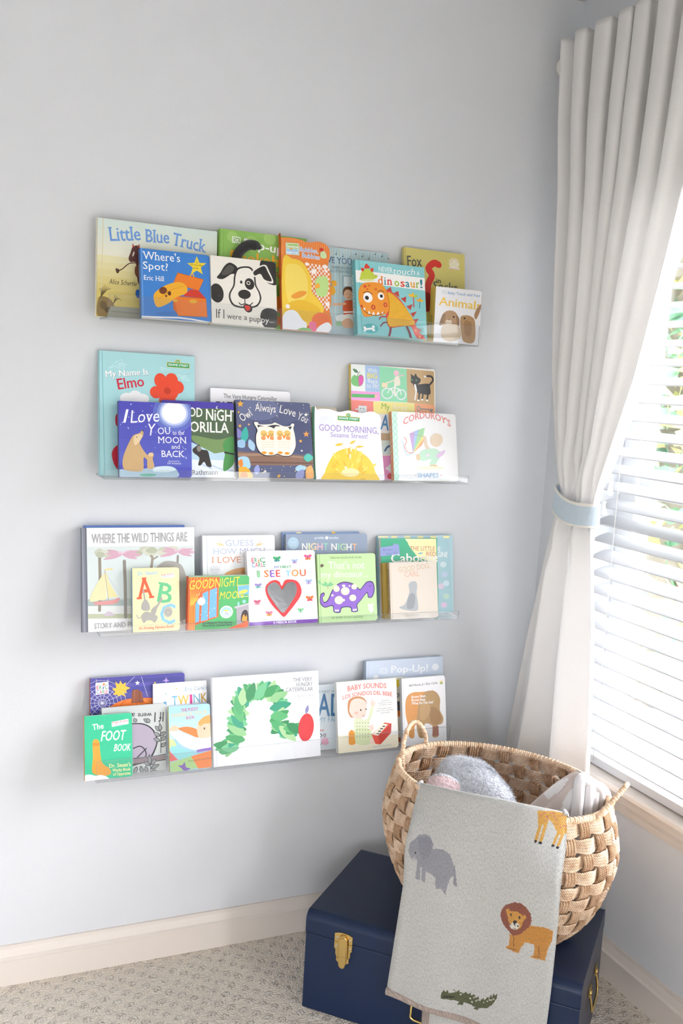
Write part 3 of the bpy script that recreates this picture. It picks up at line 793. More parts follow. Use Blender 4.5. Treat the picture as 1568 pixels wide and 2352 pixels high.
P|223,226,248|784,654 792,663 801,655 792,646
P|223,226,248|740,1000 748,1008 756,1001 748,992
P|223,226,248|1487,434 1501,448 1514,435 1500,421
P|223,226,248|1370,950 1379,959 1388,950 1378,941
P|223,226,248|1182,506 1196,520 1210,507 1196,493
P|223,226,248|1449,1039 1461,1051 1473,1040 1461,1028
P|223,226,248|1236,691 1244,699 1252,692 1244,684
P|223,226,248|1035,1023 1049,1038 1064,1024 1049,1009
P|223,226,248|1431,662 1441,672 1450,663 1440,654
P|223,226,248|1470,643 1485,658 1499,644 1484,630
P|223,226,248|1413,694 1423,704 1433,695 1423,684
T|244,246,252|I|95,1192 229,1197|295|i|0
T|244,246,252|Love|257,1192 906,1247|277|i|0
T|244,246,252|Y|653,928 824,933|263|i|0
T|244,246,252|OU|862,959 1154,975|149|s|0
T|244,246,252|to the|1195,961 1455,969|94|s|0
T|244,246,252|MOON|859,763 1509,773|143|s|0
T|244,246,252|and|1165,647 1361,649|94|s|0
T|244,246,252|BACK|930,455 1463,461|143|s|0
T|228,232,250|Illustrated by|1098,349 1344,355|31|s|0
T|228,232,250|TIM WARNES|1059,296 1381,296|34|s|0
S|168,196,214|2,159 320,149 815,235 1128,250 1278,166 1218,-7 -15,6
S|207,226,234|814,226 1127,244 1253,172 1063,116 751,126
E|90,174,148|626,47|185,31,1
S|201,168,120|73,328 112,513 221,761 315,917 453,977 509,1041 540,986 520,893 451,767 541,585 647,464 739,388 661,340 539,430 520,153 320,119 108,161
S|226,202,160|329,887 453,952 514,923 451,783 343,703
E|42,32,26|522,1029|15,15,2
E|58,42,26|391,883|12,12,2
S|201,168,120|615,370 632,494 726,552 762,497 739,404 768,219 628,185
E|223,197,154|700,502|56,43,1
B|gorilla|1|5196|-780|-460|1684|1738|115|b
S|80,102,74|-1,1462 638,1552 1128,1589 1625,1578 1824,1408 1815,761 1279,554 791,796 -8,898
S|119,148,92|696,952 1283,874 1683,951 1679,660 1213,552 790,764
P|185,214,230|-9,773 694,793 1213,552 1813,664 1809,373 -13,366
P|228,236,246|-13,397 1810,405 1803,-31 -17,-40
L|180,203,228|26|1143,279 1406,188 1639,176
L|180,203,228|26|850,321 1142,199
T|243,244,238|GOOD|283,1395 938,1380|208|b|0
T|243,244,238|NiGHT|1019,1319 1806,1304|256|b|0
T|243,244,238|GORILLA|439,1038 1557,1037|234|b|0
L|243,244,238|16|1293,1645 1266,1605 1299,1581
T|34,34,34|Peggy Rathmann|300,46 1289,74|107|s|0
S|53,48,46|773,700 855,750 912,640 1049,612 1096,454 1136,247 1028,261 964,355 882,274 824,289 852,448 723,556 698,635
E|138,133,128|848,654|52,70,2
S|77,148,80|1414,750 1499,897 1650,950 1697,757 1682,370 1556,207 1422,156 1425,365 1461,558
P|42,42,36|1445,606 1684,564 1684,525 1444,564
B|eats|1|6402|-500|-150|1976|2063|100|b
T|51,51,56|The Very Hungry Caterpillar|315,1842 1641,1831|98||0
T|38,38,44|EATS DINNER|129,1593 1603,1597|156|b|0
P|216,218,226|329,1511 1532,1494 1522,631 321,601
B|owl|1|6929|-950|-450|1863|1836|170|b
E|106,114,150|562,1631|515,267,2
E|76,83,118|1575,1001|461,404,2
P|138,106,90|-25,608 2084,543 2072,324 -5,284
P|165,134,114|-10,560 856,587 1903,506 1901,465 853,531 4,501
P|110,82,72|-1,381 1897,388 1895,354 -3,339
P|242,178,60|115,1823 134,1767 196,1767 146,1727 160,1670 110,1701 57,1665 76,1724 29,1760 91,1765
P|242,178,60|60,1570 68,1548 91,1548 72,1533 77,1511 58,1523 38,1509 45,1532 27,1546 51,1548
P|242,178,60|80,1262 91,1232 124,1231 97,1210 105,1179 78,1196 49,1177 59,1209 34,1228 68,1231
P|240,185,138|298,1289 305,1268 329,1268 310,1253 315,1230 296,1243 275,1229 282,1252 264,1265 288,1267
P|244,242,234|645,201 656,171 689,170 662,150 669,119 642,136 613,118 624,149 598,169 632,171
P|242,178,60|990,102 1001,72 1035,71 1007,50 1015,19 987,36 958,18 969,50 943,69 977,71
P|244,242,234|1742,1601 1754,1565 1794,1565 1761,1540 1770,1504 1737,1524 1703,1501 1715,1538 1685,1561 1725,1564
P|240,163,82|1725,1154 1743,1101 1803,1100 1754,1063 1767,1009 1718,1039 1667,1006 1686,1061 1640,1095 1701,1100
P|242,178,60|1572,947 1582,916 1617,916 1589,894 1596,863 1568,880 1538,861 1549,893 1523,913 1558,915
P|244,242,234|1587,699 1594,677 1619,677 1599,662 1604,639 1584,652 1563,638 1571,661 1552,675 1577,677
P|242,178,60|969,79 978,53 1007,52 983,34 989,7 966,22 941,7 950,34 928,51 957,52
P|230,226,208|516,1316 525,1324 533,1317 524,1309
P|230,226,208|1368,1792 1378,1801 1387,1792 1377,1783
P|230,226,208|1885,1752 1899,1765 1912,1753 1898,1739
P|230,226,208|926,1587 938,1599 949,1588 937,1576
P|230,226,208|461,1380 469,1387 476,1380 468,1372
P|230,226,208|550,1787 560,1796 569,1788 559,1778
P|230,226,208|827,1358 838,1369 848,1359 837,1348
P|230,226,208|331,1658 348,1675 364,1660 347,1643
P|230,226,208|243,1475 254,1486 264,1476 253,1466
P|230,226,208|1279,1660 1294,1673 1307,1661 1292,1647
P|230,226,208|984,1491 1000,1506 1015,1492 999,1476
P|230,226,208|1151,1753 1159,1761 1166,1754 1158,1746
P|230,226,208|1786,1605 1796,1614 1805,1606 1795,1597
P|230,226,208|1778,1559 1794,1573 1807,1560 1792,1546
P|230,226,208|1674,1703 1685,1714 1695,1704 1684,1694
P|230,226,208|1669,1780 1684,1795 1698,1781 1683,1767
P|230,226,208|297,1443 311,1456 324,1444 310,1430
P|230,226,208|1781,1424 1793,1436 1805,1425 1792,1413
P|230,226,208|482,1719 494,1731 505,1720 493,1708
P|230,226,208|1019,1783 1036,1799 1051,1784 1034,1768
P|230,226,208|1006,1466 1016,1475 1024,1466 1015,1457
P|230,226,208|566,1792 576,1802 586,1793 575,1782
P|230,226,208|595,1588 606,1598 616,1589 605,1578
P|230,226,208|1576,1392 1586,1401 1594,1393 1585,1384
P|230,226,208|822,1726 836,1740 849,1727 835,1714
P|230,226,208|1840,1754 1856,1768 1870,1755 1854,1740
P|230,217,160|1051,189 1062,199 1072,190 1061,179
P|230,217,160|1616,297 1632,311 1646,298 1631,283
P|230,217,160|1659,278 1676,293 1691,279 1674,263
P|230,217,160|1266,281 1280,294 1293,282 1279,269
P|230,217,160|1378,174 1396,191 1413,175 1394,158
P|230,217,160|632,217 643,227 652,218 642,208
P|230,217,160|1098,45 1115,60 1130,45 1113,30
P|230,217,160|1478,194 1497,211 1514,195 1495,177
P|230,217,160|549,202 567,218 582,202 565,186
P|230,217,160|1417,183 1427,192 1437,183 1426,174
P|230,217,160|781,227 793,239 805,228 792,216
P|230,217,160|1528,244 1549,263 1568,245 1547,226
P|230,217,160|1635,284 1649,297 1662,285 1648,272
P|230,217,160|1092,282 1106,296 1120,283 1105,269
P|230,217,160|1670,270 1687,285 1702,270 1685,255
P|230,217,160|570,127 590,146 608,128 588,109
T|244,242,234|Owl|140,1310 401,1475|185||0
T|244,242,234|Always|464,1587 972,1562|186||0
T|244,242,234|Love|1063,1572 1458,1481|188||0
T|244,242,234|You|1498,1435 1734,1336|189||0
L|138,106,74|17|-11,918 184,793 386,618
S|63,179,166|145,808 271,976 219,1204 85,996
S|169,203,228|387,635 417,787 284,901 264,722
S|155,192,224|20,870 -3,722 164,711 173,875
S|138,134,196|-2,1147 -61,1019 56,920 109,1071
S|169,210,234|2,462 14,236 277,224 238,475
S|154,164,220|422,80 516,174 467,309 369,192
S|239,141,58|-2,365 85,432 112,302 43,236
S|240,176,58|-9,203 161,254 290,143 316,-19 15,-24
S|232,138,58|54,106 188,125 199,-21 48,-23
S|86,194,178|1619,499 1725,401 1867,505 1736,602
S|169,210,234|1393,228 1521,151 1676,250 1519,324
S|143,150,200|1414,-37 1584,22 1604,215 1415,130
S|242,176,106|1675,233 1821,303 1857,-14 1663,0
S|44,45,58|401,1298 483,1318 533,1269 692,1268 852,1288 933,1325 1031,1287 1172,1241 1317,1256 1375,1317 1435,1295 1405,1197 1436,1026 1445,785 1374,611 1280,523 1100,519 959,560 851,523 639,525 503,623 441,790 443,994 485,1131
X|owl_panel|246,242,230|1.5|417,1294 496,1313 545,1266 699,1265 855,1284 933,1320 1028,1283 1165,1238 1306,1253 1362,1312 1420,1291 1391,1196 1421,1029 1430,795 1361,627 1270,541 1095,537 959,577 853,541 648,543 516,638 455,801 458,998 498,1132|card|1
A|S|58,58,68|503,1248 697,1221 888,1262 1027,1257 1163,1195 1341,1245 1301,1159 1124,1113 919,1179 675,1121 540,1166
A|S|58,58,68|900,1146 947,1180 971,1115 932,1014
A|S|242,238,226|513,1165 645,1220 817,1209 900,1146 923,914 895,681 753,605 584,640 496,802
A|E|233,192,106|647,1044|82,80,2
A|E|233,192,106|830,1050|83,80,2
A|E|239,154,92|632,938|58,46,2
A|E|239,154,92|845,945|59,47,2
A|P|238,138,42|704,1006 793,1009 744,915
A|L|106,74,42|10|609,1036 649,1005 692,1039
A|L|106,74,42|10|795,1042 835,1011 871,1045
A|E|238,154,42|633,592|62,33,1
A|E|238,154,42|804,580|62,33,1
A|L|220,201,160|7|594,854 613,832 635,856
A|L|220,201,160|7|656,856 675,834 697,857
A|L|220,201,160|7|717,858 737,835 759,859
A|L|220,201,160|7|779,860 799,837 821,861
A|L|220,201,160|7|841,862 861,839 883,863
A|L|220,201,160|7|591,795 611,772 632,796
A|L|220,201,160|7|653,797 672,774 694,798
A|L|220,201,160|7|715,798 734,776 756,800
A|L|220,201,160|7|776,800 796,778 818,801
A|L|220,201,160|7|839,802 858,779 880,803
A|L|220,201,160|7|588,736 608,713 630,737
A|L|220,201,160|7|650,737 670,715 691,738
A|L|220,201,160|7|712,739 731,716 753,740
A|L|220,201,160|7|774,741 793,718 815,742
A|L|220,201,160|7|836,742 855,720 877,743
A|S|242,238,226|909,1179 1043,1234 1217,1223 1301,1159 1324,926 1295,691 1151,615 980,650 891,813
A|E|233,192,106|1045,1057|84,80,2
A|E|233,192,106|1230,1063|84,80,2
A|E|239,154,92|1029,950|59,47,2
A|E|239,154,92|1245,957|60,47,2
A|P|238,138,42|1102,1019 1193,1022 1143,927
A|L|106,74,42|10|1006,1049 1046,1017 1090,1052
A|L|106,74,42|10|1194,1055 1235,1023 1271,1058
A|E|238,154,42|1029,602|62,33,1
A|E|238,154,42|1202,589|63,33,1
A|L|220,201,160|7|990,866 1010,843 1032,867
A|L|220,201,160|7|1053,868 1072,845 1094,869
A|L|220,201,160|7|1115,870 1135,847 1157,871
A|L|220,201,160|7|1178,872 1198,849 1220,873
A|L|220,201,160|7|1241,873 1261,851 1283,875
A|L|220,201,160|7|987,806 1007,783 1029,807
A|L|220,201,160|7|1050,808 1069,785 1091,809
A|L|220,201,160|7|1112,810 1132,787 1154,811
A|L|220,201,160|7|1175,811 1195,789 1217,813
A|L|220,201,160|7|1238,813 1258,790 1280,814
A|L|220,201,160|7|984,746 1004,724 1026,747
A|L|220,201,160|7|1047,748 1066,725 1088,749
A|L|220,201,160|7|1109,750 1129,727 1151,751
A|L|220,201,160|7|1172,751 1192,729 1214,753
A|L|220,201,160|7|1235,753 1255,730 1277,754
B|tan|1|8650|-600|-200|943|1750|120|b
L|189,169,138|13|218,1639 275,1579 219,1508
L|189,169,138|13|213,1514 271,1453 215,1382
L|189,169,138|13|208,1388 266,1328 210,1257
L|189,169,138|13|204,1263 262,1203 206,1132
L|189,169,138|13|199,1138 257,1077 201,1007
L|189,169,138|13|195,1013 253,952 197,882
L|189,169,138|13|190,888 248,827 192,757
L|189,169,138|13|186,763 243,703 188,633
L|189,169,138|13|181,639 239,578 183,508
L|189,169,138|13|177,514 234,453 179,384
L|189,169,138|13|172,390 230,329 174,260
L|189,169,138|13|168,266 225,205 170,136
E|74,70,64|263,703|40,187,1
K|239,232,216|13|227,1709 952,1696
B|morning|1|8853|-950|-580|1798|1650|150|b
O|10,1634 77,1677 211,1705 377,1703 510,1677 677,1647 882,1693 1085,1664 1255,1639 1430,1684 1586,1685 1722,1611 1770,1501 1743,1278 1750,1025 1767,772 1781,519 1795,267 1806,47 1758,-33 1496,-83 1290,-70 1019,-27 817,-4 581,-17 345,-81 147,-68 -2,-24
E|233,238,251|300,1414|200,124,2
E|233,238,251|1525,640|208,189,1
E|238,241,251|442,737|200,93,1
E|233,198,63|894,1577|65,50,2
E|31,165,106|894,1577|51,38,2
P|233,198,63|606,1553 1193,1533 1189,1426 602,1441
P|31,165,106|616,1544 1182,1523 1179,1435 612,1451
T|255,255,255|SESAME STREET|634,1480 1159,1462|44|b|0
T|255,255,255|123|863,1564 924,1566|28|b|0
T|168,152,208|GOOD MORNING,|109,1175 1685,1143|155|b|0
T|168,152,208|Sesame Street!|403,1030 1385,1014|112|b|0
S|244,205,60|206,-83 229,178 294,333 401,520 539,662 744,745 948,766 1149,693 1350,573 1482,419 1559,200 1572,-66
S|253,243,200|897,488 929,566 901,659 868,564
S|233,185,44|899,621 932,700 903,793 870,697
S|233,185,44|608,337 585,411 503,463 537,376
S|248,220,98|599,194 558,260 466,291 520,215
S|248,220,98|1033,626 1082,697 1075,795 1022,706
S|242,198,58|1040,388 1098,452 1106,550 1041,469
S|233,185,44|1140,447 1207,503 1230,599 1154,528
S|248,220,98|1145,557 1208,618 1223,715 1152,638
S|233,185,44|617,137 570,199 476,221 536,151
S|246,210,76|1105,549 1164,613 1173,711 1107,630
S|233,185,44|882,615 912,694 881,786 851,690
S|248,220,98|1102,409 1168,467 1187,564 1113,490
S|248,220,98|898,361 931,439 904,532 870,437
S|233,185,44|1119,295 1193,342 1229,434 1144,373
S|248,220,98|930,247 974,320 961,417 914,326
S|253,243,200|822,608 844,689 803,777 783,680
S|248,220,98|676,103 631,166 537,190 595,119
S|248,220,98|544,509 527,586 450,644 476,553
S|253,243,200|930,678 966,756 942,850 905,756
S|233,185,44|857,488 883,567 847,658 822,561
S|248,220,98|1154,229 1234,263 1285,347 1192,302
S|253,243,200|800,220 803,301 743,377 745,281
S|233,185,44|1097,195 1175,233 1222,319 1131,270
S|242,198,58|1042,185 1115,232 1150,324 1066,263
S|233,185,44|1135,188 1216,217 1272,299 1176,259
S|233,185,44|888,321 919,400 890,492 858,397
S|242,198,58|860,406 886,485 850,576 825,479
S|246,210,76|865,329 891,409 856,499 831,403
S|246,210,76|1448,318 1533,333 1603,405 1502,381
S|233,185,44|1133,6 1214,-8 1303,36 1205,47
S|248,220,98|812,610 833,691 791,778 772,681
S|242,198,58|624,114 575,173 479,191 543,124
S|246,210,76|632,495 625,574 555,641 570,547
S|248,220,98|1221,218 1304,240 1366,317 1268,285
S|233,185,44|510,261 469,326 377,356 431,281
S|242,198,58|537,131 483,186 387,197 455,136
S|233,185,44|538,304 504,373 415,412 462,332
S|233,185,44|1167,136 1251,150 1320,221 1220,198
S|233,185,44|772,309 775,389 715,466 717,369
S|233,185,44|1090,228 1166,272 1205,362 1118,305
S|242,198,58|1121,336 1192,387 1223,480 1141,415
S|248,220,98|1052,395 1111,459 1121,556 1054,477
S|240,198,55|512,826 616,812 732,869 605,879
S|240,198,55|901,874 987,884 1057,957 956,938
S|240,198,55|1051,800 1152,785 1274,822 1150,835
L|216,192,112|6|780,793 764,839
E|251,233,168|891,174|237,106,1
B|flaps|1|9935|-600|-150|2358|2828|130|b
P|238,245,242|-44,2828 385,2823 386,2170 -36,2168
P|167,195,230|385,2823 779,2815 780,2171 386,2170
P|143,220,176|779,2815 1537,2796 1550,1945 785,1948
P|201,168,120|1537,2796 2326,2777 2328,1915 1550,1945
P|243,165,224|-36,2168 787,2165 792,1949 -31,1942
P|244,138,128|-31,1942 601,1933 605,1622 -28,1597
P|242,229,138|601,1933 1754,1934 1758,1669 605,1622
P|243,168,120|1754,1934 2335,1915 2340,1660 1758,1669
P|246,246,246|605,1622 2352,1693 2354,877 612,829
P|205,180,148|805,1153 1107,1147 1105,971 803,968
P|224,240,236|821,962 1105,971 1102,619 818,612
P|242,166,216|818,587 1102,593 1113,-100 829,-103
P|246,246,246|-28,1597 605,1622 617,-106 -25,-113
S|124,196,122|15,2479 84,2562 171,2535 258,2588 337,2529 332,2386 255,2290 82,2294 7,2369
S|224,90,176|205,2521 292,2564 340,2481 308,2353 227,2295 204,2395
S|74,122,86|189,2622 152,2692 51,2708 102,2629
L|106,74,58|13|171,2535 195,2600 241,2644
T|244,246,250|With|450,2656 706,2651|102||0
T|242,226,106|BIG|442,2503 719,2502|127|b|0
T|244,246,250|flaps|448,2383 729,2382|108||0
T|244,246,250|to lift!|422,2264 752,2259|108||0
L|90,184,106|86|45,2050 638,2062
P|232,210,160|638,2104 729,2060 637,2021
L|232,238,240|31|1142,2157 1130,2106 1096,2063 1045,2033 987,2021 929,2030 881,2058 851,2100 843,2150 859,2200 895,2242 947,2269 1006,2278 1063,2266 1109,2236 1136,2193 1141,2142
L|232,238,240|31|1505,2143 1495,2094 1466,2053 1423,2025 1374,2014 1325,2023 1285,2049 1260,2090 1253,2137 1266,2185 1297,2225 1341,2251 1391,2259 1439,2247 1478,2219 1501,2177 1504,2128
L|243,246,244|24|992,2150 1100,2283 1315,2278 1379,2136
L|243,246,244|24|1100,2283 1206,2128 1315,2278
P|242,226,194|838,2413 1002,2406 993,2284 844,2295
S|240,234,216|1211,2578 1325,2568 1345,2376 1191,2368
E|242,198,210|1247,2670|79,77,3
L|246,242,234|48|1216,2369 1190,2256 1213,2096
L|242,230,210|31|1192,2496 1066,2441 977,2421
L|242,198,210|27|1318,2584 1391,2620 1456,2640
S|44,42,42|1662,2571 1663,2674 1735,2623 1791,2691 1845,2613 1936,2553 1898,2454 1788,2409 1661,2457
S|44,42,42|1715,2428 1861,2419 2156,2451 2210,2340 2190,2176 1896,2194 1805,2254
L|44,42,42|49|2185,2420 2287,2540 2250,2636 2121,2645
L|44,42,42|45|1896,2226 1875,2031
L|44,42,42|45|2146,2206 2115,2042
L|44,42,42|42|2006,2216 1975,2052
L|242,242,238|55|1770,2398 1805,2254
L|242,242,238|38|1805,2254 1766,2026
E|242,242,238|2065,2626|37,26,3
E|105,184,106|1687,2523|18,16,3
E|105,184,106|1807,2520|18,16,3
E|242,242,238|1975,2035|33,23,3
E|242,242,238|2114,2026|33,23,3
E|242,242,238|1864,2014|33,23,3
P|223,228,230|188,1810 418,1805 416,1615 187,1605
E|74,74,74|250,1741|14,13,2
E|74,74,74|327,1737|14,13,2
K|138,138,138|10|296,1806 296,1869
P|223,228,230|112,1735 188,1732 187,1700 111,1703
T|138,181,74|My|822,1752 1052,1743|147||0
T|248,242,216|first|1131,1740 1545,1732|147||0
L|143,138,132|28|1928,1800 2278,1795
E|160,154,146|1873,1804|55,71,2
E|243,168,120|1873,1804|29,45,2
P|143,138,132|2186,1791 2278,1795 2267,1729 2193,1736
T|90,146,200|A|788,1248 1012,1224|366|b|0
L|74,106,154|47|907,710 979,807 1086,842
P|246,246,246|903,264 1100,427 1097,156
E|216,64,74|1043,75|78,70,1
B|kite|1|10925|-950|-560|1819|1720|150|b
P|213,243,232|9,1720 143,1716 130,-60 -7,-62
L|154,224,196|14|19,1705 146,1550
L|154,224,196|14|154,1710 11,1544
L|154,224,196|14|17,1545 145,1389
L|154,224,196|14|152,1550 10,1385
L|154,224,196|13|16,1385 143,1229
L|154,224,196|14|150,1390 9,1225
L|154,224,196|13|14,1225 142,1069
L|154,224,196|14|149,1230 7,1065
L|154,224,196|13|13,1066 140,910
L|154,224,196|14|147,1070 6,906
L|154,224,196|13|11,906 139,750
L|154,224,196|13|146,910 4,747
L|154,224,196|13|10,747 137,591
L|154,224,196|13|144,750 3,588
L|154,224,196|13|8,588 136,432
L|154,224,196|13|143,591 1,429
L|154,224,196|13|7,429 134,273
L|154,224,196|13|141,432 0,270
L|154,224,196|13|6,271 133,114
L|154,224,196|13|140,273 -2,112
L|154,224,196|13|4,112 131,-45
L|154,224,196|13|138,114 -3,-46
T|230,138,134|CORDUROY'S|313,1379 1662,1379|161|b|200
P|199,165,216|472,1176 611,1239 550,697
P|168,196,234|611,1239 740,1288 550,697
P|166,216,164|740,1288 913,1346 859,1124 550,697
P|242,224,138|822,1123 894,1093 775,896 550,697
P|240,176,122|894,1093 812,897 550,697
L|176,160,144|10|472,1176 894,1109
L|232,138,122|17|550,697 407,709 324,851 384,981 324,1082
L|138,194,224|14|532,690 386,645 304,786 284,978
S|230,210,184|1077,1115 1210,1207 1373,1166 1402,1011 1285,877 1121,889 1053,1000
S|230,210,184|857,1092 932,1126 975,901 1044,806 950,755 884,899
S|191,230,204|768,734 952,803 1208,810 1349,684 1269,552 1133,387 1006,417 1049,547 792,493 707,604
S|224,198,230|1192,631 1315,732 1465,784 1423,686 1271,585
E|230,205,168|689,588|58,84,1
E|230,205,168|1114,381|117,32,1
E|232,236,208|1038,328|401,39,1
E|234,223,234|963,642|51,45,1
E|143,184,220|692,135|0,0,1
T|143,184,220|SHAPES|647,83 1254,92|109|b|0
E|230,138,134|595,134|14,13,1
E|230,138,134|1308,145|15,13,1
B|wild|2|3522|-720|-320|2570|2326|105|h
P|125,129,141|-81,2373 108,2372 134,-131 -36,-122
K|92,96,108|20|85,2349 112,-78
K|162,166,176|14|10,2343 55,-75
P|211,222,221|111,1891 2562,1886 2569,229 131,304
P|188,201,198|122,741 2564,684 2568,502 127,581
P|164,181,180|125,726 981,681 980,563 127,581
P|217,222,219|127,581 2568,502 2570,290 131,386
P|185,191,164|129,406 2570,314 2569,229 131,299
L|143,134,120|64|382,469 397,1111 389,1755
E|194,198,180|356,1770|85,64,-1
E|194,198,180|588,1756|120,65,-1
E|194,198,180|391,1801|71,64,-1
E|179,185,164|565,1765|79,65,-1
E|194,198,180|560,1718|93,65,-1
E|207,208,194|499,1769|94,65,-1
E|179,185,164|405,1721|104,64,-1
E|179,185,160|1099,1748|133,65,-1
E|194,198,176|1199,1721|134,65,-1
E|179,185,160|1234,1747|134,65,-1
E|179,185,160|1555,1815|136,66,-1
E|194,198,176|1539,1730|136,66,-1
E|194,198,176|1850,1808|137,66,-1
E|205,208,192|1824,1733|137,66,-1
E|205,208,192|2061,1823|138,66,-1
E|205,208,192|1546,1729|136,66,-1
E|194,198,176|1412,1823|135,66,-1
E|205,208,192|1480,1792|135,66,-1
E|179,185,160|1571,1797|136,66,-1
L|154,146,132|60|1552,1377 1584,1615 1554,1676
L|154,146,132|36|1583,1585 1705,1658
L|141,136,128|71|942,1568 959,977 963,298
L|141,136,128|49|2178,1664 2161,1363
S|168,166,160|1703,1433 1886,1549 2162,1514 2315,1359 2404,932 2367,207 1573,242 1581,1227
S|207,166,184|899,1717 732,1772 524,1745 727,1687
S|207,166,184|899,1717 761,1808 564,1831 735,1729
S|218,188,202|899,1717 878,1781 801,1781 832,1711
S|218,188,202|899,1717 1000,1721 1081,1811 961,1797
S|207,166,184|899,1717 1075,1709 1271,1793 1057,1792
S|207,166,184|899,1717 1102,1669 1354,1704 1103,1754
S|207,166,184|899,1717 1038,1630 1235,1613 1062,1711
S|207,166,184|899,1717 697,1710 475,1612 718,1628
S|207,166,184|2179,1755 2013,1808 1805,1781 2008,1726
S|207,166,184|2179,1755 2041,1844 1845,1866 2015,1766
S|218,188,202|2179,1755 2158,1818 2082,1817 2113,1748
S|218,188,202|2179,1755 2280,1759 2362,1845 2242,1833
S|207,166,184|2179,1755 2355,1747 2551,1828 2337,1829
S|207,166,184|2179,1755 2382,1708 2633,1742 2384,1791
S|207,166,184|2179,1755 2317,1670 2515,1653 2342,1749
S|207,166,184|2179,1755 1977,1748 1755,1651 1998,1668
S|231,220,174|167,695 284,997 502,1313 580,1164 548,755 397,702
P|240,236,224|517,1298 577,754 537,755
P|234,217,160|559,1165 790,761 577,754
K|138,122,90|9|502,1372 577,710
K|185,185,185|6|517,1313 864,773
P|234,215,154|503,1401 686,1420 677,1382 505,1366
S|217,154,152|253,648 397,678 658,692 828,745 775,629 570,593 296,603
S|201,188,200|482,377 584,446 715,367 642,341 525,340
T|169,169,173|WHERE THE WILD THINGS ARE|220,1977 2407,2001|210|b|0
T|169,169,173|STORY AND PICTURES BY MAURICE SENDAK|264,66 2834,71|122|b|0
K|201,201,201|6|111,1899 2562,1892
B|bluebehind|2|3609|-590|-190|2286|2356|140|h
P|95,127,196|23,2344 2238,2363 2280,-104 12,-83
B|abc|2|4599|-950|-680|1076|1444|110|b
K|230,219,160|12|32,1443 47,-5
T|134,195,232|Dr. Seuss's|130,1279 583,1300|82|b|0
P|251,247,238|652,1275 954,1320 962,1213 660,1215
T|216,96,106|Bright & Early|672,1256 939,1279|36|b|0
T|122,148,200|Board Books|708,1225 884,1239|24|b|0
T|232,97,60|A|95,745 496,769|464|sb|0
T|105,196,140|B|516,680 876,613|443|sb|0
T|140,198,238|C|609,180 962,158|443|sb|0
S|169,167,160|212,638 287,738 375,632 389,499 284,474 196,521
L|169,167,160|35|245,931 262,842 278,724
S|169,167,160|434,512 569,625 646,770 675,710 568,536 507,376 417,409
S|169,167,160|195,375 299,458 447,408 566,329 505,199 431,247 327,257 252,202 208,271
L|169,167,160|21|224,344 120,319 98,393
E|181,178,170|808,432|103,119,-2
L|143,141,134|12|747,410 793,483 862,435 837,371 783,385
T|238,112,64|An Amazing Alphabet Book!|138,60 937,70|64|b|0
B|guess|2|6332|-600|-200|1810|2095|170|b
K|213,216,222|25|103,2094 134,-136
T|179,191,212|GUESS|558,1841 1270,1840|143|s|0
T|179,191,212|HOW MUCH|256,1650 1563,1653|130|s|0
T|224,138,98|I LOVE YOU|221,1444 1549,1438|142|s|0
S|226,207,154|526,1857 441,1903 324,1906 428,1855
S|226,207,154|1324,1846 1417,1841 1517,1891 1404,1891
L|201,185,138|9|526,1841 389,1983
L|201,185,138|10|1323,1830 1459,1970
E|228,228,232|292,1288|134,105,-1
T|176,176,184|BOARD BOOK|196,1275 388,1270|31||0
S|226,166,106|521,1159 684,1263 1011,1318 1405,1215 1534,959 519,988
S|207,224,180|198,997 1668,987 1713,-180 23,-131
B|greenroom|2|5853|-950|-880|1460|1239|175|b
P|76,179,104|705,1220 1515,1217 1502,-32 736,-26
P|232,99,42|-16,1228 736,1219 726,987 355,877 189,701 175,-13 0,-26
L|242,182,64|15|70,1213 44,1009 56,736 47,585
L|242,182,64|15|144,1212 93,989 78,735 57,585
L|242,182,64|15|217,1212 143,969 99,734 66,584
L|242,182,64|15|291,1211 193,949 121,734 75,584
L|242,182,64|15|366,1210 242,930 142,733 84,583
L|242,182,64|15|440,1209 292,910 164,732 93,583
L|242,182,64|15|515,1208 342,890 185,731 103,583
L|242,182,64|15|590,1208 392,870 207,731 112,582
L|242,182,64|15|665,1207 442,850 229,730 121,582
L|242,182,64|15|47,615 48,-7
L|242,182,64|15|83,614 85,-9
L|242,182,64|15|120,612 122,-11
L|242,182,64|15|157,611 159,-13
P|76,179,104|168,276 727,344 736,-26 184,-14
P|232,99,42|278,880 720,1003 728,282 172,109 177,580
P|114,180,220|340,847 472,904 479,226 309,194
P|114,180,220|509,918 680,974 681,300 501,246
P|114,180,220|176,610 266,728 272,195 180,169
E|246,244,230|314,660|93,91,-2
P|244,246,244|198,818 207,827 217,817 208,808
P|244,246,244|513,792 520,799 528,791 521,784
P|244,246,244|311,441 318,448 326,440 318,433
P|244,246,244|547,487 554,494 562,486 555,479
P|244,246,244|446,615 455,624 465,614 456,605
P|244,246,244|660,813 666,819 673,813 666,807
P|244,246,244|636,634 644,641 652,633 644,626
P|244,246,244|344,667 358,681 373,666 359,652
P|244,246,244|289,754 300,765 312,754 301,743
P|244,246,244|454,321 468,334 482,320 468,307
P|244,246,244|355,760 368,772 382,759 368,746
P|244,246,244|649,850 662,862 675,849 662,837
P|244,246,244|606,491 614,498 622,490 614,482
P|244,246,244|574,446 581,454 590,446 582,438
P|244,246,244|495,746 501,752 508,745 502,739
P|244,246,244|351,684 361,693 370,684 361,674
P|244,246,244|498,388 512,401 527,386 513,373
P|244,246,244|657,289 670,302 683,288 670,276
P|244,246,244|333,776 345,787 356,775 345,764
P|244,246,244|456,483 463,490 470,483 464,476
P|244,246,244|291,347 302,358 314,346 302,335
P|244,246,244|515,817 525,826 535,816 525,807
P|244,246,244|619,491 633,505 649,490 634,476
P|244,246,244|285,617 297,630 311,616 298,604
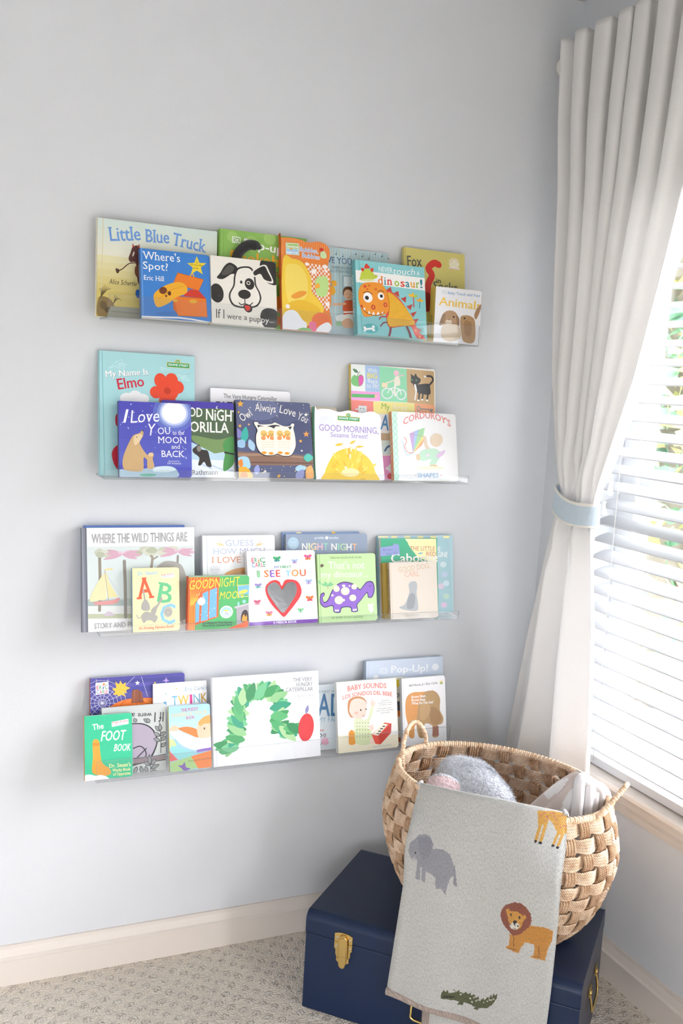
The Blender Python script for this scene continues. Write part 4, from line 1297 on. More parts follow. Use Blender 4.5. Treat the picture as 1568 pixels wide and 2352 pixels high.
P|244,246,244|407,419 417,429 429,418 418,407
P|244,246,244|242,824 256,838 271,823 257,809
P|114,180,220|1175,1011 1482,1020 1480,741 1192,726
E|233,212,90|1332,861|103,43,10
K|233,212,90|16|1175,1011 1482,1020 1480,741 1192,726 1175,1011
E|108,174,94|1335,777|129,25,-2
P|169,165,173|1113,482 1485,576 1481,125 1178,52 1158,449
P|195,191,198|1105,507 1494,591 1496,548 1113,463
S|60,44,52|1288,149 1298,351 1377,425 1443,360 1449,142
S|242,160,58|1303,164 1341,318 1388,254 1419,299 1422,159
E|154,220,216|1206,571|26,50,-2
E|154,220,216|1345,622|45,43,-2
P|232,99,42|910,-19 1194,76 1480,172 1485,-6
E|243,245,246|918,391|159,148,-2
E|159,208,228|918,391|127,117,-2
E|243,245,246|919,367|95,80,-2
T|58,138,192|75|876,313 964,309|62|b|0
E|233,212,90|917,422|63,19,-2
T|244,224,74|GOODNIGHT|30,943 1239,1009|206|i|0
T|244,224,74|MOON|740,696 1337,706|172|i|0
T|23,50,74|by Margaret Wise Brown|357,130 1065,119|49|bi|0
T|23,50,74|Pictures by Clement Hurd|349,67 1066,60|49|bi|0
B|seeyou|2|7347|-950|-490|1750|1770|170|b
K|220,223,230|11|90,1692 476,1699 480,1366 91,1365 90,1692
T|154,154,162|the world of|124,1629 444,1630|35||0
T|226,69,90|E|118,1492 183,1494|110|b|0
T|63,160,106|R|194,1493 259,1496|110|b|0
T|232,150,58|i|274,1495 307,1495|104|b|0
T|63,160,106|C|321,1494 460,1498|111|b|0
T|74,134,200|C|121,1378 193,1380|110|b|0
T|226,69,90|A|200,1380 273,1381|110|b|0
T|63,160,106|R|280,1381 346,1383|110|b|0
T|226,69,90|L|356,1383 404,1385|111|b|0
T|63,160,106|E|411,1385 462,1387|111|b|0
E|63,174,110|710,1587|55,35,-30
E|63,174,110|806,1592|55,35,28
E|58,154,146|722,1528|37,28,22
E|58,154,146|792,1533|37,28,-24
L|74,74,82|11|752,1614 754,1496
E|154,180,224|1170,1520|45,28,-30
E|154,180,224|1248,1524|45,28,28
E|176,138,200|1179,1472|30,22,22
E|176,138,200|1237,1477|30,22,-24
L|74,74,82|11|1202,1542 1205,1447
E|224,86,138|1511,1618|57,35,-30
E|224,86,138|1610,1623|57,35,28
E|232,116,58|1523,1558|38,28,22
E|232,116,58|1596,1563|38,28,-24
L|74,74,82|11|1554,1646 1556,1525
E|154,138,200|213,957|49,31,-30
E|154,138,200|298,960|49,31,27
E|111,188,176|223,904|33,25,21
E|111,188,176|286,908|33,25,-25
L|74,74,82|11|249,980 252,875
E|154,180,224|1510,1016|51,32,-30
E|154,180,224|1598,1020|51,32,27
E|184,160,216|1521,962|34,25,21
E|184,160,216|1585,967|34,25,-25
L|74,74,82|11|1547,1041 1550,933
E|224,86,122|175,564|49,31,-31
E|224,86,122|259,567|49,31,27
E|232,138,154|185,511|32,25,21
E|232,138,154|247,515|33,25,-25
L|74,74,82|11|211,587 214,483
E|238,122,58|1511,612|57,35,-31
E|238,122,58|1610,616|57,35,27
E|224,80,90|1524,553|38,28,21
E|224,80,90|1596,557|38,28,-25
L|74,74,82|11|1554,639 1556,520
E|122,196,138|1271,330|45,28,-31
E|122,196,138|1349,332|45,28,26
E|154,208,176|1280,282|30,22,21
E|154,208,176|1338,285|30,22,-25
L|74,74,82|11|1303,351 1306,256
E|232,122,154|464,289|49,31,-31
E|232,122,154|549,292|49,31,26
E|234,160,58|474,237|33,25,21
E|234,160,58|537,240|33,25,-25
L|74,74,82|11|500,313 503,208
T|138,154,200|MY |688,1341 810,1341|59|b|0
T|90,174,122|FIRST|828,1341 1126,1345|59|b|0
T|142,200,154|I|241,1137 313,1139|158|b|0
T|240,129,58|S|415,1140 532,1140|159|b|0
T|138,90,192|E|569,1139 679,1140|159|b|0
T|232,74,74|E|716,1139 826,1139|160|b|0
T|138,200,230|Y|967,1139 1097,1139|160|b|0
T|240,146,58|O|1116,1139 1296,1137|161|b|0
T|238,106,58|U|1333,1136 1492,1139|161|b|0
S|226,58,62|853,913 944,1049 1112,1062 1267,1005 1352,828 1318,654 1158,451 1002,284 871,172 744,294 570,490 452,718 442,908 556,1025 687,1063 795,1019
P|122,56,176|-4,80 1750,89 1754,1 -1,-8
P|154,90,200|297,67 808,68 807,44 296,40
T|255,255,255|A MIRROR BOOK|596,16 1194,20|58|b|0
X|mirror|201,205,210|0.8|849,826 959,962 1091,1003 1190,965 1232,831 1188,676 1068,506 950,355 846,273 730,381 609,558 500,734 478,890 573,983 684,1004 784,932|mirror|1
B|night|2|8426|-600|-220|2194|2122|105|b
E|169,198,214|191,1900|144,149,-1
T|230,238,244|priddy|759,2000 1014,1998|57||0
E|238,242,246|1081,2022|43,40,-1
T|230,238,244|books|1147,1996 1402,1993|58||0
T|244,239,230|N|417,1734 562,1732|163|b|0
T|217,226,184|I|589,1731 631,1731|164|b|0
T|242,216,164|G|646,1731 800,1728|164|b|0
T|232,184,196|H|824,1724 967,1722|164|b|0
T|143,208,180|T|986,1722 1111,1720|165|b|0
T|244,239,230|N|1201,1715 1350,1713|165|b|0
T|143,208,180|I|1377,1712 1417,1711|166|b|0
T|184,216,168|G|1436,1708 1595,1705|166|b|0
T|244,239,230|H|1614,1701 1753,1699|167|b|0
T|240,180,138|T|1773,1699 1901,1697|167|b|0
T|223,230,240|board|127,1901 259,1899|42||0
T|223,230,240|book|126,1837 258,1836|42||0
B|nightb|2|8374|-460|-90|2076|2159|60|p
E|232,192,74|1372,2140|55,29,0
E|242,230,176|439,2141|77,18,0
B|purple|2|9132|-950|-580|1571|1675|130|b
K|143,184,122|15|57,1674 50,14
T|90,122,74|Usborne touchy-feely books|338,1556 1195,1557|60||0
T|244,248,240|That's not|286,1308 1265,1300|177||0
T|244,248,240|my dinosaur...|87,1101 1356,1093|155||0
S|124,192,138|253,892 188,948 82,950 164,888
S|124,192,138|253,892 337,883 416,940 316,944
S|124,192,138|253,892 239,963 161,1008 183,925
S|124,192,138|253,892 325,918 364,995 281,958
S|124,192,138|63,933 76,989 28,1040 18,973
K|184,154,138|22|253,892 258,821
S|58,42,106|32,582 62,704 151,737 160,666 109,615 144,508 241,557 364,783 525,937 721,985 954,924 1107,795 1167,829 1311,968 1471,963 1524,782 1456,586 1336,572 1300,681 1135,508 1033,404 1038,244 869,240 834,341 620,342 557,228 392,252 358,394 158,367 46,459
S|139,98,196|50,575 81,686 139,716 141,667 90,609 143,484 256,539 379,764 532,916 720,963 945,903 1106,770 1178,814 1319,946 1454,939 1500,782 1441,604 1353,593 1309,709 1120,515 1013,412 1015,262 882,257 850,361 605,364 546,253 408,269 378,418 166,388 70,469
E|239,234,221|678,886|47,28,-2
E|239,234,221|484,885|27,25,-2
E|239,234,221|665,532|35,32,-2
E|239,234,221|799,769|31,28,-2
E|239,234,221|368,659|31,28,-2
E|239,234,221|834,874|23,21,-2
E|244,240,234|501,283|27,25,-2
E|244,240,234|443,285|27,25,-2
E|244,240,234|930,280|27,25,-2
E|244,240,234|989,285|28,25,-2
E|58,42,74|1387,858|16,14,-2
S|246,246,242|1333,285 1361,392 1440,371 1463,244 1401,193
E|246,246,242|1349,385|36,32,-2
E|246,246,242|1440,389|36,32,-2
L|138,138,138|8|1442,227 1479,154
S|106,90,74|71,1409 137,1432 162,1389 96,1348
T|106,154,90|its body is too squashy|332,89 1178,84|60||0
X|felt_spot|236,230,210|0.8|829,750 799,686 729,653 650,668 601,723 604,793 658,844 738,852 806,815|bumpy|1
X|felt_spot|236,230,210|0.8|567,812 545,765 493,741 436,752 400,792 403,843 442,880 500,886 549,859|bumpy|1
X|felt_spot|236,230,210|0.8|650,532 620,468 550,436 472,452 423,507 426,576 480,626 559,635 626,597|bumpy|1
X|felt_spot|236,230,210|0.8|1004,577 979,525 922,499 859,512 820,556 822,611 866,652 930,659 984,629|bumpy|1
X|felt_spot|236,230,210|0.8|1038,850 1017,807 970,786 917,796 884,832 886,879 923,913 976,919 1022,894|bumpy|1
B|pale|2|10972|-450|-120|2205|2038|80|h
P|169,207,216|1702,1991 2094,1987 2200,-39 1741,-57
P|244,240,192|15,2037 304,2034 304,1982 15,1985
P|246,238,176|387,2034 562,2032 562,1972 387,1974
P|246,238,176|763,2030 941,2028 940,1968 763,1970
P|246,238,176|1144,2026 1323,2025 1323,1964 1143,1966
P|246,238,176|1530,2023 1711,2021 1710,1960 1529,1962
P|246,238,176|1920,2019 2103,2017 2103,1956 1919,1958
T|244,246,248|THE ENGINE|1055,1640 1827,1617|120|b|0
T|244,246,248|RED ENGINE|1266,1486 2043,1453|136|b|0
E|212,230,234|1910,1265|96,76,-1
E|195,210,232|1950,998|96,76,-1
E|224,210,228|1838,697|96,76,-2
E|191,220,204|1987,426|96,76,-2
E|220,200,224|1918,201|96,76,-2
E|207,228,240|1991,769|96,76,-2
B|caboose|2|10990|-620|-270|1637|1985|110|p
P|246,241,180|694,1977 1606,1967 1614,1334 1379,1376 1042,1514 836,1760
S|47,174,130|72,1954 672,1955 836,1741 1041,1495 1421,1338 1634,1258 1650,994 35,1036
T|200,106,90|THE LITTLE|834,1678 1565,1659|104|s|0
T|216,138,122|RED|1305,1528 1596,1515|112|b|0
T|246,242,240|Caboose|279,1369 1658,1371|229|b|0
S|138,180,208|1064,1588 1134,1573 1213,1604 1128,1618
P|31,154,110|60,1293 1655,1258 1627,-95 23,-44
B|gold|2|10960|-800|-500|1370|1399|105|h
P|154,132,56|-38,1399 19,1398 59,-16 -1,-13
B|carl|2|11079|-950|-660|1357|1436|125|b
T|203,176,138|GOOD DOG,|250,1175 1168,1275|131|s|0
T|216,168,144|CARL|419,1061 846,1072|132|s|0
S|169,173,176|528,868 613,939 737,935 775,824 748,641 781,383 754,201 465,213 242,294 388,361 475,504 543,684
S|143,148,152|495,503 603,646 704,569 653,278 467,267
T|184,176,164|Alexandra Day|419,69 791,68|51|s|0
K|201,184,160|12|33,1421 50,19
B|pumpkin|3|3814|-500|-180|2218|2174|100|b
P|63,63,146|1,2107 2164,2078 2164,1992 1,2024
P|84,80,168|1,2024 2164,1992 2164,1905 1,1941
P|67,66,154|1,1941 2164,1905 2164,1768 1,1808
P|80,76,158|1,1808 2164,1768 2163,1630 0,1675
P|63,63,146|0,1675 2163,1630 2163,1492 0,1543
K|223,224,234|7|273,1588 906,1538
K|223,224,234|7|273,1588 842,1295
K|223,224,234|7|273,1588 665,1111
K|223,224,234|7|273,1588 411,1023
K|223,224,234|7|273,1588 133,1047
K|223,224,234|7|273,1588 -116,1178
K|223,224,234|7|273,1588 -286,1388
K|223,224,234|7|273,1588 -347,1636
K|223,224,234|7|273,1588 -286,1875
K|223,224,234|7|273,1588 -115,2058
K|223,224,234|7|273,1588 134,2150
K|223,224,234|7|273,1588 413,2131
K|223,224,234|7|273,1588 666,2004
K|223,224,234|7|273,1588 843,1792
K|223,224,234|7|370,1580 360,1540 333,1510 294,1495 251,1498 212,1520 185,1554 176,1595 185,1635 212,1665 251,1680 294,1677 333,1656 360,1622 370,1580
K|223,224,234|7|453,1574 435,1500 385,1443 312,1415 232,1422 160,1461 111,1525 93,1602 111,1675 161,1732 233,1760 313,1754 385,1715 435,1651 453,1574
K|223,224,234|7|544,1567 517,1455 441,1371 332,1329 212,1339 104,1398 30,1494 4,1609 30,1719 105,1804 213,1846 333,1837 442,1779 517,1682 544,1567
K|223,224,234|7|635,1559 598,1411 497,1298 352,1243 192,1256 49,1335 -50,1463 -85,1616 -50,1763 49,1875 193,1932 353,1920 498,1842 599,1714 635,1559
K|223,224,234|7|733,1552 687,1363 558,1219 374,1150 171,1167 -11,1267 -136,1430 -181,1623 -136,1809 -10,1952 172,2024 375,2010 559,1911 687,1748 733,1552
K|223,224,234|7|832,1544 776,1315 619,1141 395,1057 149,1078 -71,1200 -222,1397 -276,1631 -222,1856 -70,2029 150,2117 397,2100 620,1980 776,1782 832,1544
K|223,224,234|7|1025,2154 822,1966
K|223,224,234|7|1178,2144 1330,1658
S|234,122,38|404,1427 587,1563 822,1636 1126,1640 1433,1623 1744,1558 1952,1268 1882,930 404,1059
L|200,90,24|17|822,1622 721,1536 620,1376
L|200,90,24|17|1058,1526 1125,1369
L|242,154,58|20|1228,1598 1467,1443
P|138,74,48|964,1838 1092,1852 1194,1770 1235,1530 939,1536
K|168,106,74|14|1024,1833 1007,1547
K|106,52,36|14|1126,1802 1143,1537
P|244,189,60|688,2083 738,1989 822,2033 805,1950 923,1891 822,1848 839,1779 755,1802 822,1696 695,1756 638,1710 614,1762 521,1759 571,1833 495,1905 595,1915 571,2068 655,1995
P|242,242,250|1086,2059 1101,2018 1144,2013 1110,1988 1122,1946 1086,1972 1050,1951 1061,1992 1028,2021 1071,2020
P|184,154,224|1769,2091 1790,2027 1852,2003 1789,1987 1769,1926 1748,1990 1686,2014 1748,2030
P|230,200,74|1503,2003 1511,1980 1535,1977 1516,1964 1523,1940 1503,1955 1482,1943 1489,1965 1470,1982 1494,1981
P|244,244,246|119,2066 415,2078 422,1800 125,1789
T|154,154,162|world of|151,1993 375,2001|30||0
T|216,58,106|E|145,1907 197,1910|87|b|0
T|58,154,90|R|207,1909 263,1909|87|b|0
E|232,134,58|309,2019|23,30,-4
T|58,106,192|i|280,1911 309,1909|80|b|0
T|58,154,90|C|329,1911 395,1913|87|b|0
T|58,106,192|C|145,1807 204,1806|87|b|0
T|216,58,106|A|210,1806 263,1805|87|b|0
T|58,154,90|R|270,1805 319,1804|87|b|0
T|216,58,106|LE|326,1804 398,1805|87|b|0
B|twinkle|3|5255|-620|-290|1295|1980|55|p
T|122,166,184|Eric Carle's|764,1762 1311,1763|89||0
P|122,176,208|282,1583 298,1537 347,1531 309,1504 322,1457 281,1486 240,1463 254,1508 216,1541 264,1539
P|122,192,184|297,1759 304,1738 326,1735 309,1723 315,1702 296,1715 278,1705 284,1725 267,1740 289,1739
P|240,180,58|555,1863 561,1844 581,1842 565,1831 571,1812 554,1824 538,1814 543,1833 528,1846 548,1845
T|106,176,216|T|454,1450 576,1451|211|b|0
T|238,192,74|W|594,1450 857,1453|212|b|0
T|216,58,138|I|882,1454 945,1456|213|b|0
T|138,184,208|N|970,1458 1140,1465|213|b|0
T|200,154,42|K|1165,1463 1312,1473|214|b|0
T|232,138,58|L|1337,1474 1445,1476|214|b|0
B|upside|3|4040|-760|-480|1482|1546|85|b
S|43,42,48|452,1104 719,1147 987,1107 1189,956 1289,712 1219,451 1081,247 912,198 444,229
S|170,160,178|451,1077 718,1121 980,1078 1162,938 1255,709 1192,480 1054,283 912,231 445,262
L|43,42,48|27|714,566 882,600 998,472 980,341 728,332
L|43,42,48|27|778,327 1016,537
P|138,122,128|711,318 1474,359 1473,231 710,202
K|43,42,48|17|710,202 1473,231
K|43,42,48|17|1014,331 1474,359
L|58,60,58|17|1355,404 1358,756 1334,1111
L|58,60,58|17|1112,-73 1111,161 1082,397
S|51,53,58|1346,908 1327,999 1224,1037 1255,933
S|141,145,146|1331,924 1315,993 1236,1024 1262,945
S|51,53,58|1346,908 1397,981 1344,1077 1294,988
S|141,145,146|1346,929 1383,985 1344,1060 1308,990
S|51,53,58|1345,791 1299,877 1189,889 1250,793
S|141,145,146|1326,803 1289,868 1204,879 1253,806
S|51,53,58|1345,808 1432,796 1476,880 1376,885
S|141,145,146|1361,816 1427,809 1463,873 1386,874
S|51,53,58|1344,673 1294,754 1188,755 1252,666
S|141,145,146|1325,683 1285,744 1203,747 1255,680
S|51,53,58|1351,690 1443,686 1489,778 1382,772
S|141,145,146|1367,700 1438,699 1475,769 1393,763
S|51,53,58|1356,538 1444,536 1480,627 1379,620
S|141,145,146|1371,549 1438,549 1468,618 1391,611
S|51,53,58|1089,1132 1056,1215 955,1227 1001,1135
S|141,145,146|1073,1144 1046,1206 968,1218 1006,1147
S|51,53,58|1089,1115 1119,1182 1049,1236 1023,1157
S|141,145,146|1084,1130 1106,1181 1053,1224 1035,1163
S|51,53,58|786,1158 809,1223 736,1262 718,1186
S|141,145,146|780,1171 796,1221 741,1252 729,1194
S|51,53,58|1097,129 1067,217 963,242 1006,143
S|141,145,146|1081,142 1056,209 976,231 1011,155
S|51,53,58|1097,145 1141,250 1082,380 1040,253
S|141,145,146|1095,174 1127,255 1084,357 1053,257
S|51,53,58|1131,142 1219,173 1234,282 1135,237
S|141,145,146|1143,159 1210,184 1224,268 1148,231
S|51,53,58|1113,60 1227,49 1318,139 1183,143
S|141,145,146|1138,70 1226,63 1297,131 1193,132
S|51,53,58|1112,-23 1192,-65 1265,-6 1170,35
S|141,145,146|1131,-21 1192,-52 1250,-8 1176,22
S|51,53,58|794,143 716,86 725,-32 810,42
S|141,145,146|785,122 727,77 732,-14 796,45
S|51,53,58|878,151 850,52 926,-53 948,66
S|141,145,146|883,127 865,50 921,-33 936,60
S|51,53,58|1028,-31 1063,50 995,139 963,41
S|141,145,146|1024,-10 1049,53 999,122 976,46
T|38,38,42|If I|1433,1345 1221,1356|222||0
T|38,38,42|were|1152,1355 828,1368|114||0
T|38,38,42|a|754,1381 680,1380|113||0
T|38,38,42|sloth...|587,1388 59,1418|133||0
B|foot|3|3621|-950|-650|1076|1443|110|b
T|255,255,255|The|182,1121 434,1141|129|b|0
T|255,255,255|FOOT|363,862 935,841|220|bi|0
T|255,255,255|BOOK|652,607 1037,586|156|bi|0
P|246,244,240|612,1269 991,1312 999,1196 617,1157
T|216,90,106|Bright & Early|631,1228 980,1250|49|b|0
T|122,148,200|Board Books|692,1174 906,1191|33|b|0
S|230,160,46|186,878 315,882 344,637 389,374 550,228 581,111 466,75 273,111 162,203 182,523
S|208,138,32|185,830 320,827 326,768 191,771
S|242,242,244|1,124 113,138 241,99 370,101 515,31 530,-45 -1,-20
T|255,243,168|Dr. Seuss's|543,244 1032,236|84|b|0
T|255,243,168|Wacky Book|614,150 1024,139|65|b|0
T|255,243,168|of Opposites|629,57 1029,47|65|b|0
B|pudgy|3|5567|-950|-580|1003|1509|75|b
P|164,210,233|-39,1533 1074,1538 1067,1333 -33,1337
P|173,215,235|-33,1337 1067,1333 1061,1128 -27,1140
P|182,219,237|-27,1140 1061,1128 1055,923 -21,944
P|191,224,239|-21,944 1055,923 1048,719 -15,749
P|154,200,216|-15,749 1048,719 1026,13 -11,-6
T|200,58,106|THE PUDGY|305,1362 714,1373|74|b|0
T|224,192,122|WHERE IS YOUR|57,1248 931,1277|87|s|0
T|200,58,106|BOOK|422,1178 621,1188|67|b|0
P|200,220,154|-24,783 122,719 170,598 -3,548
P|140,207,208|33,611 580,392 508,299 127,271
P|216,96,90|2,482 195,264 3,243
P|166,200,132|9,216 508,316 675,32 17,-9
P|232,128,58|508,316 1039,416 1026,13 674,15
P|138,98,184|652,453 1041,483 1038,409 650,386
S|232,128,58|215,994 459,1007 700,902 695,734 454,840 266,940
S|239,195,164|16,995 114,1070 233,1010 179,931 41,926
S|239,195,164|667,955 760,1116 973,1165 1039,990 1012,688 730,714
S|226,160,82|706,1086 851,1209 1028,1229 1041,1058 846,1041 756,998
E|106,74,58|849,932|21,27,-5
S|246,246,250|7,929 248,908 521,766 800,707 1048,702 1041,500 793,473 582,459 308,586 107,804
S|122,90,168|192,131 295,137 349,199 380,79 483,35 343,0 259,75
T|106,90,58|Illustrated by Laura Rader|442,189 1032,214|47||0
B|arch|3|6622|-950|-500|2742|2099|120|h
K|223,226,234|21|35,2094 77,-19
S|63,154,92|388,646 177,566 145,311 380,424
S|88,176,112|493,564 237,595 41,394 341,378
S|47,138,84|545,429 307,588 -9,527 281,359
S|143,196,138|518,621 310,493 300,207 530,376
S|74,168,106|645,541 366,529 174,288 498,324
S|111,191,138|632,402 428,529 187,426 433,296
S|47,154,120|709,826 458,720 372,422 655,567
S|169,207,154|748,688 515,741 333,560 606,519
S|63,154,92|790,565 586,731 292,682 544,505
S|88,176,112|767,932 531,937 395,720 668,735
S|47,138,84|835,819 601,942 329,832 611,708
S|143,196,138|828,678 665,909 335,971 546,713
S|74,168,106|845,1064 596,1149 350,996 647,917
S|111,191,138|864,923 664,1127 331,1136 582,912
S|47,154,120|738,855 707,1080 456,1204 515,945
S|169,207,154|919,1180 682,1343 359,1284 650,1113
S|63,154,92|813,1088 733,1305 464,1377 577,1132
S|88,176,112|722,1000 763,1241 553,1465 530,1178
S|47,138,84|862,1352 714,1537 440,1524 628,1322
S|143,196,138|807,1240 763,1485 493,1636 569,1352
S|74,168,106|683,1170 776,1418 617,1707 531,1405
S|111,191,138|977,1458 853,1683 551,1746 717,1493
S|47,154,120|885,1352 888,1621 642,1852 663,1533
S|169,207,154|739,1391 884,1562 788,1814 638,1600
S|63,154,92|1161,1488 1079,1752 774,1907 895,1602
S|88,176,112|1011,1485 1094,1693 924,1911 849,1660
S|47,138,84|877,1476 1075,1628 1058,1921 842,1723
S|143,196,138|1339,1514 1361,1740 1136,1912 1135,1647
S|74,168,106|1213,1472 1361,1672 1262,1955 1110,1706
S|111,191,138|1065,1505 1321,1616 1411,1923 1119,1768
S|47,154,120|1541,1446 1617,1682 1432,1930 1368,1645
S|169,207,154|1389,1436 1597,1617 1584,1941 1357,1708
S|63,154,92|1307,1561 1548,1579 1667,1816 1389,1772
S|88,176,112|1662,1262 1797,1497 1678,1808 1542,1517
S|47,138,84|1543,1359 1765,1446 1797,1711 1550,1587
S|143,196,138|1434,1441 1701,1415 1909,1628 1591,1635
S|74,168,106|1658,1095 1832,1247 1768,1512 1583,1317
S|111,191,138|1527,1141 1784,1197 1900,1467 1604,1376
S|47,154,120|1429,1256 1714,1181 2000,1351 1655,1416
S|169,207,154|1550,854 1775,976 1802,1269 1551,1104
S|63,154,92|1423,941 1714,942 1931,1182 1587,1156
S|88,176,112|1444,1081 1649,944 1909,1041 1656,1182
S|47,138,84|1446,661 1734,681 1931,935 1592,887
S|143,196,138|1456,803 1670,679 1921,792 1659,917
S|74,168,106|1458,930 1602,711 1918,664 1726,911
S|111,191,138|1663,564 1904,502 2103,683 1816,732
S|47,154,120|1624,689 1831,515 2142,557 1882,745
S|169,207,154|1668,823 1773,562 2098,422 1948,725
S|63,154,92|1834,622 2105,611 2295,839 1976,826
S|88,176,112|1769,756 2031,613 2361,704 2038,852
S|47,138,84|1867,861 1974,647 2262,598 2114,839
E|216,58,64|2374,729|205,342,-8
S|138,134,184|2384,1062 2452,1145 2440,1272 2367,1168
T|127,132,140|THE VERY|2061,1873 2577,1860|91|s|0
T|127,132,140|HUNGRY|2138,1747 2580,1739|91|s|0
T|127,132,140|CATERPILLAR|1864,1641 2588,1617|91|s|0
T|169,173,180|by Eric Carle|2176,1487 2594,1490|57|s|0
B|ad|3|9170|-600|-220|1330|1623|100|b
T|154,180,196|MY FIRST WORDS|270,1425 1045,1404|58|b|0
T|79,129,176|AD|286,852 971,805|552|b|0
T|143,180,208|MY FAMILY|298,694 1079,657|128||0
T|106,106,114|o o|316,321 498,319|130|b|0
K|90,90,98|12|332,421 413,355
S|242,184,208|384,285 529,287 555,139 385,140
P|216,80,74|335,479 362,526 379,475
P|216,80,74|398,473 419,521 437,470
L|90,90,98|12|340,130 380,184
B|baby|3|9848|-950|-570|1688|1767|150|b
P|239,232,207|-8,442 1694,318 1682,-57 -1,-6
T|232,106,92|BABY SOUNDS|301,1521 1394,1522|128|b|35
T|232,106,92|LOS SONIDOS DEL BEBÉ|159,1325 1553,1302|99|b|76
S|201,138,90|288,1128 326,1300 491,1370 686,1355 813,1234 775,1090 440,854 314,951
S|242,214,200|334,1066 406,1280 619,1322 796,1221 812,1028 767,885 634,802 472,836 363,947
E|58,52,50|651,1026|20,26,-5
E|58,52,50|799,1035|16,23,-5
L|192,96,90|12|686,892 727,865 761,891
E|238,188,174|525,963|59,41,-5
S|223,232,196|488,820 699,788 830,792 939,1077 1013,1115 1001,984 875,671 853,526 951,517 913,374 857,174 498,193 459,444 450,678
S|242,214,200|924,1137 996,1279 1026,1203 1076,1214 1056,1127 1012,1095
S|242,214,200|855,584 956,634 1001,513 917,491
S|210,222,176|495,557 886,523 889,171 499,202
E|242,214,200|967,222|86,82,-5
E|138,138,122|533,714|13,12,-5
E|138,138,122|611,708|13,12,-5
E|138,138,122|689,701|13,12,-5
E|138,138,122|767,694|13,12,-5
E|138,138,122|846,688|13,12,-5
E|138,138,122|530,627|13,12,-5
E|138,138,122|608,620|13,12,-5
E|138,138,122|686,614|13,12,-5
E|138,138,122|764,607|13,12,-5
E|138,138,122|843,600|13,12,-5
E|138,138,122|527,540|13,12,-5
E|138,138,122|605,533|13,12,-5
E|138,138,122|683,526|13,12,-5
E|138,138,122|761,519|13,12,-5
E|138,138,122|839,512|13,12,-5
E|138,138,122|524,453|13,12,-5
E|138,138,122|602,446|13,12,-5
E|138,138,122|680,439|13,12,-5
E|138,138,122|758,432|13,12,-5
E|138,138,122|836,425|13,12,-5
E|138,138,122|521,365|13,12,-5
E|138,138,122|598,358|13,12,-5
E|138,138,122|676,351|13,12,-5
E|138,138,122|755,344|13,12,-5
E|138,138,122|833,337|13,12,-5
P|224,80,60|930,387 1304,657 1503,617 1484,381 1168,115 1030,143
P|244,234,216|947,385 1254,638 1402,602 1110,341
P|200,58,46|1110,341 1503,617 1484,381 1168,115
P|44,44,48|1073,412 1152,405 1138,377 1065,384
P|44,44,48|1121,467 1207,459 1193,431 1114,438
P|44,44,48|1183,526 1269,519 1248,491 1175,497
P|44,44,48|1252,579 1331,572 1310,545 1244,550
S|227,154,60|298,487 381,553 460,473 456,357 466,196 305,197 294,372
E|58,42,32|355,439|10,9,-5
E|58,42,32|413,433|10,9,-5
T|154,154,162|A Bilingual Book|1215,1203 1476,1204|30||0
T|154,154,162|introducing the sounds|1133,1150 1541,1148|29||0
T|154,154,162|of baby's day|1164,1095 1512,1097|29||0
T|154,154,162|El pequeño libro|1135,1008 1535,1006|29||0
T|154,154,162|para los sonidos|1093,953 1584,955|29||0
T|154,154,162|del bebe|1203,893 1481,900|29||0
T|154,180,208|illustrated by Meg Morton|951,54 1482,62|41||0
B|popup|3|10822|-500|-200|2273|2134|155|h
K|198,210,230|32|73,2114 89,-148
P|223,230,240|392,1934 605,1935 605,1783 392,1785
T|195,208,226|DK|415,1808 585,1809|91|b|0
T|242,244,248|Pop-Up!|721,1791 1818,1765|183|b|0
E|230,237,246|2044,1859|107,93,-4
K|242,244,248|20|1938,1866 2151,1853
K|242,244,248|20|1991,1944 2098,1775
K|242,244,248|20|2098,1937 1991,1782
E|242,244,248|280,1713|74,55,-4
B|sliver|3|11050|-700|-360|850|1727|55|b
E|234,210,58|637,1569|103,97,-4
T|58,74,106|YOU|421,1192 762,1181|135|b|0
P|232,136,58|548,860 701,853 696,703 543,709
P|90,90,96|555,1106 708,1094 701,853 548,866
P|200,106,74|528,176 680,162 677,41 524,56
B|bear|3|11677|-950|-600|1284|1744|135|b
K|217,219,224|13|46,1741 44,-29
T|106,106,112|Bill Martin Jr / Eric Carle|217,1522 1062,1538|54|b|0
E|240,221,176|1172,1567|56,55,-4
S|154,180,106|1125,1534 1172,1585 1216,1527
S|224,154,76|89,1066 147,1272 321,1364 562,1361 769,1361 942,1318 676,658 466,555 344,491 317,208 175,236 172,461 97,766
S|184,147,92|399,621 482,1035 647,1325 840,1377 1012,1322 1118,1138 1102,865 1199,644 1159,496 999,434 1025,174 861,183 870,445 665,538 615,362 731,216 505,176 424,319
S|166,124,72|825,948 1032,871 1146,618 983,480 813,586
S|200,160,106|534,1061 693,1140 823,888 676,658 521,671
P|160,90,52|870,436 1045,445 1050,187 862,189
T|255,255,255|Brown Bear,|275,1217 702,1224|66|b|0
T|255,255,255|Brown Bear,|272,1136 699,1133|66|b|0
T|255,255,255|What Do You See?|277,1052 915,1044|66|b|0'''
_G = {}
def font_mesh(txt, off):
    key = (txt, off)
    if key in _G: return _G[key]
    cu = bpy.data.curves.new('t', 'FONT'); cu.body = txt; cu.offset = off; cu.resolution_u = 2; cu.align_x = 'LEFT'
    ob = bpy.data.objects.new('t', cu); COL.objects.link(ob); dg = bpy.context.evaluated_depsgraph_get(); ev = ob.evaluated_get(dg); me = ev.to_mesh()
    V = [(v.co.x, v.co.y) for v in me.vertices]; me.calc_loop_triangles(); Tt = [tuple(t.vertices) for t in me.loop_triangles]
    ev.to_mesh_clear(); bpy.data.objects.remove(ob); bpy.data.curves.remove(cu)
    _G[key] = (V, Tt); return _G[key]
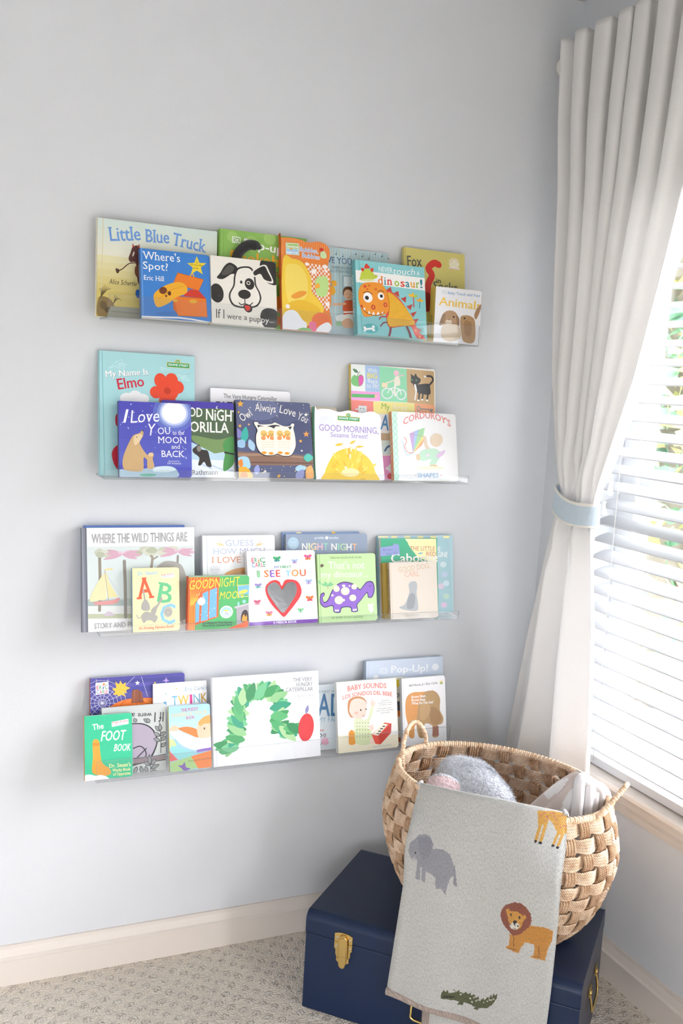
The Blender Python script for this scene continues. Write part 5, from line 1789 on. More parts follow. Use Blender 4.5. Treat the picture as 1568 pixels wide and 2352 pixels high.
CAPH = max(v[1] for v in font_mesh('H', 0)[0])
def text_tris(txt, fl):
    V, Tt = font_mesh(txt, 0); V = [list(v) for v in V]; tris = [tuple(tuple(V[i]) for i in t) for t in Tt]; serif = []
    if 's' in fl:
        cnt = {}
        for t in Tt:
            for a, b in ((t[0], t[1]), (t[1], t[2]), (t[2], t[0])):
                ka, kb = (round(V[a][0], 3), round(V[a][1], 3)), (round(V[b][0], 3), round(V[b][1], 3)); k = (min(ka, kb), max(ka, kb)); cnt[k] = cnt.get(k, 0)+1
        for (a, b), c in cnt.items():
            if c == 1 and abs(a[1]-b[1]) < .012 and .04 < abs(a[0]-b[0]) < .22:
                y = a[1]; x0, x1 = a[0]-.055, b[0]+.055
                for base_, sg in ((0, 1), (CAPH, -1), (.52, -1)):
                    if abs(y-base_) < .035:
                        if sg < 0 and base_ == .52: x1 = b[0]
                        y2 = y+sg*.05; serif += [((x0, y), (x1, y), (x1, y2)), ((x0, y), (x1, y2), (x0, y2))]
    blocks = [tris, serif] if serif else [tris]
    if 'b' in fl:
        k = .034 if 'bb' in fl else .017
        blocks = [[tuple((x+a*k, y+b*k*.8) for x, y in t) for t in bt] for a, b in (((-1, -1), (1, -1), (-1, 1), (1, 1), (0, 0)) if 'bb' in fl else ((-1, 0), (1, 0), (0, .7), (0, -.7))) for bt in blocks]
    if 'i' in fl: blocks = [[tuple((x+.22*y, y) for x, y in t) for t in bt] for bt in blocks]
    xs = [p[0] for bt in blocks for t in bt for p in t]; x0, x1 = min(xs), max(xs)
    return [[tuple(((x-x0)/(x1-x0), y/CAPH) for x, y in t) for t in bt] for bt in blocks]
def catmull(pts, closed=True, sub=5):
    n = len(pts); out = []
    rng = range(n) if closed else range(n-1)
    for i in rng:
        if closed: p0, p1, p2, p3 = pts[i-1], pts[i], pts[(i+1) % n], pts[(i+2) % n]
        else: p0, p1, p2, p3 = pts[max(i-1, 0)], pts[i], pts[i+1], pts[min(i+2, n-1)]
        for k in range(sub):
            t = k/sub; out.append(tuple(.5*((2*b)+(-a+c)*t+(2*a-5*b+4*c-d)*t*t+(-a+3*b-3*c+d)*t**3) for a, b, c, d in zip(p0, p1, p2, p3)))
    if not closed: out.append(tuple(pts[-1]))
    return out
def tess(poly):
    P2 = [Vector((p[0], p[1], 0)) for p in poly]
    return [tuple(poly[i] for i in t) for t in geometry.tessellate_polygon([P2])]
def stroke(pts, w):
    out = []; n = len(pts); L = []; R_ = []
    for i, p in enumerate(pts):
        a = pts[max(i-1, 0)]; b = pts[min(i+1, n-1)]; dx, dy = b[0]-a[0], b[1]-a[1]; l = math.hypot(dx, dy) or 1; nx, ny = -dy/l*w/2, dx/l*w/2
        L.append((p[0]+nx, p[1]+ny)); R_.append((p[0]-nx, p[1]-ny))
    for i in range(n-1): out += [(L[i], R_[i], R_[i+1]), (L[i], R_[i+1], L[i+1])]
    out = [out]
    for c in (pts[0], pts[-1]):
        ring = [(c[0]+w/2*math.cos(k*math.pi/3), c[1]+w/2*math.sin(k*math.pi/3)) for k in range(6)]
        out.append([(c, ring[k], ring[(k+1) % 6]) for k in range(6)])
    return out
def clip(tri, outline):
    poly = list(tri)
    for i in range(len(outline)):
        a, b = outline[i], outline[(i+1) % len(outline)]; ins = lambda p: (b[0]-a[0])*(p[1]-a[1])-(b[1]-a[1])*(p[0]-a[0]) >= 0
        new = []
        for j in range(len(poly)):
            p, q = poly[j], poly[(j+1) % len(poly)]; ip_, iq = ins(p), ins(q)
            if ip_: new.append(p)
            if ip_ != iq:
                d1 = (b[0]-a[0])*(p[1]-a[1])-(b[1]-a[1])*(p[0]-a[0]); d2 = (b[0]-a[0])*(q[1]-a[1])-(b[1]-a[1])*(q[0]-a[0]); t = d1/(d1-d2); new.append((p[0]+(q[0]-p[0])*t, p[1]+(q[1]-p[1])*t))
        poly = new
        if len(poly) < 3: return []
    return [(poly[0], poly[i], poly[i+1]) for i in range(1, len(poly)-1)]
def inside(p, poly):
    c = False; n = len(poly)
    for i in range(n):
        a, b = poly[i], poly[i-1]
        if (a[1] > p[1]) != (b[1] > p[1]) and p[0] < (b[0]-a[0])*(p[1]-a[1])/(b[1]-a[1])+a[0]: c = not c
    return c
def pts_of(s): return [tuple(float(v)/1e4 for v in q.split(',')) for q in s.split()]
def op_tris(f):
    k = f[0]
    if k == 'P': return f[1], [tess(pts_of(f[2]))]
    if k == 'S': return f[1], [tess(catmull(pts_of(f[2])))]
    if k in 'LK':
        p = pts_of(f[3]); p = catmull(p, False, 5) if k == 'L' and len(p) > 2 else p
        return f[1], stroke(p, float(f[2])/1e4)
    if k == 'E':
        c = pts_of(f[2])[0]; rx, ry, a = f[3].split(','); rx, ry, a = float(rx)/1e4, float(ry)/1e4, math.radians(float(a)); n = 28
        ring = [(c[0]+rx*math.cos(t)*math.cos(a)-ry*math.sin(t)*math.sin(a), c[1]+rx*math.cos(t)*math.sin(a)+ry*math.sin(t)*math.cos(a)) for t in (2*math.pi*i/n for i in range(n))]
        return f[1], [[(c, ring[i], ring[(i+1) % n]) for i in range(n)]]
    if k == 'T':
        p0, p1 = pts_of(f[3]); H = float(f[4])/1e4; sag = float(f[6])/1e4; dx, dy = p1[0]-p0[0], p1[1]-p0[1]; l = math.hypot(dx, dy); ux, uy = dx/l, dy/l; out = []
        for bt in text_tris(f[2], f[5]):
            blk = []
            for t in bt:
                q = []
                for x, y in t:
                    yy = y*H+sag*4*x*(1-x); q.append((p0[0]+ux*x*l-uy*yy, p0[1]+uy*x*l+ux*yy))
                blk.append(tuple(q))
            out.append(blk)
        return f[1], out
STEP = 1.0e-5
def paint(mb, tris, col, d, wh, outline, shape):
    vs = []; fs = []
    for t in tris:
        if abs((t[1][0]-t[0][0])*(t[2][1]-t[0][1])-(t[1][1]-t[0][1])*(t[2][0]-t[0][0])) < 1e-11: continue
        for c in clip(t, outline):
            if shape and not inside((sum(p[0] for p in c)/3, sum(p[1] for p in c)/3), shape): continue
            a = (c[1][0]-c[0][0])*(c[2][1]-c[0][1])-(c[1][1]-c[0][1])*(c[2][0]-c[0][0])
            if abs(a) < 1e-12: continue
            if a < 0: c = (c[0], c[2], c[1])
            b = len(vs); vs += [(p[0]-wh, -d, p[1]) for p in c]; fs.append((b, b+1, b+2))
    mb.add(vs, fs, col)
INFO = {'truck': ('d9d8bc', 'e8e2c8', 0, 'large pale sky-to-yellow picture book with a blue title, leftmost on the top ledge'),
 'spot': ('3f84d4', '3570b8', 0, 'blue board book with a yellow star and orange toy chest'),
 'green': ('8dbd5b', '86b453', 0, 'thick green pop-up book standing behind the cream puppy book'),
 'puppy': ('f1ede3', 'e9e2d4', 0, 'cream board book with a black-eared puppy face'),
 'bubbles': ('ee8a3e', 'd8602a', 0, 'orange wavy-topped board book with yellow fluff and white bubbles'),
 'notes': ('c1d9de', 'b7d0d6', 0, 'pale blue paperback with music notes and a toddler in red'),
 'dino': ('8fd3d6', '6fb6ba', 0, 'turquoise hardcover book with an orange dinosaur'),
 'fox': ('d6ca76', 'cfc07a', 0, 'mustard yellow book with grey title letters, rear of the top ledge at its right'),
 'animals': ('e8e8ea', 'cfae52', 0, 'small white book with two brown rabbits and a gold spine'),
 'elmo': ('aadbe0', '9fd2da', 0, 'tall light blue hardcover with a red shape, left end of the second ledge'),
 'moonback': ('4c50b8', '3a3c80', 0, 'indigo board book with a big white moon and two bears'),
 'gorilla': ('4b40a6', 'c83a30', 0, 'dark purple and green board book between the moon book and the owl book'),
 'eats': ('f3f3f7', 'dfe0e6', 0, 'plain white book half hidden behind the owl book'),
 'owl': ('575e80', '3a3f58', 0, 'slate blue board book with two white owls on a branch'),
 'tan': ('d8ccb6', 'c9bba2', 0, 'tan patterned book peeking out between the owl book and the white wavy one'),
 'morning': ('f5f5fb', '7cc0a0', 0, 'white wavy-edged board book with a yellow shaggy half circle'),
 'flaps': ('f2efe6', 'e2c65a', 0, 'large board book of coloured squares with apple, bicycle and black cat'),
 'kite': ('f6f7f8', 'e0a070', 0, 'white board book with a rainbow kite, right end of the second ledge'),
 'wild': ('eff0f1', '7c808c', 0, 'large grey and white picture book with pink palms and a sailboat'),
 'bluebehind': ('5f7fc4', '5f7fc4', 0, 'blue book whose top edge shows behind the grey palm tree book'),
 'abc': ('f2e6b4', '7aa6c8', 0, 'cream board book with red, green and blue alphabet letters'),
 'guess': ('f3f3f4', 'e4e4e8', 0, 'white board book with blue and orange serif title behind the green room book'),
 'greenroom': ('4cb368', 'e0602a', 0, 'small green and orange board book with a blue night window'),
 'seeyou': ('f4f5f8', 'e8e8ee', 0, 'white board book with a red heart mirror and butterflies'),
 'night': ('8f9eb4', '7f90ac', 0, 'grey blue board book with pastel title letters above the green dinosaur book'),
 'nightb': ('8aa2cc', '8aa2cc', 0, 'thin blue book just showing above the grey blue pastel-lettered one'),
 'purple': ('bcdca0', 'a9cc8c', 0, 'light green board book with a purple spotted dinosaur'),
 'pale': ('b4d6e0', '8fb6c4', 0, 'pale aqua book at the far right rear of the third ledge'),
 'caboose': ('2fae82', 'e8e4da', 0, 'green and yellow book with a lavender sticky note'),
 'gold': ('b49a48', 'b08c34', 0, 'thin gold-spined book squeezed behind the small beige dog book'),
 'carl': ('ddd2c4', 'cdbb9a', 0, 'small beige book with a faint grey dog'),
 'pumpkin': ('4a469e', 'b04a2a', 0, 'dark blue board book with a pumpkin, yellow leaf and spider web'),
 'twinkle': ('f3f4f8', 'e8e8ee', 0, 'white book with stars and multicoloured letters, behind the baby-in-blanket book'),
 'upside': ('c3c9c8', 'a9aeae', 0, 'grey board book standing upside down with black leaves'),
 'foot': ('28c090', 'e0963a', 0, 'small green board book with white hand-drawn title, left end of the lowest ledge'),
 'pudgy': ('a6d2e8', 'e6d04a', 0, 'small book with a baby under a white blanket and patchwork'),
 'arch': ('f6f7fa', 'e9eaf0', 0, 'wide white hardcover with a green leafy arch and red oval'),
 'ad': ('e2ecf2', 'cfdde6', 0, 'pale blue book with big steel blue capitals beside the wide white hardcover'),
 'baby': ('f1f2ee', 'd9dcd8', 0, 'white board book with a baby playing a red toy piano'),
 'popup': ('cbd7e8', 'a9b8cc', 0, 'pale icy blue book at the rear right of the lowest ledge'),
 'sliver': ('e6e2d2', 'd9d2b8', 0, 'narrow sliver of a colourful book between the baby book and the brown bear book'),
 'bear': ('f4f4f6', 'cfd2d6', 0, 'white board book with a brown bear, right end of the lowest ledge')}
def book(hdr, ops):
    _, key, s, x0, yb, yt, w, h, t, kind = hdr; x0, yb, yt, w, h, t = (float(v)/1e4 for v in (x0, yb, yt, w, h, t))
    base_c, spine_c, page_on_top, label = INFO[key]
    th = math.asin((yt-yb)/h); z = SH[int(s)]+.0032+t*math.sin(th)
    nm = {'h': 'hardcover_book', 'b': 'board_book', 'p': 'paperback_book'}[kind]
    root = empty(nm, (x0+w/2, yb, z), (-th, 0, 0), label=label, cat='book', group='picture books on the wall ledges'); wh = w/2
    shape = None
    for f in ops:
        if f[0] == 'O': shape = [(p[0], max(p[1], 0)) for p in catmull(pts_of(f[1]), True, 4)]
    r = .007 if kind == 'b' else .0012
    outline = [(0, 0)]+[(w-r+r*math.sin(a), r-r*math.cos(a)) for a in (i*math.pi/10 for i in range(6))]+[(w-r+r*math.cos(a), h-r+r*math.sin(a)) for a in (i*math.pi/10 for i in range(6))]+[(0, h)]
    poly = shape or outline
    ct = {'h': .0024, 'b': .0016, 'p': .0005}[kind]; bc = lin(base_c); sc = lin(spine_c); white = lin('e9e6df')
    P_ = [(p[0]-wh, p[1]) for p in poly]
    fc = MB(); fc.prism(P_, 0, ct, bc, side=white if kind == 'b' else bc)
    d = STEP*3
    extra = []; cur = None
    for f in ops:
        if f[0] == 'O': continue
        if f[0] == 'X':
            q = catmull(pts_of(f[4])) if f[6] == '1' else pts_of(f[4]); q = [(p[0]-wh, p[1]) for p in q]
            b = MB(); thk = float(f[3])/1e3; b.prism(q, -d-thk, -d, lin(f[2])); extra.append((f[1], b, f[5])); cur = (b, d+thk); continue
        if f[0] == 'A':
            f = f[1:]; c, trs = op_tris(f)
            for tr in trs: cur = (cur[0], cur[1]+STEP*.6); paint(cur[0], tr, lin(c), cur[1], wh, outline, None)
            continue
        c, trs = op_tris(f); d += STEP*.4
        for tr in trs: d += STEP*.6; paint(fc, tr, lin(c), d, wh, outline, shape)
    fc.build('front_cover', CARD, root)
    b = MB(); b.prism(P_, t-ct, t, bc, side=white if kind == 'b' else bc); b.build('back_cover', CARD, root)
    ins = {'h': .003, 'b': .0004, 'p': .0006}[kind]
    b = MB()
    if shape:
        cx, cy = wh, h/2; b.prism([((p[0]-cx)*.992+cx-wh, (p[1]-cy)*.994+cy) for p in shape], ct+.00005, t-ct-.00005)
    else:
        b.prism([(max(p[0], .0022)-wh if p[0] < wh else p[0]-ins-wh, min(max(p[1], ins), h-ins)) for p in outline], ct+.00005, t-ct-.00005)
    b.build('page_block', PAGE, root)
    b = MB(); n = 8; bul = min(.0022, t*.15) if kind == 'h' else .0005
    ys = [i*t/n for i in range(n+1)]; out_ = [-.0004-bul*math.sin(math.pi*i/n) for i in range(n+1)]
    zlo, zhi = 0.0, h
    if shape:
        lefts = [p for p in shape if p[0] < w*.12]; zlo, zhi = min(p[1] for p in lefts), max(p[1] for p in lefts)
    vs = [(o_-wh, y, zz) for zz in (zlo, zhi) for o_, y in zip(out_, ys)]+[(.0016*(1 if kind == 'h' else .2)-wh, y, zz) for zz in (zlo, zhi) for y in ys]
    k = n+1; fs = [(i+1, i, k+i, k+i+1) for i in range(n)]+[(2*k+i, 2*k+i+1, 3*k+i+1, 3*k+i) for i in range(n)]+[(i, i+1, 2*k+i+1, 2*k+i) for i in range(n)]+[(k+i+1, k+i, 3*k+i, 3*k+i+1) for i in range(n)]
    b.add(vs, fs, sc, sm=False)
    if key in SPINES:
        ey = -.0004-bul
        for txt, col, a0, a1, hh in SPINES[key]:
            tt = text_tris(txt, '')[0]; z0, z1 = h*a0, h*a1; cap = t*hh; vs = []; fs = []
            for tri in tt:
                q = [(-.0006-bul-wh, t*.5+cap*(.5-yy), z1+(z0-z1)*xx) for xx, yy in tri]; bb = len(vs); vs += q; fs.append((bb, bb+1, bb+2))
            b.add(vs, fs, lin(col))
    b.build('spine', CARD, root)
    for nm2, bb, mt in extra: bb.build(nm2, {'bumpy': BUMPY, 'mirror': MIRROR, 'card': CARD}[mt], root)
    return root, wh, h
SPINES = {'carl': [('GOOD DOG, CARL', '5a4a34', .12, .88, .5)], 'night': [('NIGHT', 'e2c65a', .55, .95, .55)], 'animals': [('Animals', '5a7a4a', .1, .5, .4)], 'dino': [('DINOSAUR!', 'e9f4f4', .25, .8, .4)], 'flaps': [('My first', '8a7a2a', .45, .7, .5)], 'green': [('Peekaboo', 'f4f4ee', .2, .55, .4)], 'kite': [('SHAPES', 'd8e0d0', .3, .8, .5)], 'popup': [('pop-up', 'eef2f6', .3, .8, .5)], 'puppy': [('If I were a puppy', '3a3733', .3, .95, .5)]}
ROOTS = {}
hdr = None; ops = []
for ln in DATA.split('\n')+['B|end']:
    f = ln.split('|')
    if f[0] == 'B':
        if hdr: ROOTS[hdr[1]] = book(hdr, ops)
        hdr, ops = f, []
    elif len(f) > 1: ops.append(f)
# black felt tail on the puppy book, sticky note on the caboose book
root, wh, h = ROOTS['puppy']
m = MB(); pp = catmull([(.060-wh, .010, h-.012), (.066-wh, .010, h+.010), (.078-wh, .010, h+.026), (.094-wh, .010, h+.036), (.112-wh, .010, h+.036), (.122-wh, .010, h+.030)], False, 6)
m.tube(pp, .011, 12, rfun=lambda i, k: .0115*(1 if i < 24 else .95-.12*(i-24))*(1+.05*math.sin(i*3+k*2)))
m.v = [(a, .0075+(b-.010)*.52, c) for a, b, c in m.v]
m.build('felt_tail', FELT, root, label='black felt tail standing up behind the cover')
root, wh, h = ROOTS['caboose']
m = MB(); q = [(-.003-wh, h-.045), (.053-wh, h-.040), (.051-wh, h-.016), (.036-wh, h-.012), (.033-wh, h-.018), (-.002-wh, h-.022)]
m.prism(q, -.0013, -.0009, lin('8f9ed2'))
for tx, x0, x1, zz, hh in (('Baby name', .004, .030, .030, .004), ('Turner', .014, .030, .040, .004), ('Tucker', .034, .048, .038, .004)):
    vs = []; fs = []
    for tri in text_tris(tx, 'i')[0]:
        b = len(vs); vs += [(x0+(x1-x0)*x-wh, -.00135, h-zz+y*hh) for x, y in tri]; fs.append((b, b+1, b+2))
    m.add(vs, fs, lin('5a68a0'))
m.build('sticky_note', CARD, root, label='lavender sticky note with faint handwriting')
# ------------------------------------------------------------------ curtain, rod, tieback
rod = empty('curtain_rod', (1.540, -.3, 2.268), label='cream curtain rod with a ball finial near the corner', cat='curtain rod')
m = MB(); m.tube([(0, .235, 0), (0, -1.1, 0)], .011, 14); m.build('rod', RODM, rod)
m = MB(); m.ball((0, .262, 0), .027, .027, .027); m.tube([(0, .225, 0), (0, .240, 0)], .016, 14); m.build('finial', RODM, rod)
m = MB(); m.tube([(.0, .16, -.002), (.0635, .16, -.002)], .007, 10); m.tube([(.057, .16, -.002), (.0635, .16, -.002)], .026, 18); m.build('bracket', RODM, rod)
def ip1(x, xs, ys): return float(np.interp(x, xs, ys))
cz = [.02, .31, .465, .62, .78, .90, 1.01, 1.10, 1.157, 1.215, 1.30, 1.476, 1.768, 1.93, 2.10, 2.31]
cl_ = [-.030, -.036, -.050, -.078, -.1035, -.130, -.155, -.185, -.208, -.208, -.192, -.168, -.146, -.134, -.112, -.090]
cr_ = [-.455, -.435, -.427, -.414, -.399, -.385, -.372, -.362, -.362, -.374, -.412, -.478, -.548, -.585, -.61, -.625]
amp = [.040, .038, .036, .034, .032, .030, .026, .022, .019, .019, .024, .030, .032, .033, .032, .022]
ZS = [2.31-.004*0]+list(np.linspace(2.295, .02, 118)); NS_ = 230; NF = 7.0
V = []; F_ = []
for zi, zz in enumerate(ZS):
    yl, yr, A = ip1(zz, cz, cl_), ip1(zz, cz, cr_), ip1(zz, cz, amp)
    top = min(1, max(0, (2.31-zz)/.12))
    for i in range(NS_+1):
        s = i/NS_
        sw = s+.018*math.sin(2*math.pi*s*1.7+1.0)+.010*math.sin(2*math.pi*s*3.3+.4+zz)
        ph = 2*math.pi*NF*sw+.35*math.sin(zz*2.2+s*5)
        low = 1/(1+math.exp(-(zz-1.14)*14))          # 1 above the tieback, 0 below
        fold = math.cos(ph); fold2 = math.cos(2*math.pi*2.6*sw+.9+.5*math.sin(zz*1.6)) + .35*math.cos(ph*.71+1.3+zz)
        f = low*(math.copysign(abs(fold)**.8, fold))+(1-low)*fold2*.85
        yy = yl+(yr-yl)*s + (yr-yl)/NF*.20*math.sin(2*ph)*low*(math.sin(math.pi*s)**.5)
        # small crumples gathering above and below the band
        cr = math.exp(-((zz-1.24)/.10)**2)+math.exp(-((zz-1.05)/.09)**2)
        xx = 1.5 - A*f + .006*cr*math.sin(34*s+zz*40)*math.sin(math.pi*s)+.003*math.sin(zz*7+s*9)
        if zz < .62: xx -= .0
        zo = zz
        if zi == 0: zo = 2.310
        V.append((min(xx, 1.552 if zz < 2.15 else 1.524), yy, zo+ (.0 if zi else 0)))
n1 = NS_+1
for zi in range(len(ZS)-1):
    for i in range(NS_): F_.append((zi*n1+i, (zi+1)*n1+i, (zi+1)*n1+i+1, zi*n1+i+1))
m = MB(); m.add(V, F_, sm=True); cur = m.build('curtain', FAB, label='white linen curtain gathered to one side of the blind by a tieback', cat='curtain')
sm_ = cur.modifiers.new('cloth', 'SOLIDIFY'); sm_.thickness = .0014; sm_.offset = 0
# tieback band: a loop around the gathered cloth
m = MB(); ring = []; nb = 96
for k in range(nb):
    a = 2*math.pi*k/nb
    y = -.290+.077*math.cos(a); x = 1.5-.033*math.copysign(abs(math.sin(a))**.7, math.sin(a))
    if math.sin(a) < 0: x = 1.5-.030*math.sin(a)
    tt = (y+.205)/(-.38+.205)
    zc = 1.190-.052*tt+.018*tt*tt - .012*math.sin(math.pi*min(max(tt, 0), 1))
    ring.append((x, y, zc))
bl_ = lin('c4d3de'); cr2 = lin('e8e6e0')
for (h0, h1, off, c) in ((-.026, .026, 0, bl_), (.022, .029, .0008, cr2), (-.029, -.024, .0008, cr2)):
    vs = []
    for (x, y, z) in ring:
        dx, dy = (x-1.5), (y+.288)*.5; l = math.hypot(dx, dy) or 1; dx, dy = dx/l, dy/l
        for hh, o_ in ((h0, off+.0015), (h1, off+.0015), (h1, off-.0015), (h0, off-.0015)): vs.append((x+dx*o_+ (.006 if hh < 0 else 0)*dx, y+dy*o_, z+hh))
    m.add(vs, [(k*4+j, ((k+1) % nb)*4+j, ((k+1) % nb)*4+(j+1) % 4, k*4+(j+1) % 4) for k in range(nb) for j in range(4)], c, sm=False)
tb = m.build('curtain_tieback', TIE, label='pale blue linen tieback wrapped around the white curtain', cat='tieback')
m = MB(); m.tube([(1.522, -.222, 1.206), (1.545, -.205, 1.212), (1.575, -.190, 1.214), (1.6035, -.182, 1.214)], .0018, 8); m.build('cord_loop', CORD, tb)
# ------------------------------------------------------------------ blind
bl = empty('window_blind', (1.630, -.95, .502), label='white slatted blind hanging in the window behind the curtain', cat='blind')
Y0, Y1 = WIN_Y0-.012-(-.95), WIN_Y1+.012-(-.95)
sl = MB(); tilt = math.radians(21)
NSL = 32; PITCH = .0443
for k in range(NSL):
    zc = .048+PITCH*k; N_ = 6; vs = []
    for y in (Y0, Y1):
        for sgn in (1, -1):
            for i in range(N_+1):
                u = -.025+.05*i/N_ if sgn > 0 else .025-.05*i/N_
                cam_ = .0022*(1-(u/.025)**2); q = (u, cam_+.0018*sgn)
                vs.append((q[0]*math.cos(tilt)-q[1]*math.sin(tilt), y, zc+q[0]*math.sin(tilt)+q[1]*math.cos(tilt)))
    n2 = 2*(N_+1)
    sl.add(vs, [(i, (i+1) % n2, n2+(i+1) % n2, n2+i) for i in range(n2)]+[tuple(range(n2-1, -1, -1)), tuple(range(n2, 2*n2))])
sl.build('slats', ACM, bl)
m = MB(); m.box(-.026, .026, Y1, Y0, .003, .023); m.build('bottom_rail', ACM, bl)
m = MB(); m.box(-.024, .030, Y1, Y0, 1.470, 1.516); m.build('head_rail', ACM, bl)
for y in (-.310, -.74, -1.18):
    m = MB()
    for x in (-.0275, .0275): m.tube([(x, y+.95, .012), (x, y+.95, 1.475)], .0008, 6)
    for k in range(NSL): m.tube([(-.0275, y+.95, .048+PITCH*k-.013), (.0275, y+.95, .048+PITCH*k+.009)], .0006, 5)
    m.build('ladder_cord', CORD, bl)
for y, zt in ((-.298, 1.212), (-.279, 1.160)):
    pc = MB(); pc.tube([(-.040, y+.95, 1.472), (-.042, y+.95, zt-.502+.018)], .0008, 6); c = pc.build('pull_cord', CORD, bl)
    tz = MB(); pr_ = [(.0, .020), (.0065, .020), (.0072, .016), (.0052, .012), (.0058, .004), (.0088, -.008), (.0078, -.015), (0, -.019)]; nn = 16
    vs = [(-.042+r*math.cos(2*math.pi*i/nn), y+.95+r*math.sin(2*math.pi*i/nn), zt-.502+z) for r, z in pr_ for i in range(nn)]
    tz.add(vs, [(j*nn+i, (j+1)*nn+i, (j+1)*nn+(i+1) % nn, j*nn+(i+1) % nn) for j in range(len(pr_)-1) for i in range(nn)], sm=True); tz.build('tassel', SASH, c)
# ------------------------------------------------------------------ trunk
EX = Vector((.6938, -.7202, 0)); NX = Vector((-.7202, -.6938, 0)); TC = Vector((1.1727, -.4104, 0))
TR = empty('storage_trunk', TC, (0, 0, math.atan2(EX.y, EX.x)), label='navy blue metal trunk with brass latch standing on the carpet in the corner', cat='trunk')
# local: x along the length, -y towards the room (front)
TW, TD, TH_, LZ = .310, .1785, .237, .1858
def shell(name, prof, w):
    b = MB(); n = len(prof); vs = [(x, y, z) for x in (-w, w) for y, z in prof]
    b.add(vs, [(i, n+i, n+(i+1) % n, (i+1) % n) for i in range(n)], sm=False); b.add(vs, [tuple(range(n-1, -1, -1)), tuple(range(n, 2*n))])
    o = b.build(name, NAVY, TR); mo = o.modifiers.new('edge', 'BEVEL'); mo.width = .0022; mo.segments = 2; mo.limit_method = 'ANGLE'; mo.angle_limit = math.radians(50)
    return o
rr = .020
arcf = [(-TD+rr-rr*math.cos(a), TH_-rr+rr*math.sin(a)) for a in (i*math.pi/16 for i in range(9))]
arcb = [(TD-rr+rr*math.sin(a), TH_-rr+rr*math.cos(a)) for a in (i*math.pi/16 for i in range(9))]
shell('lid', [(-TD, LZ+.0012)]+arcf+arcb+[(TD, LZ+.0012)], TW)
shell('base', [(-TD+.0015, .002), (-TD+.0015, LZ), (TD-.0015, LZ), (TD-.0015, .002)], TW-.001)
def latch(x):
    t = MB(); y = -TD-.0012
    P_ = lambda pts, y0, y1, m_, c=None: m_.prism([(x+a, LZ+b) for a, b in pts], y0, y1)
    P_([(-.0215, .001), (-.0215, .020), (-.012, .0235), (0, .0245), (.012, .0235), (.0215, .020), (.0215, .001)], y-.0012, y+.0011, t)
    P_([(-.0215, 0), (-.0215, -.014), (-.018, -.018), (-.018, -.028), (-.015, -.034), (-.015, -.044), (-.006, -.050), (.006, -.050), (.015, -.044), (.015, -.034), (.018, -.028), (.018, -.018), (.0215, -.014), (.0215, 0)], y-.0012, y+.0011, t)
    o = t.build('latch', BRASS, TR, label='brass toggle latch')
    b = MB(); b.tube(catmull([(x-.0105, y-.004, LZ-.036), (x-.0105, y-.005, LZ-.01), (x-.009, y-.006, LZ+.012), (x, y-.0065, LZ+.018), (x+.009, y-.006, LZ+.012), (x+.0105, y-.005, LZ-.01), (x+.0105, y-.004, LZ-.036)], False, 6), .0016, 8); b.build('wire_loop', BRASS, o)
    b = MB(); P_([(-.009, -.030), (-.009, .008), (-.005, .014), (.005, .014), (.009, .008), (.009, -.030)], y-.0055, y-.0014, b); P_([(-.0085, -.048), (-.0085, -.031), (.0085, -.031), (.0085, -.048), (.006, -.056), (0, -.059), (-.006, -.056)], y-.0045, y-.0013, b); b.build('toggle_lever', BRASS, o)
    for a, c in ((-.0155, .011), (.0155, .011), (-.0165, -.009), (.0165, -.009)):
        b = MB(); b.ball((x+a, y-.0012, LZ+c), .0026, .0012, .0026, 10, 6); b.build('rivet', STEEL, o)
latch(-.2155)
def bail(name, M, hw, drop):
    b = MB(); Q = [(-hw, 0, 0), (-hw, -.006, -drop*.6), (-hw+.008, -.008, -drop), (hw-.008, -.008, -drop), (hw, -.006, -drop*.6), (hw, 0, 0)]
    b.tube([M @ Vector(p) for p in catmull(Q, False, 4)], .0028, 10); o = b.build(name, BRASS, TR)
    for sx in (-hw, hw):
        b = MB(); b.box(sx-.012, sx+.012, -.0022, .0008, -.007, .014, M=M); b.tube([M @ Vector((sx-.007, -.0015, 0)), M @ Vector((sx+.007, -.0015, 0))], .0042, 10); b.build('handle_mount', BRASS, o)
bail('front_handle', Matrix.Translation((.0, -TD-.0005, .098)), .046, .038)
bail('side_handle', Matrix.Translation((TW+.0012, .012, .142)) @ Matrix.Rotation(math.pi/2, 4, 'Z'), .045, .048)
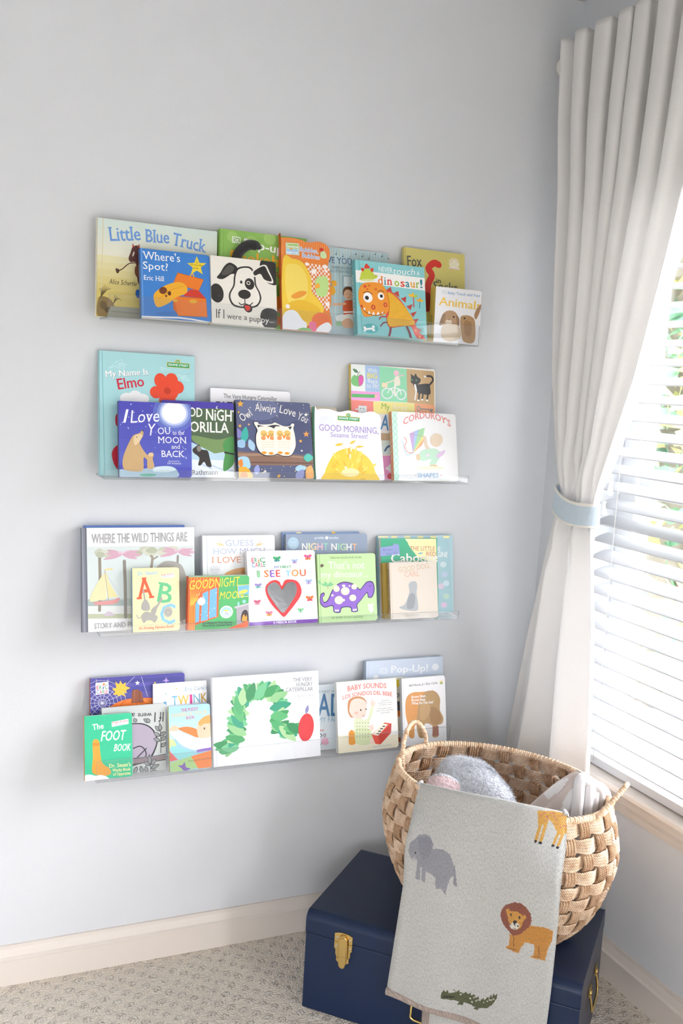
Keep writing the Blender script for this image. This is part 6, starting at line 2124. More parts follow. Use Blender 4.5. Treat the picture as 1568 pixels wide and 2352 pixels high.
# ------------------------------------------------------------------ basket
BC = Vector((1.2199, -.4632, 0)); BA, BB, BAN, BZ0, BZ1 = .2440, .1851, -1.0342, .2385, .567
def rope_mat():
    m = bpy.data.materials.new('seagrass_rope'); m.use_nodes = True; nt = m.node_tree; N = nt.nodes; b = N['Principled BSDF']; b.inputs['Roughness'].default_value = .75; b.inputs['Specular IOR Level'].default_value = .25
    a = N.new('ShaderNodeAttribute'); a.attribute_name = 'rope'; sx = N.new('ShaderNodeSeparateXYZ'); nt.links.new(a.outputs['Vector'], sx.inputs[0])
    k = N.new('ShaderNodeMath'); k.operation = 'MULTIPLY'; k.inputs[1].default_value = 1500; nt.links.new(sx.outputs[0], k.inputs[0])
    k2 = N.new('ShaderNodeMath'); k2.operation = 'MULTIPLY_ADD'; k2.inputs[1].default_value = 950; nt.links.new(sx.outputs[1], k2.inputs[0]); nt.links.new(k.outputs[0], k2.inputs[2])
    s = N.new('ShaderNodeMath'); s.operation = 'SINE'; nt.links.new(k2.outputs[0], s.inputs[0])
    tc = N.new('ShaderNodeTexCoord'); nz = N.new('ShaderNodeTexNoise'); nz.inputs['Scale'].default_value = 45; nz.inputs['Detail'].default_value = 5; nt.links.new(tc.outputs['Object'], nz.inputs['Vector'])
    n3 = N.new('ShaderNodeTexNoise'); n3.inputs['Scale'].default_value = 260; nt.links.new(a.outputs['Vector'], n3.inputs['Vector'])
    cr = N.new('ShaderNodeValToRGB'); E = cr.color_ramp.elements; E[0].position = .25; E[0].color = (.44, .27, .16, 1); E[1].position = .72; E[1].color = (.82, .66, .51, 1); e2 = E.new(.46); e2.color = (.68, .49, .345, 1); nt.links.new(nz.outputs['Fac'], cr.inputs['Fac'])
    inkn = N.new('ShaderNodeAttribute'); inkn.attribute_name = 'ink'; mu = N.new('ShaderNodeMix'); mu.data_type = 'RGBA'; mu.blend_type = 'MULTIPLY'; mu.inputs[0].default_value = 1; nt.links.new(cr.outputs[0], mu.inputs[6]); nt.links.new(inkn.outputs['Color'], mu.inputs[7]); nt.links.new(mu.outputs[2], b.inputs['Base Color'])
    gv = N.new('ShaderNodeMath'); gv.operation = 'MULTIPLY'; gv.inputs[1].default_value = math.pi/.0064; nt.links.new(sx.outputs[1], gv.inputs[0]); gs = N.new('ShaderNodeMath'); gs.operation = 'SINE'; nt.links.new(gv.outputs[0], gs.inputs[0]); ga = N.new('ShaderNodeMath'); ga.operation = 'ABSOLUTE'; nt.links.new(gs.outputs[0], ga.inputs[0]); g4 = N.new('ShaderNodeMath'); g4.operation = 'MULTIPLY_ADD'; g4.inputs[1].default_value = 3.0; nt.links.new(ga.outputs[0], g4.inputs[0]); nt.links.new(n3.outputs['Fac'], g4.inputs[2])
    ad = N.new('ShaderNodeMath'); ad.operation = 'ADD'; nt.links.new(s.outputs[0], ad.inputs[0]); nt.links.new(g4.outputs[0], ad.inputs[1])
    bp = N.new('ShaderNodeBump'); bp.inputs['Distance'].default_value = .0006; nt.links.new(ad.outputs[0], bp.inputs['Height']); nt.links.new(bp.outputs[0], b.inputs['Normal']); return m
ROPE = rope_mat()
PT = catmull([(-.12, .52), (0, .650), (.2, .897), (.45, 1.046), (.7, 1.098), (1, 1.0), (1.1, .93)], False, 12)
PTx, PTy = [p[0] for p in PT], [p[1] for p in PT]
def bsurf(th, t, off=0):
    f = float(np.interp(t, PTx, PTy)); ca, sa = math.cos(BAN), math.sin(BAN)
    x, y = BA*f*math.cos(th), BB*f*math.sin(th); nx, ny = math.cos(th)/BA, math.sin(th)/BB; l = math.hypot(nx, ny); x += nx/l*off; y += ny/l*off
    return Vector((BC.x+x*ca-y*sa, BC.y+x*sa+y*ca, BZ0+(BZ1-BZ0)*t))-BCO
BCO = Vector((BC.x, BC.y, BZ0))
BK = empty('woven_basket', BCO, label='oval woven seagrass basket full of soft toys on top of the trunk', cat='basket')
thl = [0]; NT = 720
for i in range(NT):
    a, b = bsurf(2*math.pi*i/NT, .6), bsurf(2*math.pi*(i+1)/NT, .6); thl.append(thl[-1]+(b-a).length)
def th_at(u): return float(np.interp((u % 1)*thl[-1], thl, [2*math.pi*i/NT for i in range(NT+1)]))
def ropesheet(name, parts):
    vs, fs, rp, ink = [], [], [], []
    for (grid, cl, col) in parts:
        b = len(vs); nr, nc = len(grid), len(grid[0])
        for row in grid:
            for p, at in row: vs.append(tuple(p)); rp.append(at)
        for i in range(nr if cl else nr-1):
            j = (i+1) % nr
            for k in range(nc): k2 = (k+1) % nc; fs.append((b+i*nc+k, b+i*nc+k2, b+j*nc+k2, b+j*nc+k)); ink.append(col)
        if not cl: fs.append(tuple(b+k for k in range(nc-1, -1, -1))); fs.append(tuple(b+(nr-1)*nc+k for k in range(nc))); ink += [col, col]
    m = MB(); m.add(vs, fs, sm=True); m.c = ink; o = m.build(name, ROPE, BK)
    at = o.data.attributes.new('rope', 'FLOAT_VECTOR', 'POINT'); at.data.foreach_set('vector', np.array(rp, dtype=np.float32).ravel()); return o
NSK, NRW = 36, 10; RB = random.Random(3); parts = []; perim = thl[-1]
def shp(c): return math.copysign(abs(c)**.55, c)
def section(nr, place, o0, thick, dep, tag_):            # closed profile: ropes outside, ropes inside
    row = []; q_n = nr*6
    for k in range(q_n+1):
        q = k/q_n; row.append((place(q, o0+thick+dep*abs(math.sin(math.pi*nr*q))), tag_(q)))
    for k in range(q_n, -1, -1):
        q = k/q_n; row.append((place(q, o0-thick-dep*abs(math.sin(math.pi*nr*q))), tag_(q)))
    return row
for j in range(NRW):
    tc_ = (j+.5)/NRW; hw = .435/NRW; grid = []; NA = NSK*8; tint = RB.uniform(.98, 1.14); jit = RB.uniform(-.004, .004)
    for i in range(NA):
        u = i/NA; th = th_at(u); o0 = .0056*shp(math.cos(math.pi*NSK*u+math.pi*j)); w_ = hw*(1+.10*math.cos(2*math.pi*NSK*u))
        grid.append(section(5, lambda q, o: bsurf(th, tc_-w_+2*w_*q, o), o0, .0006, .0030, lambda q: (u*perim, q*5*.0064, j)))
    parts.append((grid, True, (tint, tint*.99, tint*.97, 1)))
for s_ in range(NSK):
    u0 = s_/NSK; wd = .0125/perim; grid = []; NA = NRW*8; tint = RB.uniform(.78, .95)
    for i in range(NA+1):
        t = .008+.985*i/NA; jj = t*NRW-.5; o0 = -.0056*shp(math.cos(math.pi*s_+math.pi*jj)); f = float(np.interp(t, PTx, PTy))/1.08
        grid.append(section(4, lambda q, o: bsurf(th_at(u0+(-wd+2*wd*q)/max(f, .5)**.4), t, o), o0, .0006, .0030, lambda q: (t*.36+s_*.37, q*4*.0064, s_)))
    parts.append((grid, False, (tint, tint*.90, tint*.80, 1)))
ropesheet('woven_body', parts)
m = MB(); m.add([tuple(bsurf(2*math.pi*i/48, 0, -.004)+Vector((0, 0, .0))) for i in range(48)]+[tuple(bsurf(2*math.pi*i/48, 0, -.004)+Vector((0, 0, .006))) for i in range(48)], [tuple(range(47, -1, -1)), tuple(range(48, 96))]+[(i, (i+1) % 48, 48+(i+1) % 48, 48+i) for i in range(48)], (.9, .85, .8, 1)); o = m.build('bottom_mat', ROPE, BK)
def ropetube(name, pts, r, closed, tw):
    NP = len(pts); m = MB(); m.tube(pts, r, 12, rfun=lambda i, k: r*(1+.13*math.sin(i*tw+k*2*math.pi/12)), closed=closed); m.c = [(1.18, 1.15, 1.1, 1)]*len(m.f)
    o = m.build(name, ROPE, BK); at = o.data.attributes.new('rope', 'FLOAT_VECTOR', 'POINT'); at.data.foreach_set('vector', np.array([((i//12)*.002, 0, 0) for i in range(len(m.v))], dtype=np.float32).ravel()); return o
ropetube('rim', [tuple(bsurf(th_at(i/560), 1.0, .001)+Vector((0, 0, .002))) for i in range(560)], .0072, True, 2*math.pi/4)
def whandle(q):
    ps = catmull([Vector(p)-BCO for p in q], False, 14); ropetube('handle', ps, .0052, False, 2*math.pi/5)
whandle([(1.0593,-.3007,.545),(1.057,-.2985,.575),(1.066,-.285,.615),(1.094,-.262,.640),(1.125,-.243,.632),(1.149,-.236,.600),(1.1551,-.235,.560)])
whandle([(1.303,-.6896,.550),(1.318,-.700,.585),(1.345,-.706,.615),(1.372,-.700,.632),(1.392,-.678,.622),(1.392,-.655,.590),(1.3854,-.6359,.550)])
# ------------------------------------------------------------------ soft things in the basket
def blob(name, c, ax, r, cols, parent, mt, seed, lump=.08, cut=None):
    R = random.Random(seed); ph = [R.uniform(0, 6) for _ in range(6)]
    m = MB(); m.ball((0, 0, 0), *r, 40, 26, cols, fn=lambda d: 1+lump*(math.sin(3*d.x+ph[0])*math.cos(4*d.y+ph[1])+.6*math.sin(6*d.z+ph[2])*math.sin(5*d.x+ph[3])))
    M = Matrix.Translation(c) @ Matrix.Rotation(ax[2], 4, 'Z') @ Matrix.Rotation(ax[1], 4, 'Y') @ Matrix.Rotation(ax[0], 4, 'X')
    m.v = [tuple(M @ Vector(p)) for p in m.v]; return m.build(name, mt, parent)
pt = empty('plush_toy', (1.185, -.425, .245), label='fluffy grey plush toy with a pink ear lying inside the woven basket', cat='toy'); GR = lin('cdd0d8'); PK = lin('e4c8ca')
PO = Vector((1.185, -.425, .245))
blob('body', Vector((1.195, -.425, .375))-PO, (0, .15, -.8), (.085, .080, .125), GR, pt, PLUSH, 2)
hd = blob('head', Vector((1.172, -.428, .512))-PO, (0, .42, -.8), (.104, .080, .084), GR, pt, PLUSH, 5, .07)
# floppy ear lying folded over the near left side of the head: grey outside, pink inside
def ear():
    m = MB(); n = 22; k = 18; vs = []
    for i in range(n+1):
        s = i/n; wid = .034*math.sin(math.pi*min(1, s*.92+.08))**.55
        for j in range(k+1):
            q = -1+2*j/k
            p = Vector((1.128, -.430, .578))+EX*(-.052+.092*s)+NX*(.030+.020*math.cos(q*1.5)-.030*s*s)+Vector((0, 0, -.030-.012*s+wid*q*.95+.006*math.sin(s*6)))
            vs.append(tuple(p-PO))
    fs = [(i*(k+1)+j, (i+1)*(k+1)+j, (i+1)*(k+1)+j+1, i*(k+1)+j+1) for i in range(n) for j in range(k)]
    m.add(vs, fs, PK, sm=True)
    for q in range(len(fs)):
        if q % k > 16: m.c[q] = GR
    o = m.build('ear', PLUSH, pt, label='pink plush ear'); mo = o.modifiers.new('t', 'SOLIDIFY'); mo.thickness = .009; mo.offset = 1
ear()
def fur():
    R = random.Random(8); vs = []; fs = []; V_ = [v.co.copy() for v in hd.data.vertices]; N_ = [v.normal.copy() for v in hd.data.vertices]
    for _ in range(9000):
        f_ = R.choice(FACES); a, b, c = (V_[f_[i]] for i in (0, 1, 2)); u, w = R.random(), R.random()
        p = a+(b-a)*u+(c-b)*w*1.0; nn = N_[f_[0]]
        if nn.z < -.2: continue
        d = (nn+Vector((R.gauss(0, .5), R.gauss(0, .5), R.gauss(0, .5)))).normalized(); t_ = d.orthogonal().normalized()*.0007; l = R.uniform(.004, .009); k = len(vs)
        vs += [tuple(p-t_-nn*.001), tuple(p+t_-nn*.001), tuple(p+d*l)]; fs.append((k, k+1, k+2))
    m = MB(); m.add(vs, fs, GR); o = m.build('fur', PLUSH, pt); o['kind'] = 'stuff'
FACES = [tuple(p.vertices) for p in hd.data.polygons if len(p.vertices) == 4]
fur()
def knit(name, **k):
    m = mat(name, None, .95, ink=True, var=.12, vscale=500, bump=.0006, bscale=1100, sheen=.4); return m
KNIT = knit('fine_knit')
kb = empty('knit_throw', (1.30, -.555, .245), label='blush and white knitted throw bunched up at the right end of the basket', cat='blanket'); KO = Vector((1.30, -.555, .245))
def bundle():
    m = MB(); nu, nv = 96, 40; R = random.Random(9)
    PKc, WH = lin('d9cbc6'), lin('ecebeb'); cols = []
    blots = [(R.uniform(0, 6.28), R.uniform(.05, .8), R.uniform(.12, .34), R.uniform(.06, .13)) for _ in range(14)]
    vs = []
    for j in range(nv+1):
        v = j/nv
        for i in range(nu):
            th = 2*math.pi*i/nu; fold = 1+.13*math.sin(5*th+2.2*v)+.07*math.sin(9*th+1)
            rad = (.010+.092*min(1, v*1.4)**.85*(1-.35*max(0, v-.45)))*fold
            cx = Vector((1.342, -.594, 0)).lerp(Vector((1.262, -.528, 0)), min(1, v*1.15))
            x = rad*1.15*math.cos(th); y = rad*.80*math.sin(th); p = cx+EX*x+NX*y; vs.append((p.x-KO.x, p.y-KO.y, .618-.37*v**1.15-KO.z+.006*math.sin(7*th)))
    fs = [(j*nu+i, (j+1)*nu+i, (j+1)*nu+(i+1) % nu, j*nu+(i+1) % nu) for j in range(nv) for i in range(nu)]+[tuple(range(nu)), tuple(nv*nu+i for i in range(nu-1, -1, -1))]
    m.add(vs, fs, PKc, sm=True)
    for q in range(len(fs)-2):
        j, i = divmod(q, nu); th = 2*math.pi*i/nu; v = j/nv
        if any(((th-a+math.pi) % (2*math.pi)-math.pi)**2/(w*w)+(v-b)**2/(hh*hh) < 1 for a, b, w, hh in blots): m.c[q] = WH
    m.build('bunched_cloth', KNIT, kb)
    for kk, (dx, dn, w) in enumerate(((.012, .030, .011), (.030, .012, .010), (.040, -.010, .010))):   # folded ribbed hem over the top
        h = MB(); ps = catmull([Vector((1.342, -.594, .622))+EX*(dx-.012)+NX*(dn+.018)+Vector((0, 0, -.115)), Vector((1.342, -.594, .622))+EX*(dx-.010)+NX*(dn+.014)+Vector((0, 0, -.05)), Vector((1.342, -.594, .622))+EX*(dx-.010)+NX*dn+Vector((0, 0, -.004-.012*kk)), Vector((1.342, -.594, .622))+EX*(dx+.010)+NX*(dn-.02)+Vector((0, 0, -.030-.01*kk)), Vector((1.342, -.594, .622))+EX*(dx+.014)+NX*(dn-.022)+Vector((0, 0, -.12))], False, 10)
        h.tube([tuple(p-KO) if isinstance(p, Vector) else tuple(Vector(p)-KO) for p in ps], w, 16, lin('e2e0e2'), rfun=lambda i, k, w=w: w*(1+.16*(k % 2))); h.build('ribbed_hem', KNIT, kb)
bundle()
# ------------------------------------------------------------------ throw with animals over the front
def knitmat():
    m = bpy.data.materials.new('jacquard_knit'); m.use_nodes = True; nt = m.node_tree; N = nt.nodes; b = N['Principled BSDF']; b.inputs['Roughness'].default_value = .95; b.inputs['Specular IOR Level'].default_value = .15; b.inputs['Sheen Weight'].default_value = .25
    a = N.new('ShaderNodeAttribute'); a.attribute_name = 'ink'; st = N.new('ShaderNodeAttribute'); st.attribute_name = 'rope'
    sx = N.new('ShaderNodeSeparateXYZ'); nt.links.new(st.outputs['Vector'], sx.inputs[0])
    def lins(kx, ky):
        u = N.new('ShaderNodeMath'); u.operation = 'MULTIPLY'; u.inputs[1].default_value = kx; nt.links.new(sx.outputs[0], u.inputs[0]); w = N.new('ShaderNodeMath'); w.operation = 'MULTIPLY_ADD'; w.inputs[1].default_value = ky; nt.links.new(sx.outputs[1], w.inputs[0]); nt.links.new(u.outputs[0], w.inputs[2]); s = N.new('ShaderNodeMath'); s.operation = 'SINE'; nt.links.new(w.outputs[0], s.inputs[0]); return s.outputs[0]
    s1 = lins(2100, 1300); s2 = lins(-2100, 2600); mxx = N.new('ShaderNodeMath'); mxx.operation = 'MAXIMUM'; nt.links.new(s1, mxx.inputs[0]); nt.links.new(s2, mxx.inputs[1])
    nz = N.new('ShaderNodeTexNoise'); nz.inputs['Scale'].default_value = 420; nz.inputs['Detail'].default_value = 2; mpp = N.new('ShaderNodeMapping'); mpp.inputs['Scale'].default_value = (1, .45, 1); nt.links.new(st.outputs['Vector'], mpp.inputs[0]); nt.links.new(mpp.outputs[0], nz.inputs['Vector'])
    cr = N.new('ShaderNodeValToRGB'); cr.color_ramp.elements[0].position = .36; cr.color_ramp.elements[0].color = (.72, .73, .73, 1); cr.color_ramp.elements[1].position = .60; nt.links.new(nz.outputs['Fac'], cr.inputs['Fac'])
    mu = N.new('ShaderNodeMix'); mu.data_type = 'RGBA'; mu.blend_type = 'MULTIPLY'; mu.inputs[0].default_value = .75; nt.links.new(a.outputs['Color'], mu.inputs[6]); nt.links.new(cr.outputs[0], mu.inputs[7]); nt.links.new(mu.outputs[2], b.inputs['Base Color'])
    bp = N.new('ShaderNodeBump'); bp.inputs['Distance'].default_value = .0007; nt.links.new(mxx.outputs[0], bp.inputs['Height']); nt.links.new(bp.outputs[0], b.inputs['Normal']); return m
JAC = knitmat()
FIG = r'''166,166,174|-660,4606 -654,4774 -568,4849 -474,4961 -344,5003 -217,4985 -136,4874 -128,4788 83,4835 259,4769 352,4584 390,4389 300,4263 247,4043 231,3865 135,3979 2,3961 -11,4183 -132,4255 -234,4263 -232,4004 -328,4031 -339,4333 -371,4298 -361,4023 -474,4028 -448,4347 -467,4498 -530,4413 -582,4435 -639,4542
156,156,166|-495,4907 -253,4990 -136,4874 -187,4603 -308,4486 -387,4570 -454,4774
156,156,166|354,4550 380,4557 458,4098 373,4145
201,201,204|-583,4452 -502,4524 -514,4435 -563,4405
32,32,36|-481,4609 -482,4596 -489,4586 -499,4580 -509,4581 -517,4588 -520,4599 -519,4611 -512,4621 -503,4626 -492,4626 -484,4619
150,80,58|1388,3713 1412,3840 1482,3980 1603,4057 1670,4098 1804,4110 1917,4047 2003,3936 2036,3775 2004,3613 1895,3461 1776,3351 1682,3348 1564,3452 1463,3545
216,147,58|1616,3381 1682,3348 1833,3444 2006,3664 2315,3678 2466,3626 2453,3383 2393,3228 2352,2933 2055,2947 2127,3028 2122,3245 2017,3272 1939,3267 1869,3142 1816,2980 1543,3039 1617,3120
150,80,58|1581,3544 1905,3772 1993,3627 1835,3427 1682,3348
224,160,69|1498,3881 1550,3920 1609,3878 1739,3914 1853,3853 1898,3880 1932,3831 1871,3729 1840,3583 1766,3510 1655,3513 1574,3645 1543,3774
242,236,226|1804,3607 1793,3563 1759,3523 1710,3498 1660,3495 1622,3514 1606,3551 1616,3595 1651,3635 1699,3660 1750,3663 1788,3644
32,28,26|1748,3684 1744,3662 1729,3643 1708,3631 1686,3630 1669,3641 1662,3659 1666,3681 1681,3700 1702,3712 1724,3713 1741,3702
32,28,26|1688,3643 1713,3650 1723,3584 1692,3575
32,28,26|1633,3806 1632,3788 1626,3774 1617,3767 1607,3769 1599,3779 1596,3795 1597,3813 1603,3827 1612,3834 1622,3832 1629,3822
32,28,26|1810,3797 1809,3776 1803,3759 1794,3751 1784,3754 1777,3767 1773,3787 1774,3807 1780,3824 1789,3832 1798,3829 1806,3816
32,28,26|1641,3588 1640,3581 1636,3575 1629,3571 1623,3571 1618,3575 1616,3581 1617,3588 1622,3595 1628,3598 1634,3598 1639,3595
32,28,26|1788,3603 1787,3592 1783,3583 1777,3579 1771,3580 1766,3586 1764,3596 1765,3606 1769,3615 1775,3619 1781,3618 1786,3612
32,28,26|1724,3533 1722,3527 1717,3522 1709,3518 1701,3517 1695,3519 1693,3524 1694,3530 1700,3535 1708,3538 1715,3539 1721,3537
138,90,38|1691,3350 1707,3355 1723,3099 1708,3094
138,90,38|2203,3241 2219,3246 2235,3008 2218,3021
138,90,38|1605,3057 1764,3059 1765,3042 1606,3036
138,90,38|2130,2994 2269,3002 2271,2985 2131,2977
85,92,48|254,1457 260,1587 303,1665 346,1621 383,1690 414,1617 497,1643 515,1732 563,1664 625,1745 671,1698 713,1675 776,1731 805,1687 868,1742 886,1676 958,1735 979,1663 1049,1710 1072,1646 1157,1719 1175,1679 1250,1792 1269,1755 1311,1864 1336,1819 1372,1919 1398,1874 1440,1930 1434,1815 1357,1648 1251,1524 1075,1450 1036,1383 946,1390 993,1441 858,1470 724,1481 729,1403 596,1385 641,1472 507,1466 271,1452
30,32,20|301,1527 525,1569 527,1526 303,1491
240,236,224|883,1611 881,1601 876,1593 868,1588 859,1588 853,1592 850,1600 852,1610 858,1618 866,1623 874,1623 880,1619
240,236,224|930,1544 928,1534 923,1526 915,1521 907,1521 900,1525 898,1534 899,1543 905,1551 913,1556 921,1557 927,1552
240,236,224|966,1665 964,1656 958,1647 950,1642 942,1642 936,1647 933,1655 935,1664 940,1673 948,1678 957,1678 963,1673
240,236,224|1013,1598 1011,1588 1006,1580 998,1575 989,1575 983,1579 980,1587 982,1597 987,1605 995,1610 1004,1610 1010,1606
240,236,224|1053,1637 1052,1628 1046,1620 1038,1615 1030,1614 1024,1619 1021,1627 1022,1637 1028,1645 1036,1650 1044,1650 1050,1645
240,236,224|1095,1653 1093,1643 1088,1635 1080,1630 1072,1630 1065,1635 1063,1643 1064,1652 1070,1660 1078,1665 1086,1666 1092,1661
240,236,224|1135,1690 1134,1681 1128,1672 1120,1667 1112,1667 1106,1672 1103,1680 1105,1689 1110,1698 1118,1702 1126,1703 1133,1698
240,236,224|1182,1625 1181,1616 1175,1608 1167,1603 1159,1602 1153,1607 1150,1615 1152,1624 1157,1633 1165,1638 1173,1638 1179,1633
240,236,224|1217,1750 1215,1740 1210,1732 1202,1727 1194,1727 1187,1732 1185,1740 1186,1749 1192,1757 1200,1762 1208,1762 1214,1758
240,236,224|1263,1685 1262,1676 1256,1668 1249,1663 1240,1663 1234,1667 1231,1675 1233,1685 1238,1693 1246,1698 1255,1698 1261,1694
240,236,224|1303,1731 1301,1721 1296,1713 1288,1708 1280,1708 1274,1712 1271,1720 1273,1730 1278,1738 1286,1743 1294,1743 1300,1739
240,236,224|1344,1750 1343,1741 1337,1732 1329,1728 1321,1727 1315,1732 1312,1740 1314,1749 1319,1758 1327,1762 1335,1763 1342,1758
240,236,224|1384,1790 1382,1780 1377,1772 1369,1767 1361,1767 1355,1771 1352,1779 1354,1789 1359,1797 1367,1802 1375,1802 1381,1798
240,236,224|1430,1731 1428,1722 1423,1713 1415,1708 1407,1708 1401,1713 1398,1721 1400,1730 1405,1738 1413,1743 1421,1743 1427,1739
240,236,224|538,1681 536,1672 529,1663 520,1657 510,1657 502,1661 499,1669 501,1679 508,1687 517,1693 528,1694 535,1689
240,236,224|664,1714 662,1704 655,1695 645,1690 635,1689 627,1693 624,1701 626,1711 633,1720 643,1725 653,1726 660,1722
240,236,224|684,1648 682,1639 675,1630 666,1624 656,1624 648,1628 645,1636 647,1645 654,1654 663,1660 673,1660 681,1656
226,171,82|1898,5947 2161,5962 2516,5899 2518,5701 2504,5507 2376,5482 2290,5574 2200,5715 2137,5774 2105,5684 1949,5659
226,171,82|1966,5735 2030,5741 1974,5363 1910,5355
226,171,82|2069,5773 2131,5774 2069,5360 2006,5353
226,171,82|2320,5547 2371,5548 2308,5321 2257,5318
226,171,82|2407,5549 2465,5553 2402,5297 2345,5294
28,28,42|1970,5354 1968,5342 1958,5332 1944,5326 1929,5328 1917,5335 1911,5347 1913,5359 1922,5370 1936,5375 1952,5373 1964,5366
28,28,42|2070,5341 2067,5329 2056,5319 2039,5314 2021,5315 2007,5322 2000,5334 2003,5346 2014,5357 2031,5362 2049,5360 2063,5353
28,28,42|2308,5306 2306,5295 2297,5286 2284,5282 2269,5284 2257,5291 2251,5302 2252,5314 2261,5323 2275,5327 2290,5325 2302,5317
28,28,42|2403,5280 2401,5269 2391,5260 2376,5256 2360,5258 2346,5265 2340,5276 2342,5287 2352,5296 2367,5300 2383,5298 2396,5291
207,127,120|2071,5909 2070,5901 2065,5895 2058,5893 2051,5895 2045,5901 2043,5909 2044,5917 2049,5922 2056,5925 2063,5923 2068,5917
207,127,120|2161,5900 2159,5892 2155,5886 2148,5884 2141,5886 2135,5892 2132,5900 2134,5908 2138,5913 2145,5916 2152,5914 2158,5908
207,127,120|1980,5847 1979,5839 1975,5833 1967,5830 1960,5831 1954,5836 1951,5844 1953,5852 1957,5858 1964,5861 1972,5859 1978,5854
207,127,120|2482,5649 2481,5642 2476,5636 2469,5632 2461,5633 2455,5636 2452,5643 2453,5650 2458,5656 2465,5659 2473,5659 2479,5655
207,127,120|2371,5847 2369,5839 2365,5833 2358,5831 2351,5833 2345,5839 2342,5847 2344,5854 2348,5860 2355,5862 2362,5860 2368,5854
207,127,120|2246,5826 2245,5818 2240,5812 2233,5810 2226,5812 2220,5818 2218,5826 2219,5833 2223,5839 2230,5841 2237,5839 2243,5833
207,127,120|2036,5908 2035,5900 2030,5893 2023,5891 2015,5892 2009,5897 2007,5905 2008,5913 2013,5919 2020,5922 2027,5921 2033,5915
207,127,120|2074,5756 2073,5748 2069,5743 2062,5741 2055,5742 2049,5748 2046,5755 2047,5763 2052,5769 2058,5771 2066,5769 2072,5763
207,127,120|2431,5640 2430,5633 2426,5628 2419,5626 2412,5628 2406,5633 2403,5640 2404,5647 2408,5652 2415,5654 2422,5652 2428,5647
207,127,120|2389,5857 2388,5850 2383,5844 2377,5842 2369,5844 2364,5850 2361,5857 2362,5865 2367,5871 2374,5873 2381,5871 2387,5865
207,127,120|2121,5811 2120,5803 2116,5798 2109,5796 2102,5798 2096,5803 2093,5811 2094,5819 2099,5824 2106,5826 2113,5824 2119,5819
207,127,120|2379,5624 2379,5617 2374,5612 2367,5610 2360,5611 2354,5616 2351,5623 2352,5630 2356,5635 2363,5637 2371,5636 2377,5631
207,127,120|2430,5898 2429,5890 2424,5885 2417,5882 2410,5884 2404,5890 2402,5898 2403,5906 2407,5912 2414,5915 2422,5912 2427,5907
207,127,120|2301,5685 2300,5678 2295,5672 2288,5670 2281,5672 2275,5678 2272,5685 2273,5692 2278,5697 2285,5699 2292,5697 2298,5692
207,127,120|2222,5896 2221,5888 2216,5882 2209,5880 2202,5882 2196,5888 2194,5896 2195,5904 2200,5910 2207,5912 2214,5910 2219,5904
207,127,120|2203,5913 2201,5905 2197,5899 2190,5897 2183,5899 2177,5905 2174,5912 2176,5920 2180,5926 2187,5929 2194,5926 2200,5921
207,127,120|2495,5630 2494,5622 2490,5617 2482,5613 2475,5614 2468,5617 2465,5624 2466,5631 2471,5637 2478,5640 2486,5640 2492,5636
207,127,120|2253,5817 2252,5809 2247,5804 2240,5802 2233,5804 2227,5809 2225,5817 2226,5825 2230,5830 2237,5832 2244,5830 2250,5825
207,127,120|2466,5723 2465,5716 2460,5710 2453,5706 2445,5708 2439,5713 2436,5720 2437,5728 2442,5733 2449,5735 2456,5734 2463,5730
207,127,120|2464,5629 2463,5622 2458,5616 2451,5613 2443,5614 2437,5619 2435,5626 2435,5633 2440,5638 2447,5640 2454,5639 2460,5635
207,127,120|2227,5851 2226,5844 2222,5838 2215,5836 2208,5838 2202,5844 2199,5851 2200,5859 2205,5865 2212,5867 2219,5865 2225,5859
207,127,120|2286,5770 2285,5762 2281,5757 2274,5755 2267,5757 2261,5762 2258,5769 2259,5777 2264,5783 2271,5785 2278,5783 2284,5777
207,127,120|2033,5870 2032,5862 2027,5856 2020,5853 2012,5854 2007,5859 2004,5867 2005,5875 2010,5881 2017,5884 2024,5882 2030,5877
207,127,120|2391,5915 2390,5907 2385,5901 2378,5899 2371,5901 2365,5907 2363,5915 2364,5923 2369,5929 2375,5931 2383,5929 2388,5923
207,127,120|1973,5804 1972,5796 1967,5790 1960,5788 1953,5789 1947,5794 1944,5801 1945,5809 1950,5815 1957,5818 1964,5817 1970,5812
207,127,120|2103,5828 2102,5820 2098,5815 2091,5812 2083,5814 2078,5820 2075,5828 2076,5835 2081,5841 2088,5843 2095,5841 2101,5836'''
figs = [(lin(l.split('|')[0]), np.array(pts_of(l.split('|')[1]))) for l in FIG.split('\n') if l]
CS = [-.08, -.039, .001, .042, .083, .123, .164, .204, .245]; CO = [.145, .169, .186, .196, .201, .200, .195, .182, .160]; CZ = [.583, .593, .600, .605, .608, .608, .606, .601, .592]
def bcrest(s): return float(np.interp(s, CS, CZ))
def boff(s, z):
    o = float(np.interp(z, [.10, .25, .35, .40, .46, .52, .57, .61], [.206, .214, .221, .224, .226, .222, .212, .200])); k = min(1, max(0, (z-.46)/(bcrest(s)-.46))); k = k*k*(3-2*k)
    return o*(1-k)+float(np.interp(s, CS, CO))*k
BO = TC+EX*.08+NX*.2+Vector((0, 0, .10))
tbk = empty('throw_blanket', BO, label='light grey knitted blanket with lion, elephant and crocodile hanging over the basket front', cat='blanket')
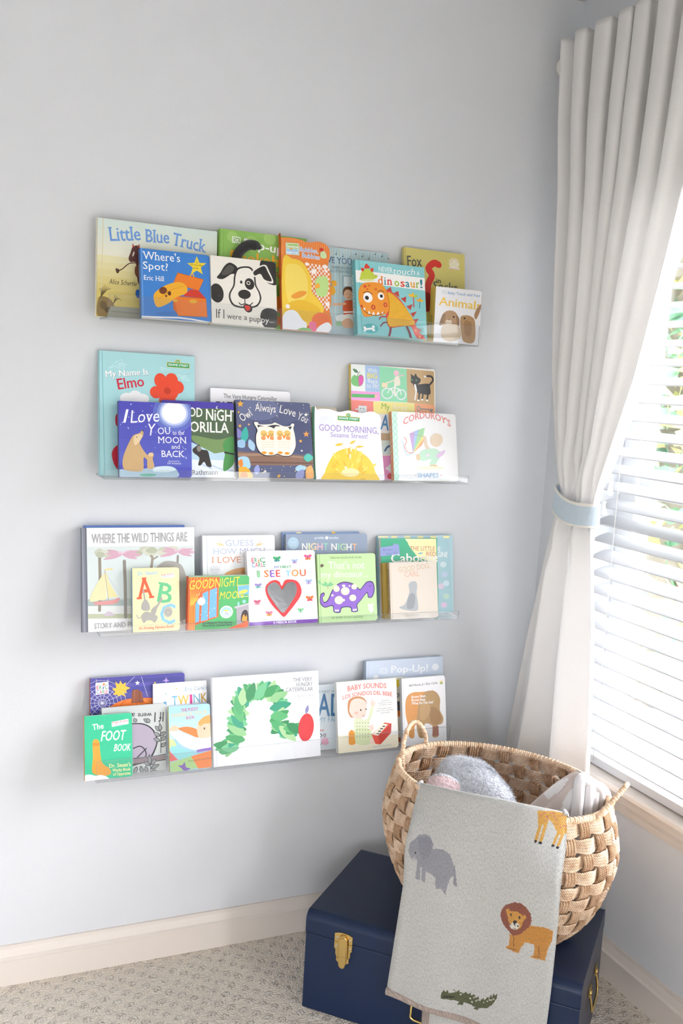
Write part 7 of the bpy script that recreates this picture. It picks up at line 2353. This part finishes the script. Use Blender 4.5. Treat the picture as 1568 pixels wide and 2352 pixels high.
def throw():
    NC, NR_ = 216, 292; vs = []; sz = []
    zb = lambda a: .122-.024*a
    rows = []
    for r in range(-46, NR_+1): rows.append(r)
    for r in rows:
        for c in range(NC+1):
            a = c/NC
            if r >= 0:
                v = r/NR_; zc = bcrest(-.08+.325*a); z = zc+(zb(a)-zc)*v
                sl_ = float(np.interp(z, [.12, .1335, .248, .375, .50, .58], [-.101, -.100, -.089, -.076, -.0757, -.080])); sr_ = float(np.interp(z, [.10, .22, .386, .524, .581], [.246, .251, .2548, .253, .245]))
                s = sl_+(sr_-sl_)*a
                o = boff(s, z)
                ed = math.exp(-((a)/.02)**2)+math.exp(-((1-a)/.02)**2)
                o += .0045*math.sin(s*38+.6+v*1.2)*min(1, v*2.5)+.0020*math.sin(s*16-1+3*v)*v-.006*ed
                top = max(0, 1-v/.035); o -= .006*top**2
                vs.append(tuple(TC+EX*s+NX*o+Vector((0, 0, z-.004*top**2))-BO)); sz.append((s, z))
            else:
                q = -r/46; zc = bcrest(-.08+.325*a); s = -.080+.325*a; o = boff(s, zc)-.006-.062*q; z = zc-.004-.050*q**1.6
                vs.append(tuple(TC+EX*s+NX*o+Vector((0, 0, z))-BO)); sz.append((s, zc+.09*q))
    n1 = NC+1; nr = len(rows); fs = [(i*n1+j, (i+1)*n1+j, (i+1)*n1+j+1, i*n1+j+1) for i in range(nr-1) for j in range(NC)]
    SZ_ = np.array(sz); ctr = (SZ_[[f[0] for f in fs]]+SZ_[[f[2] for f in fs]])/2; colr = np.tile(np.array(lin('dad9d6')), (len(fs), 1))
    for col, poly in figs:
        x, y = ctr[:, 0], ctr[:, 1]; c = np.zeros(len(ctr), bool); n = len(poly)
        for i in range(n):
            (ax, ay), (bx, by) = poly[i], poly[i-1]
            if ay == by: continue
            hit = ((ay > y) != (by > y)) & (x < (bx-ax)*(y-ay)/(by-ay)+ax); c ^= hit
        front = ctr[:, 1] <= np.interp(ctr[:, 0], CS, CZ)+.02
        colr[c & front] = col
    m = MB(); m.add(vs, fs, sm=True); m.c = [tuple(q) for q in colr]
    o = m.build('knit_panel', JAC, tbk); at = o.data.attributes.new('rope', 'FLOAT_VECTOR', 'POINT'); at.data.foreach_set('vector', np.array([(s, z, 0) for s, z in sz], dtype=np.float32).ravel())
    mo = o.modifiers.new('t', 'SOLIDIFY'); mo.thickness = .007; mo.offset = -1
    # taupe hem rolled along the lower edge
    h = MB(); vs = []; nh = 90
    for i in range(nh+1):
        a = i/nh; z = zb(a); s = -.101+.347*a; o_ = boff(s, z)+.0035*math.sin(s*38+1.8)+.002*math.sin(s*16+2)
        for k in range(14):
            an = 2*math.pi*k/14; vs.append(tuple(TC+EX*s+NX*(o_-.0030+.0062*math.cos(an))+Vector((0, 0, z-.0035+.0085*math.sin(an)))-BO))
    h.add(vs, [(i*14+k, i*14+(k+1) % 14, (i+1)*14+(k+1) % 14, (i+1)*14+k) for i in range(nh) for k in range(14)]+[tuple(range(14)), tuple(nh*14+k for k in range(13, -1, -1))], lin('b3a298'), sm=True)
    ho = h.build('hem', JAC, tbk, label='taupe knitted hem'); at = ho.data.attributes.new('rope', 'FLOAT_VECTOR', 'POINT'); at.data.foreach_set('vector', np.array(h.v, dtype=np.float32).ravel())
    # second layer of the fold, a little lower and behind
    u = MB(); vs = []; cols = []; nu, nv = 60, 24; rp = []
    for j in range(nv+1):
        for i in range(nu+1):
            a, v = i/nu, j/nv; s = -.018+.262*a; z = .150-.100*v; o_ = .1945+.002*math.sin(s*30)
            vs.append(tuple(TC+EX*s+NX*o_+Vector((0, 0, z))-BO)); rp.append((s, z, 0))
    u.add(vs, [(j*(nu+1)+i, (j+1)*(nu+1)+i, (j+1)*(nu+1)+i+1, j*(nu+1)+i+1) for j in range(nv) for i in range(nu)], lin('dad9d6'), sm=True)
    for q in range(len(u.f)):
        if q % nu < 4 or q//nu > nv-3: u.c[q] = lin('b3a298')
    uo = u.build('under_fold', JAC, tbk); at = uo.data.attributes.new('rope', 'FLOAT_VECTOR', 'POINT'); at.data.foreach_set('vector', np.array(rp, dtype=np.float32).ravel())
    mo = uo.modifiers.new('t', 'SOLIDIFY'); mo.thickness = .006; mo.offset = 0
throw()
